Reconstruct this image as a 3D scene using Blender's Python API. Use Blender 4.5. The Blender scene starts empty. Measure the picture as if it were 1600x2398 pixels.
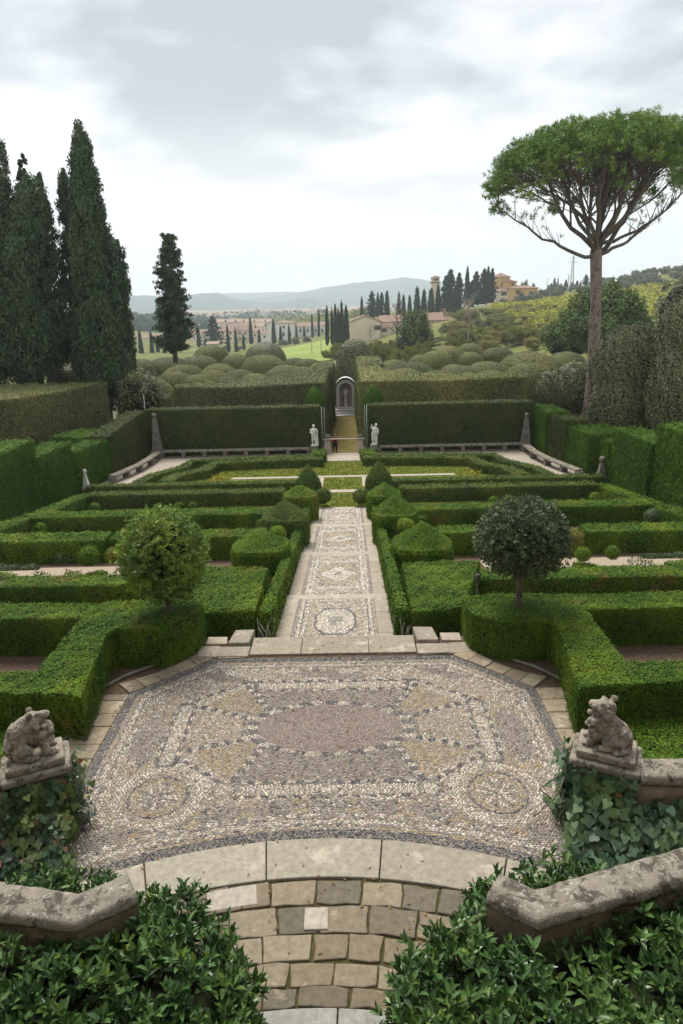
import bpy, bmesh, math, random
import numpy as np
from mathutils import Vector, Matrix, noise as mnoise
from mathutils.geometry import tessellate_polygon

SC = bpy.context.scene
COL = SC.collection
# ------------------------------------------------------------------ camera
yaw, pitch, roll = np.radians([0.8, 17.0, 1.36])
FPX = 1599.0
CAMP = np.array([0.35, 0.0, 5.7])
FW = np.array([-np.sin(yaw)*np.cos(pitch), np.cos(yaw)*np.cos(pitch), -np.sin(pitch)])
_r = np.array([np.cos(yaw), np.sin(yaw), 0]); _u = np.cross(_r, FW)
RT = _r*np.cos(roll) - _u*np.sin(roll); UP = _r*np.sin(roll) + _u*np.cos(roll)
cam = bpy.data.cameras.new("camera"); camo = bpy.data.objects.new("camera", cam); COL.objects.link(camo)
cam.sensor_fit = 'VERTICAL'; cam.sensor_height = 36.0; cam.sensor_width = 24.0; cam.lens = 24.0
cam.clip_start = 0.1; cam.clip_end = 20000
camo.matrix_world = Matrix(((RT[0], UP[0], -FW[0], CAMP[0]), (RT[1], UP[1], -FW[1], CAMP[1]), (RT[2], UP[2], -FW[2], CAMP[2]), (0, 0, 0, 1)))
SC.camera = camo

def ray(px, py):                       # px, py measured on a 1568 x 2350 copy of the photograph
    return RT*(px/.98-800)/FPX - UP*(py/.98-1199)/FPX + FW
def onZ(px, py, z):                    # where the sight line meets the level z
    d = ray(px, py); return CAMP + d*(z-CAMP[2])/d[2]
def onY(px, py, y):                    # where the sight line meets the vertical plane at depth y
    d = ray(px, py); return CAMP + d*y/d[1]

# ------------------------------------------------------------------ world, sun, exposure
SC.view_settings.view_transform = 'Standard'; SC.view_settings.look = 'None'
SC.view_settings.gamma = 1.0; SC.view_settings.exposure = 1.6
SC.cycles.use_denoising = True
SC.cycles.max_bounces = 6; SC.cycles.diffuse_bounces = 3; SC.cycles.glossy_bounces = 2
SC.cycles.transmission_bounces = 3; SC.cycles.volume_bounces = 1; SC.cycles.transparent_max_bounces = 4
SUN_EL, SUN_AZ = math.radians(60), math.radians(-22)      # azimuth measured from +Y towards +X
W = bpy.data.worlds.new("World"); SC.world = W; W.use_nodes = True
nt = W.node_tree; nt.nodes.clear()
def N(t, **k):
    n = nt.nodes.new(t)
    for a, b in k.items(): setattr(n, a, b)
    return n
def LK(a, b): nt.links.new(a, b)
out = N('ShaderNodeOutputWorld'); bg = N('ShaderNodeBackground'); LK(bg.outputs[0], out.inputs[0])
bg.inputs['Strength'].default_value = 0.12
sky = N('ShaderNodeTexSky', sky_type='NISHITA', sun_disc=False, sun_elevation=SUN_EL, sun_rotation=SUN_AZ)
sky.air_density = 1.0; sky.dust_density = 2.0
tc = N('ShaderNodeTexCoord'); sep = N('ShaderNodeSeparateXYZ'); LK(tc.outputs['Generated'], sep.inputs[0])
zc = N('ShaderNodeMath', operation='MAXIMUM'); LK(sep.outputs[2], zc.inputs[0]); zc.inputs[1].default_value = 0.0
za = N('ShaderNodeMath', operation='ADD'); LK(zc.outputs[0], za.inputs[0]); za.inputs[1].default_value = 0.16
dx = N('ShaderNodeMath', operation='DIVIDE'); LK(sep.outputs[0], dx.inputs[0]); LK(za.outputs[0], dx.inputs[1])
dy = N('ShaderNodeMath', operation='DIVIDE'); LK(sep.outputs[1], dy.inputs[0]); LK(za.outputs[0], dy.inputs[1])
cmb = N('ShaderNodeCombineXYZ'); LK(dx.outputs[0], cmb.inputs[0]); LK(dy.outputs[0], cmb.inputs[1]); cmb.inputs[2].default_value = 3.4
n1 = N('ShaderNodeTexNoise'); n1.inputs['Scale'].default_value = 1.15; n1.inputs['Detail'].default_value = 5; n1.inputs['Roughness'].default_value = 0.5; n1.inputs['Distortion'].default_value = 0.15
LK(cmb.outputs[0], n1.inputs['Vector'])
n2 = N('ShaderNodeTexNoise'); n2.inputs['Scale'].default_value = 2.6; n2.inputs['Detail'].default_value = 4; n2.inputs['Roughness'].default_value = 0.5
LK(cmb.outputs[0], n2.inputs['Vector'])
mx = N('ShaderNodeMath', operation='MULTIPLY_ADD'); LK(n2.outputs[0], mx.inputs[0]); mx.inputs[1].default_value = 0.32; LK(n1.outputs[0], mx.inputs[2])
rp = N('ShaderNodeValToRGB'); LK(mx.outputs[0], rp.inputs[0])
e = rp.color_ramp.elements
e[0].position = 0.57; e[0].color = (0.425, 0.455, 0.49, 1)
e[1].position = 0.73; e[1].color = (1.02, 1.01, 1.005, 1)
m_ = e.new(0.65); m_.color = (0.72, 0.74, 0.765, 1)
# the low sky is a pale milky band
hz = N('ShaderNodeMapRange'); LK(sep.outputs[2], hz.inputs[0]); hz.inputs[1].default_value = 0.0; hz.inputs[2].default_value = 0.24; hz.inputs[3].default_value = 0.95; hz.inputs[4].default_value = 0.0
mh = N('ShaderNodeMixRGB'); LK(hz.outputs[0], mh.inputs[0]); LK(rp.outputs[0], mh.inputs[1]); mh.inputs[2].default_value = (1.42, 1.34, 1.29, 1)
sc_ = N('ShaderNodeVectorMath', operation='SCALE'); LK(mh.outputs[0], sc_.inputs[0]); sc_.inputs['Scale'].default_value = 3.0
mk = N('ShaderNodeMixRGB'); mk.inputs[0].default_value = 0.965; LK(sky.outputs[0], mk.inputs[1]); LK(sc_.outputs[0], mk.inputs[2])
LK(mk.outputs[0], bg.inputs['Color'])

sl = bpy.data.lights.new("sun", 'SUN'); slo = bpy.data.objects.new("sun", sl); COL.objects.link(slo)
sl.energy = 1.5; sl.angle = math.radians(25); sl.color = (1.0, 0.95, 0.87)
sd = Vector((math.sin(SUN_AZ)*math.cos(SUN_EL), math.cos(SUN_AZ)*math.cos(SUN_EL), math.sin(SUN_EL)))
slo.rotation_euler = sd.to_track_quat('Z', 'Y').to_euler(); slo.location = (0, 0, 60)

# ------------------------------------------------------------------ materials
def newmat(name):
    global nt
    m = bpy.data.materials.new(name); m.use_nodes = True; nt = m.node_tree; nt.nodes.clear()
    o = N('ShaderNodeOutputMaterial'); b = N('ShaderNodeBsdfPrincipled'); LK(b.outputs[0], o.inputs[0])
    return m, o, b
def ramp(fac, stops):
    r = N('ShaderNodeValToRGB'); LK(fac, r.inputs[0]); el = r.color_ramp.elements
    while len(el) < len(stops): el.new(0.5)
    for q, (p, c) in zip(el, stops): q.position = p; q.color = (*c, 1)
    return r.outputs[0]
def noise(scale, detail=4, rough=0.55, coord='Object', dist=0.0, vec=None):
    n = N('ShaderNodeTexNoise'); n.inputs['Scale'].default_value = scale; n.inputs['Detail'].default_value = detail
    n.inputs['Roughness'].default_value = rough; n.inputs['Distortion'].default_value = dist
    if vec is None: vec = N('ShaderNodeTexCoord').outputs[coord]
    LK(vec, n.inputs['Vector']); return n.outputs[0]
def mix(f, a, b, mode='MIX'):
    m = N('ShaderNodeMixRGB', blend_type=mode)
    for i, v in zip((0, 1, 2), (f, a, b)):
        if isinstance(v, (int, float)): m.inputs[i].default_value = v
        elif isinstance(v, tuple): m.inputs[i].default_value = (*v, 1)
        else: LK(v, m.inputs[i])
    return m.outputs[0]
def bump(b, h, strength, dist):
    n = N('ShaderNodeBump'); n.inputs['Strength'].default_value = strength; n.inputs['Distance'].default_value = dist
    LK(h, n.inputs['Height']); LK(n.outputs[0], b.inputs['Normal'])
def leafmat(name, dark, light, patch, patch_amt=0.5, patch_scale=0.8, rough=0.5, transl=0.25, spec=0.35, dead=None, scorch=0.0, each=0.0):
    transl *= .55
    m, o, b = newmat(name)
    g = N('ShaderNodeNewGeometry').outputs['Random Per Island']
    c = ramp(g, [(0.0, dark), (1.0, light)])
    p = ramp(noise(patch_scale, 3), [(0.42, (0, 0, 0)), (0.68, (patch_amt,)*3)])
    c = mix(p, c, patch)
    if each:
        oi = N('ShaderNodeObjectInfo').outputs['Random']; c = mix(1.0, c, ramp(oi, [(0.0, (1-each, 1-each*.9, 1-each*.8)), (1.0, (1.0+each*.12, 1.0, 1-each*.35))]), 'MULTIPLY')
    if scorch:
        c = mix(ramp(noise(0.9, 4, 0.6, dist=.3), [(0.615, (0, 0, 0)), (0.68, (scorch,)*3)]), c, (0.27, 0.155, 0.05))
    if dead:
        w = N('ShaderNodeMath', operation='GREATER_THAN'); LK(g, w.inputs[0]); w.inputs[1].default_value = 1-dead[1]
        c = mix(w.outputs[0], c, dead[0])
    LK(c, b.inputs['Base Color']); b.inputs['Roughness'].default_value = rough; b.inputs['Specular IOR Level'].default_value = spec
    if transl:
        t = N('ShaderNodeBsdfTranslucent'); LK(c, t.inputs[0]); s = N('ShaderNodeMixShader'); s.inputs[0].default_value = transl
        LK(b.outputs[0], s.inputs[1]); LK(t.outputs[0], s.inputs[2]); LK(s.outputs[0], o.inputs[0])
    return m
def plain(name, c1, c2, scale=4, rough=0.8, bs=0.0, bscale=30, bd=0.01, spec=0.3, detail=6):
    m, o, b = newmat(name)
    c = ramp(noise(scale, detail), [(0.3, c1), (0.7, c2)])
    LK(c, b.inputs['Base Color']); b.inputs['Roughness'].default_value = rough; b.inputs['Specular IOR Level'].default_value = spec
    if bs: bump(b, noise(bscale, 5), bs, bd)
    return m
def stone(name, c1, c2, lichen, dark, scale=6, lamt=0.6, damt=0.7, bs=0.6, bd=0.01):
    m, o, b = newmat(name)
    c = ramp(noise(scale, 8, 0.65), [(0.3, c1), (0.7, c2)])
    c = mix(ramp(noise(scale*0.8, 9, 0.75, dist=0.6), [(0.50, (0, 0, 0)), (0.57, (damt,)*3)]), c, dark)
    c = mix(ramp(noise(scale*2.3, 9, 0.72), [(0.575, (0, 0, 0)), (0.61, (lamt,)*3)]), c, lichen)
    c = mix(0.35, c, ramp(noise(scale*14, 4, 0.7), [(0.3, (0.25, 0.25, 0.25)), (0.7, (0.75, 0.75, 0.75))]), 'OVERLAY')
    LK(c, b.inputs['Base Color']); b.inputs['Roughness'].default_value = 0.9; b.inputs['Specular IOR Level'].default_value = 0.2
    bump(b, noise(scale*6, 8, 0.7), bs, bd)
    return m
def attrmat(name, rough=0.7, bs=0.3, bscale=60, bd=0.004, var=0.5, nscale=25, stain=None):
    m, o, b = newmat(name)
    a = N('ShaderNodeAttribute'); a.attribute_name = 'col'
    c = mix(var, a.outputs[0], ramp(noise(nscale, 7, 0.7), [(0.25, (0.2, 0.2, 0.2)), (0.75, (0.8, 0.8, 0.8))]), 'OVERLAY')
    if stain:
        c = mix(ramp(noise(stain[1], 7, 0.68, dist=0.8), [(stain[3], (0, 0, 0)), (stain[3]+.1, (stain[2],)*3)]), c, stain[0])
    LK(c, b.inputs['Base Color']); b.inputs['Roughness'].default_value = rough; b.inputs['Specular IOR Level'].default_value = 0.3
    bump(b, noise(bscale, 6, 0.65), bs, bd)
    return m

M = {}
M['box'] = leafmat('box_leaf', (0.022, 0.058, 0.008), (0.128, 0.245, 0.024), (0.205, 0.290, 0.024), 0.7, 1.1, 0.6, 0.2, 0.10, dead=((0.28, 0.13, 0.03), 0.004), scorch=.5, each=.18)
M['boxdark'] = leafmat('dark_box_leaf', (0.022, 0.048, 0.011), (0.122, 0.188, 0.034), (0.165, 0.215, 0.032), 0.6, 0.9, 0.6, 0.18, 0.12, scorch=.5)
M['yew'] = leafmat('yew_leaf', (0.034, 0.054, 0.014), (0.092, 0.124, 0.028), (0.135, 0.132, 0.036), 0.5, 0.6, 0.6, 0.12, 0.2)
M['privet'] = leafmat('tall_hedge_leaf', (0.032, 0.080, 0.009), (0.085, 0.180, 0.018), (0.120, 0.200, 0.020), 0.6, 0.5, 0.6, 0.22, 0.1)
M['ilex'] = leafmat('clipped_oak_leaf', (0.070, 0.088, 0.034), (0.255, 0.280, 0.115), (0.340, 0.335, 0.130), 0.6, 0.35, 0.6, 0.0, 0.12, each=.42)
M['ilexdark'] = leafmat('oak_leaf', (0.070, 0.088, 0.040), (0.220, 0.240, 0.115), (0.245, 0.240, 0.112), 0.5, 0.5, 0.5, 0.12, 0.35)
M['cypress'] = leafmat('cypress_leaf', (0.026, 0.058, 0.027), (0.076, 0.126, 0.054), (0.085, 0.112, 0.046), 0.6, 0.5, 0.6, 0.1, 0.2)
M['cypfar'] = leafmat('far_cypress_leaf', (0.020, 0.046, 0.026), (0.052, 0.088, 0.046), (0.060, 0.090, 0.048), 0.4, 0.2, 0.7, 0.0, 0.1, each=.3)
M['pine'] = leafmat('pine_needle', (0.050, 0.120, 0.016), (0.165, 0.300, 0.040), (0.230, 0.310, 0.055), 0.6, 0.5, 0.5, 0.2, 0.3)
M['laurel'] = leafmat('laurel_leaf', (0.026, 0.066, 0.020), (0.088, 0.178, 0.048), (0.140, 0.225, 0.036), 0.35, 2.2, 0.34, 0.12, 0.5, dead=((0.15, 0.22, 0.03), 0.03))
M['bay'] = leafmat('bay_leaf', (0.034, 0.064, 0.022), (0.105, 0.150, 0.058), (0.125, 0.165, 0.060), 0.4, 2.0, 0.38, 0.15, 0.45)
M['citrus'] = leafmat('young_bay_leaf', (0.036, 0.090, 0.016), (0.150, 0.275, 0.036), (0.350, 0.450, 0.050), 0.8, 1.5, 0.4, 0.2, 0.4)
M['ivy'] = leafmat('ivy_leaf', (0.024, 0.064, 0.036), (0.090, 0.165, 0.092), (0.170, 0.230, 0.032), 0.45, 2.6, 0.42, 0.1, 0.4, dead=((0.20, 0.085, 0.04), 0.010))
M['ivyold'] = leafmat('old_ivy_leaf', (0.018, 0.046, 0.026), (0.060, 0.115, 0.058), (0.190, 0.240, 0.026), 0.65, 3.0, 0.42, 0.15, 0.4, dead=((0.20, 0.085, 0.04), 0.025))
M['thicket'] = leafmat('thicket_leaf', (0.160, 0.170, 0.055), (0.350, 0.340, 0.120), (0.380, 0.290, 0.130), 0.6, 0.12, 0.8, 0.1, 0.1, each=.3)
M['scrub'] = leafmat('scrub_leaf', (0.100, 0.125, 0.030), (0.235, 0.250, 0.058), (0.31, 0.26, 0.05), 0.6, 0.2, 0.8, 0.1, 0.1)
M['broad'] = leafmat('broad_leaf', (0.040, 0.078, 0.020), (0.125, 0.185, 0.050), (0.160, 0.195, 0.058), 0.5, 0.25, 0.7, 0.12, 0.2)
M['olive'] = leafmat('olive_leaf', (0.115, 0.140, 0.090), (0.250, 0.275, 0.200), (0.23, 0.26, 0.17), 0.4, 0.2, 0.7, 0.1, 0.2)
M['vine'] = leafmat('vine_leaf', (0.200, 0.220, 0.024), (0.390, 0.370, 0.045), (0.34, 0.37, 0.05), 0.5, 0.03, 0.8, 0.1, 0.1)
M['flower'] = leafmat('flower_leaf', (0.20, 0.22, 0.03), (0.50, 0.38, 0.04), (0.45, 0.42, 0.05), 0.5, 3.0, 0.6, 0.2, 0.2)
M['herb'] = leafmat('herb_leaf', (0.040, 0.080, 0.030), (0.110, 0.160, 0.060), (0.10, 0.16, 0.08), 0.5, 3.0, 0.6, 0.2, 0.2)
M['innerbush'] = plain('inner_branches', (0.075, 0.068, 0.030), (0.13, 0.115, 0.055), 2, 0.95)
M['twig'] = plain('shade_dark_core', (0.012, 0.016, 0.006), (0.030, 0.032, 0.014), 6, 0.95)  # near-black core colour stands in for shade in the gaps between leaves
M['bark'] = stone('bark', (0.10, 0.075, 0.055), (0.20, 0.155, 0.12), (0.30, 0.25, 0.20), (0.045, 0.033, 0.026), 3.2, 0.5, 0.7, 0.9, 0.05)
M['pinebark'] = stone('pine_bark', (0.19, 0.155, 0.13), (0.36, 0.305, 0.26), (0.38, 0.32, 0.27), (0.08, 0.055, 0.04), 3.4, 0.5, 0.75, 1.0, 0.06)
M['branch'] = plain('branch_bark', (0.095, 0.080, 0.068), (0.19, 0.165, 0.14), 2.5, 0.9, 0.4, 20, 0.02)
M['palebranch'] = plain('bare_wood', (0.28, 0.24, 0.19), (0.42, 0.37, 0.30), 3, 0.9)
M['stem'] = plain('peeled_stem', (0.26, 0.235, 0.20), (0.48, 0.45, 0.39), 9, 0.85)
M['sand'] = stone('weathered_stone', (0.21, 0.18, 0.14), (0.38, 0.335, 0.265), (0.52, 0.49, 0.43), (0.075, 0.064, 0.05), 11, 0.6, 0.75, 0.9, 0.014)
M['coping'] = stone('coping_stone', (0.19, 0.165, 0.13), (0.34, 0.305, 0.25), (0.50, 0.47, 0.41), (0.075, 0.062, 0.048), 7.5, 0.7, 0.9, 1.0, 0.02)
M['plaster'] = stone('old_plaster', (0.17, 0.13, 0.085), (0.28, 0.22, 0.15), (0.34, 0.28, 0.20), (0.08, 0.06, 0.04), 2.2, 0.4, 0.6, 0.4, 0.006)
M['grey'] = stone('grey_stone', (0.13, 0.118, 0.102), (0.24, 0.22, 0.19), (0.34, 0.32, 0.28), (0.06, 0.053, 0.045), 3, 0.4, 0.5, 0.6, 0.01)
M['marble'] = plain('marble', (0.56, 0.54, 0.49), (0.78, 0.77, 0.73), 2.5, 0.6, 0.2, 20, 0.01)
M['nichestone'] = plain('grotto_stone', (0.62, 0.60, 0.575), (0.82, 0.80, 0.77), 6, 0.8, 0.4, 12, 0.02)
M['nichedark'] = plain('grotto_lining', (0.32, 0.25, 0.215), (0.52, 0.43, 0.38), 9, 0.9, 0.5, 14, 0.03)
M['slab'] = attrmat('stone_slab', 0.85, 0.45, 40, 0.006, 0.55, 14, ((0.50, 0.44, 0.35), 2.6, 0.6, 0.55))
M['sett'] = attrmat('stone_sett', 0.88, 0.6, 32, 0.010, 0.6, 12, ((0.56, 0.48, 0.36), 3.0, 0.35, 0.60))
M['pebble'] = attrmat('pebble', 0.55, 0.2, 120, 0.002, 0.35, 60)
M['mortar'] = plain('pebble_mortar', (0.13, 0.115, 0.10), (0.22, 0.195, 0.165), 12, 0.95, 0.5, 90, 0.004)
M['moss'] = plain('mossy_joint', (0.040, 0.036, 0.012), (0.090, 0.075, 0.028), 14, 1.0, 0.8, 70, 0.01)
M['soil'] = plain('leaf_litter_soil', (0.060, 0.038, 0.024), (0.150, 0.100, 0.066), 20, 1.0, 1.0, 60, 0.02)
M['gravel'] = plain('gravel', (0.25, 0.20, 0.14), (0.40, 0.33, 0.245), 45, 0.95, 0.6, 120, 0.01)
M['palestone'] = plain('pale_kerb', (0.30, 0.255, 0.20), (0.45, 0.395, 0.32), 8, 0.85)
M['lawn'] = plain('lawn_grass', (0.110, 0.140, 0.022), (0.220, 0.240, 0.045), 1.4, 0.9, 0.5, 60, 0.02, 0.15, 9)
M['blade'] = leafmat('grass_blade', (0.110, 0.150, 0.018), (0.245, 0.280, 0.040), (0.26, 0.25, 0.06), 0.5, 0.7, 0.8, 0.2, 0.1)
M['mossgrass'] = plain('mossy_grass', (0.095, 0.080, 0.024), (0.175, 0.150, 0.045), 2.0, 1.0, 0.5, 40, 0.02, 0.1, 8)
M['wood'] = plain('old_wood', (0.15, 0.065, 0.040), (0.27, 0.13, 0.085), 12, 0.7)
M['whitepaint'] = plain('white_paint', (0.40, 0.43, 0.40), (0.52, 0.54, 0.51), 5, 0.6)
M['greenpost'] = plain('painted_post', (0.20, 0.26, 0.21), (0.32, 0.38, 0.32), 6, 0.7)
M['metal'] = plain('grey_metal', (0.16, 0.16, 0.155), (0.26, 0.26, 0.25), 5, 0.5)
M['red'] = plain('red_jacket', (0.16, 0.012, 0.010), (0.24, 0.022, 0.016), 8, 0.8)
M['darkcloth'] = plain('dark_trousers', (0.018, 0.016, 0.018), (0.035, 0.030, 0.032), 8, 0.9)
M['skin'] = plain('skin', (0.34, 0.19, 0.13), (0.40, 0.24, 0.17), 8, 0.6)
M['hair'] = plain('hair', (0.03, 0.018, 0.012), (0.06, 0.035, 0.022), 20, 0.7)
M['cream'] = plain('cream_stucco', (0.64, 0.54, 0.41), (0.72, 0.62, 0.49), 0.3, 0.9, 0, detail=8)
M['palewall'] = plain('pale_stucco', (0.56, 0.49, 0.40), (0.68, 0.61, 0.52), 0.25, 0.9)
M['whitewall'] = plain('white_stucco', (0.66, 0.63, 0.58), (0.76, 0.73, 0.68), 0.25, 0.9)
M['ochre'] = plain('ochre_stucco', (0.56, 0.35, 0.13), (0.64, 0.42, 0.18), 0.25, 0.9)
M['shutter'] = plain('dark_shutter', (0.05, 0.045, 0.04), (0.10, 0.085, 0.07), 2, 0.7)
def tilemat(name, c1, c2):
    m, o, b = newmat(name)
    w = N('ShaderNodeTexWave'); w.inputs['Scale'].default_value = 1.6; w.inputs['Distortion'].default_value = 1.0
    LK(N('ShaderNodeTexCoord').outputs['Object'], w.inputs['Vector'])
    c = ramp(noise(1.5, 7, 0.7), [(0.3, c1), (0.7, c2)])
    c = mix(0.25, c, w.outputs[0], 'MULTIPLY')
    LK(c, b.inputs['Base Color']); b.inputs['Roughness'].default_value = 0.9; bump(b, w.outputs[1], 0.6, 0.08)
    return m
M['tile'] = tilemat('roof_tiles', (0.23, 0.135, 0.10), (0.40, 0.265, 0.20))
M['tilepale'] = tilemat('faded_roof_tiles', (0.33, 0.22, 0.165), (0.48, 0.35, 0.275))
M['hillmat'] = plain('wooded_hill', (0.022, 0.045, 0.046), (0.075, 0.100, 0.085), 0.012, 1.0, 0, detail=12)
M['wood_far'] = leafmat('far_wood_leaf', (0.020, 0.046, 0.026), (0.055, 0.090, 0.045), (0.07, 0.09, 0.04), 0.5, 0.01, 0.9, 0, 0.05)
def terrain_mat():
    m, o, b = newmat('countryside')
    c = ramp(noise(0.012, 8, 0.6), [(0.35, (0.085, 0.105, 0.035)), (0.5, (0.14, 0.15, 0.045)), (0.65, (0.19, 0.17, 0.075))])
    c = mix(0.5, c, ramp(noise(0.35, 6, 0.6), [(0.3, (0.3, 0.3, 0.3)), (0.7, (0.7, 0.7, 0.7))]), 'OVERLAY')
    LK(c, b.inputs['Base Color']); b.inputs['Roughness'].default_value = 1.0; b.inputs['Specular IOR Level'].default_value = 0.1
    return m
M['terrain'] = terrain_mat()
M['meadow'] = plain('meadow_grass', (0.16, 0.22, 0.045), (0.25, 0.31, 0.070), 0.06, 1.0, 0, detail=8)

# ------------------------------------------------------------------ object helpers
def tag(o, label=None, cat=None, group=None, kind=None):
    if label: o['label'] = label
    if cat: o['category'] = cat
    if group: o['group'] = group
    if kind: o['kind'] = kind
    return o
def thing(name, label, cat, loc=(0, 0, 0), group=None):
    o = bpy.data.objects.new(name, None); COL.objects.link(o); o.location = [float(v) for v in loc]; o.empty_display_size = 0.3
    return tag(o, label, cat, group)
def link(name, me, mats, parent=None, loc=None):
    o = bpy.data.objects.new(name, me); COL.objects.link(o)
    for m in mats: me.materials.append(m)
    if parent is not None: o.parent = parent
    if loc is not None: o.location = [float(v) for v in loc]
    return o
def copy_tree(o, parent=None):
    c = o.copy(); COL.objects.link(c)
    if parent is not None: c.parent = parent
    for ch in list(o.children): copy_tree(ch, c)
    return c
class MB:
    """collects shapes, then becomes ONE mesh"""
    def __init__(s): s.v = []; s.f = []; s.m = []; s.c = []; s.sm = []; s.n = 0
    def add(s, v, f, mi=0, col=None, smooth=False):
        v = np.asarray(v, float); s.v.append(v)
        for q in f: s.f.append([i+s.n for i in q]); s.m.append(mi); s.sm.append(smooth)
        s.c.append(np.tile(np.array(col if col is not None else (1, 1, 1), float), (len(v), 1))); s.n += len(v)
        return s
    def box(s, c, sz, rz=0, mi=0, col=None):
        x, y, z = [k/2 for k in sz]
        v = np.array([(-x, -y, -z), (x, -y, -z), (x, y, -z), (-x, y, -z), (-x, -y, z), (x, -y, z), (x, y, z), (-x, y, z)])
        cr, sr = math.cos(rz), math.sin(rz)
        v = v @ np.array([[cr, sr, 0], [-sr, cr, 0], [0, 0, 1]]) + np.array(c)
        return s.add(v, [(0, 3, 2, 1), (4, 5, 6, 7), (0, 1, 5, 4), (1, 2, 6, 5), (2, 3, 7, 6), (3, 0, 4, 7)], mi, col)
    def prism(s, poly, z0, z1, mi=0, col=None, topz=None):
        n = len(poly)
        v = [(x, y, z0) for x, y in poly]+[(x, y, (z1 if topz is None else topz(x, y))) for x, y in poly]
        f = [tuple(range(n))[::-1], tuple(range(n, 2*n))]+[(i, (i+1) % n, n+(i+1) % n, n+i) for i in range(n)]
        return s.add(v, f, mi, col)
    def tube(s, pts, rad, sides=6, mi=0, cap=True):
        pts = [Vector(p) for p in pts]; n = len(pts)
        v = []; f = []
        for i, p in enumerate(pts):
            t = (pts[min(i+1, n-1)]-pts[max(i-1, 0)]).normalized()
            a = t.orthogonal().normalized() if i == 0 else (a - t*a.dot(t)).normalized()
            b = t.cross(a); r = rad[i] if hasattr(rad, '__len__') else rad
            for k in range(sides):
                q = 2*math.pi*k/sides; v.append(p+a*(r*math.cos(q))+b*(r*math.sin(q)))
        for i in range(n-1):
            for k in range(sides):
                k2 = (k+1) % sides; f.append((i*sides+k, i*sides+k2, (i+1)*sides+k2, (i+1)*sides+k))
        if cap: f += [tuple(range(sides))[::-1], tuple(range((n-1)*sides, n*sides))]
        return s.add([tuple(q) for q in v], f, mi, None, True)
    def lathe(s, c, prof, sides=16, mi=0, smooth=True):
        v = []; f = []
        for r, z in prof:
            for k in range(sides):
                q = 2*math.pi*(k+.5)/sides; v.append((c[0]+r*math.cos(q), c[1]+r*math.sin(q), c[2]+z))
        n = len(prof)
        for i in range(n-1):
            for k in range(sides):
                k2 = (k+1) % sides; f.append((i*sides+k, i*sides+k2, (i+1)*sides+k2, (i+1)*sides+k))
        f += [tuple(range(sides))[::-1], tuple(range((n-1)*sides, n*sides))]
        return s.add(v, f, mi, None, smooth)
    def mesh(s, name, attr=False):
        me = bpy.data.meshes.new(name)
        v = np.concatenate(s.v) if s.v else np.zeros((0, 3))
        me.from_pydata([tuple(q) for q in v], [], s.f); me.update()
        me.polygons.foreach_set('material_index', s.m); me.polygons.foreach_set('use_smooth', s.sm)
        if attr:
            a = me.color_attributes.new('col', 'FLOAT_COLOR', 'POINT')
            c = np.concatenate(s.c); a.data.foreach_set('color', np.hstack([c, np.ones((len(c), 1))]).astype(np.float32).ravel())
        return me
    def build(s, name, mats, parent=None, loc=None, attr=False, bevel=0.0, seg=2):
        o = link(name, s.mesh(name, attr), mats if isinstance(mats, (list, tuple)) else [mats], parent, loc)
        if bevel:
            b = o.modifiers.new('bevel', 'BEVEL'); b.width = bevel; b.segments = seg; b.limit_method = 'ANGLE'
        return o
def npmesh(name, chunks, smooth=False):
    """chunks: list of (verts (n,k,3) as separate k-vertex faces, material index) or (verts, faces array, mi) pairs"""
    V = []; L = []; T = []; MI = []; off = 0
    for ch in chunks:
        if len(ch) == 2:
            q, mi = ch; n, k, _ = q.shape
            V.append(q.reshape(-1, 3)); L.append(np.arange(n*k)+off); T.append(np.full(n, k)); MI.append(np.full(n, mi)); off += n*k
        else:
            v, faces, mi = ch
            V.append(np.asarray(v, float))
            for f in faces: L.append(np.array(f)+off)
            T.append(np.array([len(f) for f in faces])); MI.append(np.full(len(faces), mi)); off += len(v)
    V = np.concatenate(V).astype(np.float32); L = np.concatenate(L).astype(np.int32); T = np.concatenate(T).astype(np.int32); MI = np.concatenate(MI).astype(np.int32)
    me = bpy.data.meshes.new(name)
    me.vertices.add(len(V)); me.vertices.foreach_set('co', V.ravel())
    me.loops.add(len(L)); me.loops.foreach_set('vertex_index', L)
    me.polygons.add(len(T)); st = np.zeros(len(T), np.int32); st[1:] = np.cumsum(T)[:-1]
    me.polygons.foreach_set('loop_start', st); me.polygons.foreach_set('loop_total', T); me.polygons.foreach_set('material_index', MI)
    me.update(calc_edges=True); me.validate()
    return me
def nz(a): return a/np.maximum(np.linalg.norm(a, axis=-1, keepdims=True), 1e-9)
def leaves(rng, P, Nn, L, Wd, tilt=0.9, D=None, dspread=1.0, shape='d'):
    """one small leaf face per point: P points, Nn outward normals; D preferred direction"""
    n = len(P)
    Nv = nz(Nn + tilt*rng.normal(size=(n, 3))*0.6)
    R = rng.normal(size=(n, 3))
    Dv = R if D is None else np.asarray(D)*np.ones((n, 1)) + dspread*R*0.6
    Dv = nz(Dv - Nv*np.sum(Dv*Nv, 1, keepdims=True)); S = np.cross(Dv, Nv)
    sc = (0.7+0.6*rng.random((n, 1)))
    l = L*sc; w = Wd*sc
    if shape == 'd':
        return np.stack([P-Dv*l*.5, P+S*w*.5-Dv*l*.05, P+Dv*l*.5, P-S*w*.5-Dv*l*.05], 1)
    if shape == 'ivy':
        pts = [(-.30, 0), (-.5, .22), (-.42, .5), (-.05, .42), (0.1, .3), (.5, 0), (.1, -.3), (-.05, -.42), (-.42, -.5), (-.5, -.22)]
        return np.stack([P+Dv*l*a+S*w*b-Nv*l*(0.12*abs(b)+0.08*a) for a, b in pts], 1)
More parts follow.
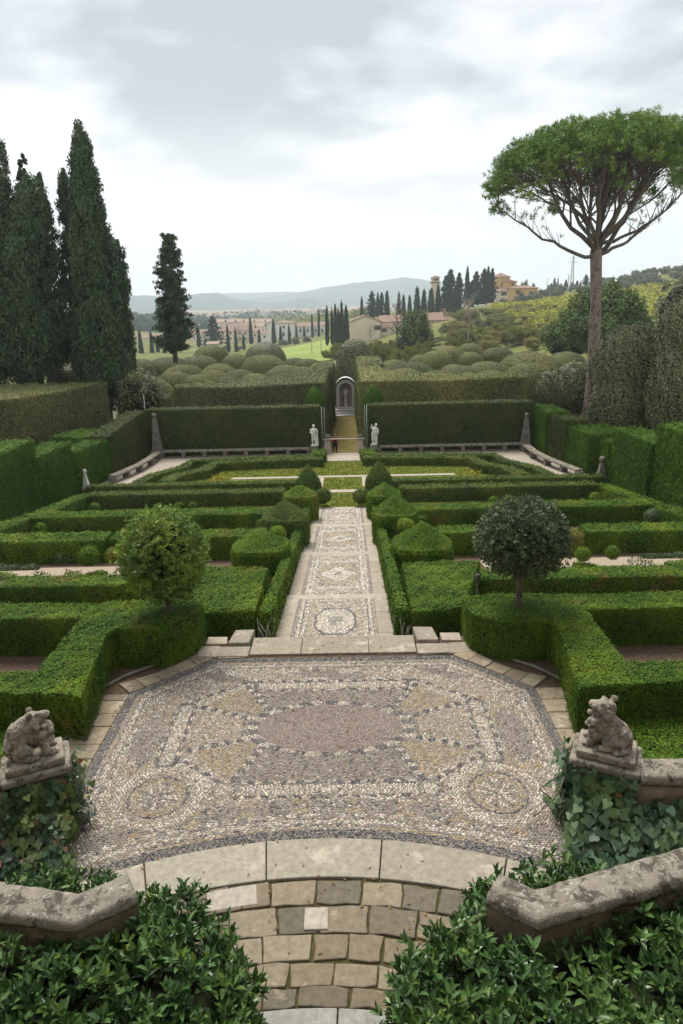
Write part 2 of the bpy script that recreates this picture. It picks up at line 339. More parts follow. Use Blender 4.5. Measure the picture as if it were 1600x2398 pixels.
def lance(rng, P, Dv, Nv, L, Wd):
    """folded pointed leaf: two 5-gon halves per leaf sharing the midrib; returns verts,faces-list as arrays"""
    n = len(P); S = nz(np.cross(Dv, Nv)); Nv = nz(np.cross(S, Dv))
    L = L.reshape(-1, 1); Wd = Wd.reshape(-1, 1)
    b = P; m = P+Dv*L*.5-Nv*L*.02; t = P+Dv*L-Nv*L*.16
    up = Nv*Wd*.22
    l1 = P+Dv*L*.28+S*Wd*.46+up; l2 = P+Dv*L*.66+S*Wd*.42+up-Nv*L*.04; r1 = P+Dv*L*.28-S*Wd*.46+up; r2 = P+Dv*L*.66-S*Wd*.42+up-Nv*L*.04
    V = np.stack([b, l1, l2, t, r2, r1, m], 1).reshape(-1, 3)
    base = (np.arange(n)*7)[:, None]
    F = np.concatenate([base+np.array([[0, 6, 3, 2, 1]]), base+np.array([[0, 5, 4, 3, 6]])], 0)
    return V, F
def lance_mesh(name, V, F, core=None):
    me = bpy.data.meshes.new(name)
    v = V; loops = [F.ravel()]; tot = [np.full(len(F), 5)]; mi = [np.ones(len(F))]
    if core is not None:
        cv, cf = core; off = len(v); v = np.concatenate([v, np.asarray(cv, float)])
        for f in cf: loops.append(np.array(f)+off)
        tot.append(np.array([len(f) for f in cf])); mi.append(np.zeros(len(cf)))
    loops = np.concatenate(loops).astype(np.int32); tot = np.concatenate(tot).astype(np.int32); mi = np.concatenate(mi).astype(np.int32)
    me.vertices.add(len(v)); me.vertices.foreach_set('co', v.astype(np.float32).ravel())
    me.loops.add(len(loops)); me.loops.foreach_set('vertex_index', loops)
    me.polygons.add(len(tot)); st = np.zeros(len(tot), np.int32); st[1:] = np.cumsum(tot)[:-1]
    me.polygons.foreach_set('loop_start', st); me.polygons.foreach_set('loop_total', tot); me.polygons.foreach_set('material_index', mi)
    me.update(calc_edges=True); me.validate(); return me
def wob(p, s=1.0):
    x, y, z = p[..., 0]*s, p[..., 1]*s, p[..., 2]*s
    return (np.sin(2.1*x+1.3*y+.7)+np.sin(3.7*y-1.9*z+1.1)+np.sin(4.3*x+2.9*z+2.3)+np.sin(7.1*x-5.3*y+3.1*z))/4
def sample(rng, tris, dens):
    tris = np.asarray(tris, float); a = tris[:, 1]-tris[:, 0]; b = tris[:, 2]-tris[:, 0]
    cr = np.cross(a, b); ar = np.linalg.norm(cr, axis=1)/2; nn = nz(cr)
    n = int(ar.sum()*dens)
    k = rng.choice(len(tris), n, p=ar/ar.sum()); u = rng.random((n, 2)); f = u.sum(1) > 1; u[f] = 1-u[f]
    return tris[k, 0]+a[k]*u[:, :1]+b[k]*u[:, 1:], nn[k]
def inset(poly, d):
    n = len(poly); o = []
    for i in range(n):
        p, q, r = np.array(poly[i-1]), np.array(poly[i]), np.array(poly[(i+1) % n])
        e1 = (q-p)/np.linalg.norm(q-p); e2 = (r-q)/np.linalg.norm(r-q)
        n1 = np.array([-e1[1], e1[0]]); n2 = np.array([-e2[1], e2[0]]); m = n1+n2; m /= max(np.linalg.norm(m), 1e-6)
        o.append(tuple(q+m*d/max(m @ n1, .35)))
    return o
def ccw(poly):
    a = sum(poly[i-1][0]*poly[i][1]-poly[i][0]*poly[i-1][1] for i in range(len(poly))); return poly if a > 0 else poly[::-1]
def resample(poly, step):
    o = []
    for i in range(len(poly)):
        p, q = np.array(poly[i]), np.array(poly[(i+1) % len(poly)]); k = max(1, int(np.linalg.norm(q-p)/step))
        o += [tuple(p+(q-p)*j/k) for j in range(k)]
    return o
FUZZ = 1.0
def leafsize(d): return 0.0105+0.00165*d
def hedge(name, label, poly, zb, zt, mat='box', seed=0, group=None, cat='hedge', grain=0.0, L=None, rough=0.033, cover=1.75, tilt=0.55, tuft=0.06):
    """clipped hedge on a footprint polygon: core coloured dark as shade in the gaps, under a skin of small leaves"""
    rng = np.random.default_rng(seed+11)
    poly = ccw([tuple(map(float, p[:2])) for p in poly])
    zbf = zb if callable(zb) else (lambda x, y: zb); ztf = zt if callable(zt) else (lambda x, y: zt)
    c = np.mean(poly, 0); c3 = np.array([c[0], c[1], ztf(*c)]); d = np.linalg.norm(c3-CAMP)
    L = L or leafsize(d); Wd = L*(.36 if grain > 1.5 else .6)
    tri = [[(*poly[i], ztf(*poly[i])) for i in t] for t in tessellate_polygon([[Vector((x, y, 0)) for x, y in poly]])]
    tri = [t if np.cross(np.subtract(t[1], t[0]), np.subtract(t[2], t[0]))[2] > 0 else t[::-1] for t in tri]
    rp_ = resample(poly, 2.0); n = len(rp_)
    for i in range(n):
        p, q = rp_[i], rp_[(i+1) % n]
        a, b, cc, dd = (*p, zbf(*p)), (*q, zbf(*q)), (*q, ztf(*q)), (*p, ztf(*p))
        tri += [[a, b, cc], [a, cc, dd]]
    P, Nn = sample(rng, tri, cover/(0.5*L*Wd))
    P = P+Nn*(rough*wob(P, 2.2)+rough*.8*wob(P, 6.3)+rng.normal(0, .35*L, (len(P), 1)))[..., :] if False else P+Nn*(rough*wob(P, 2.2)+rough*.7*wob(P, 6.3)+rng.normal(-.15*L, .55*L, len(P)))[:, None]
    if tuft:
        k = rng.random(len(P)) < tuft; P[k] += Nn[k]*rng.random((k.sum(), 1))*L*1.3
    Q = leaves(rng, P, Nn, L, Wd, tilt, (0, 0, 1) if grain else None, 1.0 if not grain else 1/grain)
    ip = inset(poly, L*1.1+rough); m = len(ip)
    cv = [(x, y, zbf(x, y)) for x, y in ip]+[(x, y, ztf(x, y)-L*1.1-rough) for x, y in ip]
    cf = [tuple(range(m, 2*m))]+[(i, (i+1) % m, m+(i+1) % m, m+i) for i in range(m)]
    me = npmesh(name, [(np.array(cv), cf, 0), (Q, 1)])
    o = link(name, me, [M['twig'], M[mat]])
    return tag(o, label, cat, group)
def blobtris(c, r, nu=14, nv=8, z0=-1.0, prof=None):
    """ellipsoid / surface of revolution triangles; prof(t)->(radius factor, height) for t in 0..1"""
    T = []; ring = []
    for j in range(nv+1):
        t = j/nv
        if prof: rr, zz = prof(t)
        else:
            ph = math.asin(z0)+(math.pi/2-math.asin(z0))*t; rr, zz = math.cos(ph), math.sin(ph)
        ring.append([(c[0]+r[0]*rr*math.cos(2*math.pi*i/nu), c[1]+r[1]*rr*math.sin(2*math.pi*i/nu), c[2]+r[2]*zz) for i in range(nu)])
    for j in range(nv):
        for i in range(nu):
            k = (i+1) % nu; a, b, cc, d = ring[j][i], ring[j][k], ring[j+1][k], ring[j+1][i]
            T += [[a, b, cc], [a, cc, d]]
    return np.array([t for t in T if np.linalg.norm(np.cross(np.subtract(t[1], t[0]), np.subtract(t[2], t[0]))) > 1e-9])
def topiary_mesh(name, tri, d, mat, seed, rough=.02, cover=1.9, L=None, tilt=.5, tuft=.05):
    rng = np.random.default_rng(seed); L = L or leafsize(d); Wd = L*.6
    P, Nn = sample(rng, tri, cover/(.5*L*Wd))
    P = P+Nn*(rough*wob(P, 2.4)+rough*.7*wob(P, 6.1)+rng.normal(0, .28*L, len(P)))[:, None]
    k = rng.random(len(P)) < tuft; P[k] += Nn[k]*rng.random((k.sum(), 1))*L*1.2
    Q = leaves(rng, P, Nn, L, Wd, tilt)
    cen = tri.reshape(-1, 3).mean(0); sh = 1-(L*.55+rough)/max(np.abs(tri.reshape(-1, 3)-cen).max(0)[:2].max(), .1)
    core = (tri.reshape(-1, 3)-cen)*sh+cen
    return npmesh(name, [(core.reshape(-1, 3, 3), 0), (Q, 1)])
def topiary(name, label, tri, mat, seed, group=None, cat='topiary', **k):
    d = np.linalg.norm(tri.reshape(-1, 3).mean(0)-CAMP)
    return tag(link(name, topiary_mesh(name, tri, d, mat, seed, **k), [M['twig'], M[mat]]), label, cat, group)
def clump_leaves(rng, C, R, per, L, Wd, up=0.2, D=None, dspread=1.0, tilt=.9, squash=1.0):
    n = len(C); idx = np.repeat(np.arange(n), per)
    dirs = nz(rng.normal(size=(len(idx), 3))); rr = np.asarray(R)[idx] if hasattr(R, '__len__') else R
    off = dirs*(rr*(.55+.5*rng.random(len(idx))))[:, None] if hasattr(rr, '__len__') else dirs*(rr*(.55+.5*rng.random(len(idx))))[:, None]
    off[:, 2] *= squash
    return leaves(rng, C[idx]+off, dirs+np.array([0, 0, up]), L, Wd, tilt, D, dspread)
def GZ(x, y):                           # level of the garden floor
    if y < 10.6: return -0.03
    if y < 27.8: return -0.145*(y-10.6)-.20
    if y < 40: return -2.69-0.015*(y-27.8)
    return -2.87-0.076*(y-40)
GZv = np.vectorize(GZ)
def PZ(y):                              # level of the stepped path
    return -.18-.145*(y-11.1)
# ================================================================== SETTING
RNG = np.random.default_rng(5)
# ---- unseen villa front added behind the viewpoint to darken the near hedge faces
vb = thing('shade_villa_facade', 'tall ochre villa front, unseen, added behind the viewpoint to shade the near hedges', 'villa', (0, -3.2, 0))
w_ = bpy.data.meshes.new('wall'); b_ = bmesh.new(); bmesh.ops.create_cube(b_, size=1, matrix=Matrix.Translation((0, -5, 6)) @ Matrix.Diagonal((44, 8, 15, 1))); b_.to_mesh(w_); b_.free(); link('wall', w_, [M['plaster']], vb)
for k in range(9):
    for z in (1.6, 6.2, 10.4):
        w_ = bpy.data.meshes.new('window'); b_ = bmesh.new(); bmesh.ops.create_cube(b_, size=1, matrix=Matrix.Translation(((k-4)*4.4, -.96, z)) @ Matrix.Diagonal((1.2, .12, 2.0, 1))); b_.to_mesh(w_); b_.free(); link('window', w_, [M['shutter']], vb)
# ---- garden floor
ys = [-3, 2, 6, 10.58, 10.6, 14, 18, 23, 27.8, 34, 40, 46, 52, 60, 72]; xs = [-24, -19, -14.5, -9, -4, -1, 1, 4, 9, 14.5, 19, 24]
v = [(x, y, GZ(x, y)) for y in ys for x in xs]; nx = len(xs)
f = [(j*nx+i, j*nx+i+1, (j+1)*nx+i+1, (j+1)*nx+i) for j in range(len(ys)-1) for i in range(nx-1)]
me = bpy.data.meshes.new('garden_ground'); me.from_pydata(v, [], f); me.update()
tag(link('garden_ground', me, [M['soil']]), kind='structure')
def sheet(name, poly, zf, m, step=1.0, kind='structure', label=None):
    poly = ccw([tuple(map(float, p[:2])) for p in poly]); b = bmesh.new()
    vs = [b.verts.new((x, y, zf(x, y))) for x, y in poly]
    for t in tessellate_polygon([[Vector((x, y, 0)) for x, y in poly]]): b.faces.new([vs[i] for i in t])
    bmesh.ops.recalc_face_normals(b, faces=b.faces)
    me = bpy.data.meshes.new(name); b.to_mesh(me); b.free()
    return tag(link(name, me, [m]), kind=kind)
LW = lambda x, y: -2.61-0.012*(y-27.8)
sheet('lawn', [(-9.9, 27.9), (9.9, 27.9), (9.9, 31.5), (8.6, 35.4), (8.4, 37.9), (-8.4, 37.9), (-8.6, 35.4), (-9.9, 31.5)], LW, M['lawn'])
sheet('pale_path', [(-12.2, 31.4), (12.2, 31.4), (11.8, 39.6), (-11.8, 39.6)], lambda x, y: LW(x, y)-.012, M['palestone'])
mb = MB()
for (x0, x1, y0, y1) in [(-5.6, 5.6, 33.3, 33.62), (-1.0, 1.0, 30.3, 30.75), (-1.45, -.95, 31.4, 33.2), (.95, 1.45, 31.4, 33.2), (-.95, 1.05, 37.2, 37.9)]:
    mb.box(((x0+x1)/2, (y0+y1)/2, LW(0, (y0+y1)/2)+.01), (x1-x0, y1-y0, .05))
tag(mb.build('kerb_path', M['palestone']), kind='structure')
# short grass on the lawn
P = np.column_stack([RNG.uniform(-8.3, 8.3, 60000), RNG.uniform(28, 37.6, 60000)])
k = ~((np.abs(P[:, 1]-33.47) < .3) & (np.abs(P[:, 0]) < 5.7)) & ~((np.abs(P[:, 1]-30.52) < .26) & (np.abs(P[:, 0]) < 1.1)) & ~((np.abs(np.abs(P[:, 0])-1.2) < .28) & (np.abs(P[:, 1]-32.3) < 1)); P = P[k]
P = np.column_stack([P, [LW(x, y) for x, y in P]]); P[:, 2] += .012
tag(link('lawn_grass', npmesh('lawn_grass', [(leaves(RNG, P, np.tile([0, 0, 1.], (len(P), 1)), .10, .05, 1.1), 0)]), [M['blade']]), 'short mown grass of the lawn between the low hedges', 'grass', kind='stuff')
# gravel parterre sheets
for s in (-1, 1):
    sheet('gravel', [(s*3.9, 14.9), (s*13.2, 14.9), (s*13.2, 17.9), (s*3.9, 17.9)], lambda x, y: GZ(x, y)+.012, M['gravel'])

# ---- pebble mosaic
PAL = {'white': (.62, .555, .465), 'dark': (.098, .096, .104), 'grey': (.290, .262, .222), 'ochre': (.42, .325, .190), 'pink': (.330, .240, .208), 'beige': (.45, .372, .292), 'mauve': (.312, .260, .226)}
def near_seg(x, y, a, b):
    ax, ay = a; bx, by = b; L2 = (bx-ax)**2+(by-ay)**2; t = max(0, min(1, ((x-ax)*(bx-ax)+(y-ay)*(by-ay))/L2))
    return math.hypot(x-ax-t*(bx-ax), y-ay-t*(by-ay)), t*math.sqrt(L2)
def in_tri(x, y, a, b, c):
    s1 = (b[0]-a[0])*(y-a[1])-(b[1]-a[1])*(x-a[0]); s2 = (c[0]-b[0])*(y-b[1])-(c[1]-b[1])*(x-b[0]); s3 = (a[0]-c[0])*(y-c[1])-(a[1]-c[1])*(x-c[0])
    return (s1 > 0) == (s2 > 0) == (s3 > 0)
def mosaic(x, y):
    """region palette and stone direction at a point of the terrace mosaic"""
    ax = abs(x); r = math.hypot(x, y-.22); th = math.atan2(x, y-.22)
    dS, dD, dT, dB = 3.13-ax, ((2.0-ax)*1.05+(10.3-y)*1.12)/1.535, 10.3-y, r-6.0
    d = min(dS, dD, dT, dB)
    if d < 0.012: return None, 0
    fl = {dS: math.pi/2, dD: -math.copysign(.75, x), dT: 0, dB: -th}[d]
    run = {dS: y, dD: y*1.4, dT: x, dB: th*6.1}[d]
    if d < .14: return 'dark', fl
    if d < .185: return 'ochre' if int(run/.6) % 3 else 'beige', fl
    if d < .23: return 'grey', fl
    if d < .30: return 'white', fl
    if d < .335: return 'mauve', fl
    if d < .40: return ('white' if int(run/.11) % 2 else 'grey'), fl
    e = math.hypot(x/1.06, (y-8.32)/.58); an = math.atan2((y-8.32)/.58, x/1.06)
    tang = math.atan2(.58*math.cos(an), -1.06*math.sin(an))
    if e < .97: return 'pink', tang
    if e < 1.13: return ('white' if int((an+9)*36/(2*math.pi)) % 2 else 'dark'), tang
    for cx in (0, 1.27):
        q = math.hypot(ax-cx, y-7.03)
        if q < .17: return ('white' if q < .10 else 'grey'), math.atan2(y-7.03, ax-cx)+math.pi/2
    q = math.hypot(ax-2.07, y-6.93)
    if q < .56:
        t = math.atan2(y-6.93, ax-2.07)
        if q < .05: return 'grey', 0
        if q < .24: return ('white' if math.cos(8*t) > .1 else 'mauve'), t*(1 if x > 0 else -1)
        if q < .37: return ('ochre' if q < .34 else 'dark'), t+math.pi/2
        if q < .46: return 'beige', t+math.pi/2
        return 'white', t+math.pi/2
    for a, b in (((.88, 7.9), (1.19, 7.22)), ((1.04, 8.12), (1.9, 7.82)), ((.9, 8.76), (1.3, 9.4)), ((1.04, 8.52), (1.9, 8.85))):
        q, t = near_seg(ax, y, a, b)
        if q < .05: return ('white' if int(t/.085) % 2 else 'dark'), math.copysign(1, x)*math.atan2(b[1]-a[1], b[0]-a[0])
    if in_tri(ax, y, (.95, 7.98), (1.22, 7.22), (1.95, 7.85)) or in_tri(ax, y, (.95, 8.66), (1.33, 9.38), (1.95, 8.82)): return 'ochre', .2
    for a, b in (((2.14, 7.62), (2.14, 8.82)), ((2.14, 7.62), (1.36, 7.03)), ((2.14, 8.82), (1.30, 9.42)), ((-.1, 7.03), (1.36, 7.03)), ((-.1, 9.42), (1.30, 9.42))):
        q, t = near_seg(ax, y, a, b); dr = math.copysign(1, x)*math.atan2(b[1]-a[1], b[0]-a[0])
        if q < .085: return 'white', dr+math.pi/2
        if q < .11: return 'dark' if q > .095 else 'ochre', dr
        if q < .16: return ('white' if int(t/.10) % 2 else 'dark'), dr
    if ax > 2.3 and y > 7.2:
        q = math.hypot((ax-2.52)/.22, (y-8.1)/.62)
        return ('mauve' if q < .8 else 'grey' if q < 1 else 'ochre' if (int(y/.35) % 3 == 0) else 'beige'), math.pi/2+.2*math.sin(9*y)
    if y < 6.85 and r < 6.65:
        u = (th*6.2/.60) % 1; h = (r-6.4)/.25
        if abs(u-.5) < .5*abs(h-.5)*.9 and ax < 2.5: return 'ochre', -th
        return ('mauve' if (int(th*6.2/.60) % 2) else 'grey'), -th+.5*math.sin(u*6)
    if y > 9.55: return ('white' if math.sin(x*7)*math.sin(y*11) > .45 else 'beige' if math.sin(x*3+y*5) > 0 else 'mauve'), .3*math.sin(5*x)
    if ax < 1.25: return ('mauve' if 7.2 < y < 9.3 else 'beige'), .15*math.sin(4*x)
    return 'beige', .4*math.sin(3*x+2*y)
MIXP = {'white': ['white']*8+['beige']*2+['grey'], 'dark': ['dark']*6+['grey'], 'grey': ['grey']*5+['dark', 'beige', 'mauve', 'white'], 'ochre': ['ochre']*5+['beige']*3+['grey'],
        'pink': ['pink']*6+['mauve']*2, 'beige': ['beige']*6+['white']*2+['grey', 'ochre', 'mauve'], 'mauve': ['mauve']*5+['grey']*2+['beige', 'pink', 'dark']}
TEMPL = []
for k in range(6): a = k*math.pi/3; TEMPL.append((.5*math.cos(a), .5*math.sin(a), 0))
for k in range(6): a = k*math.pi/3; TEMPL.append((.40*math.cos(a), .40*math.sin(a), .62))
TEMPL.append((0, 0, 1)); TEMPL = np.array(TEMPL)
TF = [(k, (k+1) % 6, 6+(k+1) % 6) for k in range(6)]+[(k, 6+(k+1) % 6, 6+k) for k in range(6)]+[(6+k, 6+(k+1) % 6, 12) for k in range(6)]
TF = np.array(TF)
def pebbles(name, pts, ang, L, Wd, H, cols, zf):
    n = len(pts); c, s = np.cos(ang), np.sin(ang)
    lx = TEMPL[None, :, 0]*L[:, None]; ly = TEMPL[None, :, 1]*Wd[:, None]
    X = pts[:, 0, None]+lx*c[:, None]-ly*s[:, None]; Y = pts[:, 1, None]+lx*s[:, None]+ly*c[:, None]
    Z = zf(X, Y)+TEMPL[None, :, 2]*H[:, None]
    V = np.stack([X, Y, Z], -1).reshape(-1, 3).astype(np.float32); F = (TF[None]+(np.arange(n)*13)[:, None, None]).reshape(-1, 3).astype(np.int32)
    me = bpy.data.meshes.new(name); me.vertices.add(len(V)); me.vertices.foreach_set('co', V.ravel())
    me.loops.add(F.size); me.loops.foreach_set('vertex_index', F.ravel()); me.polygons.add(len(F))
    me.polygons.foreach_set('loop_start', np.arange(len(F), dtype=np.int32)*3); me.polygons.foreach_set('loop_total', np.full(len(F), 3, np.int32))
    me.polygons.foreach_set('use_smooth', np.ones(len(F), bool)); me.update(calc_edges=True)
    a = me.color_attributes.new('col', 'FLOAT_COLOR', 'POINT'); cc = np.repeat(cols, 13, 0); a.data.foreach_set('color', np.hstack([cc, np.ones((len(cc), 1))]).astype(np.float32).ravel())
    return link(name, me, [M['pebble']])
def lay(x0, x1, y0, y1, sx, sy, fn, rng):
    P = []; A = []; C = []
    row = 0; y = y0
    while y < y1:
        x = x0+(row % 2)*sx*.5
        while x < x1:
            px, py = x+rng.normal(0, sx*.16), y+rng.normal(0, sy*.16)
            k, an = fn(px, py)
            if k:
                kk = MIXP[k][rng.integers(len(MIXP[k]))]; c = np.array(PAL[kk])*(rng.uniform(.68, 1.24)); c = c*(1+rng.normal(0, .04, 3))
                P.append((px, py)); A.append(an+rng.normal(0, .28)); C.append(np.clip(c, .02, .8))
            x += sx
        y += sy; row += 1
    return np.array(P), np.array(A), np.array(C)
rng = np.random.default_rng(77)
P, A, C = lay(-3.14, 3.14, 5.25, 10.32, .040, .0265, mosaic, rng); n = len(P)
mort = [(-2.0, 10.3), (2.0, 10.3), (3.13, 9.25)]+[(6.0*math.sin(t), .22+6.0*math.cos(t)) for t in np.linspace(.548, -.548, 25)]+[(-3.13, 9.25)]
sheet('terrace_bed', mort, lambda x, y: -.012, M['mortar'])
tag(pebbles('pebble_mosaic', P, A, .036*rng.uniform(.75, 1.25, n), .0225*rng.uniform(.75, 1.2, n), .011*rng.uniform(.6, 1.5, n), C, lambda X, Y: -.012+0*X), kind='structure')
# ---- curved stone steps, landing of rough setts
def arc_slab(mb, r0, r1, t0, t1, z0, z1, col, k=5, wobble=0.0):
    ts = np.linspace(t0, t1, k)
    poly = [(r0*math.sin(t), .22+r0*math.cos(t)) for t in ts]+[(r1*math.sin(t), .22+r1*math.cos(t)) for t in ts[::-1]]
    if wobble:
        poly = resample(poly, .10); poly = [(x+RNG.normal(0, wobble), y+RNG.normal(0, wobble)) for x, y in poly]
    mb.prism(ccw(poly), z0, z1, 0, col)
mb = MB(); js = [-.70, -.47, -.33, -.11, .105, .33, .50, .70]
for a, b in zip(js, js[1:]):
    sh = RNG.uniform(.88, 1.10); arc_slab(mb, 5.45, 5.985, a+.0012, b-.0012, -.15, .012, np.array((.275, .247, .192))*sh+np.array((0, .004, .006))*RNG.normal(), 8)
tag(mb.build('curved_step', M['slab'], attr=True, bevel=.012), kind='structure')
mb = MB(); js = [-.86, -.57, -.18, .04, .34, .6, .86]
for a, b in zip(js, js[1:]):
    arc_slab(mb, 3.45, 4.06, a+.0015, b-.0015, -.15, .03, np.array((.27, .272, .235))*RNG.uniform(.9, 1.1), 7)
tag(mb.build('curved_step', M['slab'], attr=True, bevel=.012), kind='structure')
sheet('landing_bed', [(5.46*math.sin(t), .22+5.46*math.cos(t)) for t in np.linspace(-.70, .70, 20)]+[(3.4*math.sin(t), .22+3.4*math.cos(t)) for t in np.linspace(.95, -.95, 20)], lambda x, y: -.022, M['moss'])
mb = MB(); rs = [5.43, 5.12, 4.80, 4.51, 4.27, 4.08]
for i in range(5):
    t = -.70+RNG.uniform(0, .03)
    while t < .70:
        w = RNG.uniform(.30, .50)/rs[i]
        base = np.array([(.182, .146, .096), (.160, .134, .092), (.205, .166, .114), (.142, .122, .088), (.225, .188, .130)][RNG.integers(5)])*RNG.uniform(.82, 1.1)
        arc_slab(mb, rs[i+1]+.010, rs[i]-.010, t+.010/rs[i], t+w-.010/rs[i], -.12, RNG.uniform(-.008, .010), base, 4, .009)
        t += w
# the two repaired pale stones
for (cx, cy, sx, sy) in ((-.92, 5.42, .50, .25), (-.06, 5.17, .235, .25)):
    mb.box((cx, cy, -.045), (sx, sy, .118), -math.atan2(cx, cy-.22), 0, (.35, .315, .26))
tag(mb.build('stone_landing', M['sett'], attr=True, bevel=.012, seg=2), kind='structure')
# ---- slabs round the mosaic
mb = MB()
for s in (-1, 1):
    y = 5.9
    while y < 9.2:
        h = RNG.uniform(.30, .55); h = min(h, 9.25-y) if 9.25-y > .2 else 9.25-y+.001
        if h < .05: break
        mb.prism(ccw([(s*3.135, y+.006), (s*(3.62+.0*y), y+.006), (s*3.62, y+h-.006), (s*3.135, y+h-.006)]), -.1, RNG.uniform(-.004, .006), 0, np.array((.235, .190, .130))*RNG.uniform(.72, 1.28)); y += h
    a = np.array((3.12, 9.27)); b = np.array((2.02, 10.31)); o = np.array((.70, .72))
    ks = [0, .17, .36, .58, .80, 1.0]
    for k0, k1 in zip(ks, ks[1:]):
        p, q = a+(b-a)*k0, a+(b-a)*k1
        w0, w1 = .50-.18*math.sin(k0*3.1), .50-.18*math.sin(k1*3.1)
        pl = [p+(q-p)*.02, q-(q-p)*.02, q+o*w1*.8, p+o*w0*.8]
        mb.prism(ccw([(s*x, y) for x, y in pl]), -.1, RNG.uniform(-.004, .008), 0, np.array((.24, .195, .135))*RNG.uniform(.75, 1.2))
    for x0, x1, y0, y1, z in ((1.52, 1.95, 10.33, 10.66, .0), (1.97, 2.35, 10.35, 10.75, .01), (1.9, 2.25, 10.78, 11.05, .03), (2.28, 2.6, 10.8, 11.0, -.01)):
        pl = [(s*(x0+RNG.normal(0, .02)), y0), (s*(x1+RNG.normal(0, .02)), y0+RNG.normal(0, .03)), (s*x1, y1), (s*x0, y1+RNG.normal(0, .03))]
        mb.prism(ccw(pl), -.15, z, 0, np.array((.31, .26, .20))*RNG.uniform(.85, 1.15))
tag(mb.build('stone_edging', M['slab'], attr=True, bevel=.014), kind='structure')
mb = MB()                                # thin kerb between the edging and the beds
for s in (-1, 1):
    mb.tube([(s*3.68, 5.9, 0), (s*3.68, 9.35, 0), (s*3.3, 9.85, 0), (s*2.75, 10.28, 0), (s*2.4, 10.62, 0)], .028, 6)
tag(mb.build('bed_kerb', M['grey']), kind='structure')
# ---- fallen leaves
rl = np.random.default_rng(15); n = 420
P = np.concatenate([np.column_stack([rl.uniform(-3.6, 3.6, n), rl.uniform(4.8, 10.9, n)]), np.column_stack([rl.choice([-1, 1], 260)*rl.uniform(3.15, 4.6, 260), rl.uniform(8.6, 11.5, 260)])])
P = np.column_stack([P, np.where(np.abs(P[:, 0]) > 3.7, -.015, .016)])
tag(link('fallen_leaves', npmesh('fallen_leaves', [(leaves(rl, P, np.tile([0, 0, 1.], (len(P), 1)), .045, .024, .35), 0)]), [leafmat('dead_leaf', (.10, .055, .025), (.24, .15, .06), (.20, .12, .04), .5, 3.0, .8, 0, .1)]), 'scattered small brown fallen leaves on the terrace and soil', 'leaves', kind='stuff')
# ---- step slab and stepped path
mb = MB()
for x0, x1 in ((-1.43, -.55), (-.55, .62), (.62, 1.43)):
    mb.box(((x0+x1)/2, 10.72, -.07), (x1-x0-.006, .62, .16), 0, 0, np.array((.265, .228, .172))*RNG.uniform(.94, 1.05))
for s in (-1, 1):
    mb.prism(ccw([(s*1.44, 10.34), (s*1.98, 10.36), (s*1.98, 10.70), (s*1.44, 10.70)]), -.2, .018, 0, (.27, .235, .185))
    mb.prism(ccw([(s*1.47, 10.71), (s*1.84, 10.71), (s*1.78, 11.20), (s*1.43, 11.22)]), -.3, .08, 0, (.25, .22, .175))
tag(mb.build('step_slab', M['slab'], attr=True, bevel=.015), kind='structure')
SEG = [11.05, 14.3, 18.85, 23.65, 27.85]
def PP(y):                               # path surface with a small riser under every slab
    for a, b in zip(SEG, SEG[1:]):
        if y <= b: return PZ(a)-.07-(y-a)*(-(PZ(b)-PZ(a))-.07)/(b-a)
    return PZ(SEG[-1])
PPv = np.vectorize(PP)
mb = MB(); bed = MB()
for a, b in zip(SEG, SEG[1:]):
    y = a
    while y < b-.29:
        h = min(RNG.uniform(.7, 1.3), b-.28-y)
        if b-.28-y-h < .3: h = b-.28-y
        for s in (-1, 1):
            v = [(s*.835, y+.004), (s*1.13, y+.004), (s*1.13, y+h-.004), (s*.835, y+h-.004)]
            mb.prism(ccw(v), PP(b)-.5, 0, 0, np.array((.335, .290, .225))*RNG.uniform(.86, 1.12), lambda X, Y: PP(Y)+.012)
        y += h
    mb.prism([(-1.14, b-.27), (1.14, b-.27), (1.14, b), (-1.14, b)], PP(b-.01)-.4, 0, 0, np.array((.36, .315, .25))*RNG.uniform(.95, 1.05), lambda X, Y: PP(b-.01)+.02)
    bed.add([(-.85, a, PP(a+1e-4)-.004), (.85, a, PP(a+1e-4)-.004), (.85, b-.25, PP(b-.25)-.004), (-.85, b-.25, PP(b-.25)-.004)], [(0, 1, 2, 3)])
tag(mb.build('path_border', M['slab'], attr=True, bevel=.01), kind='structure')
tag(bed.build('path_bed', M['mortar']), kind='structure')
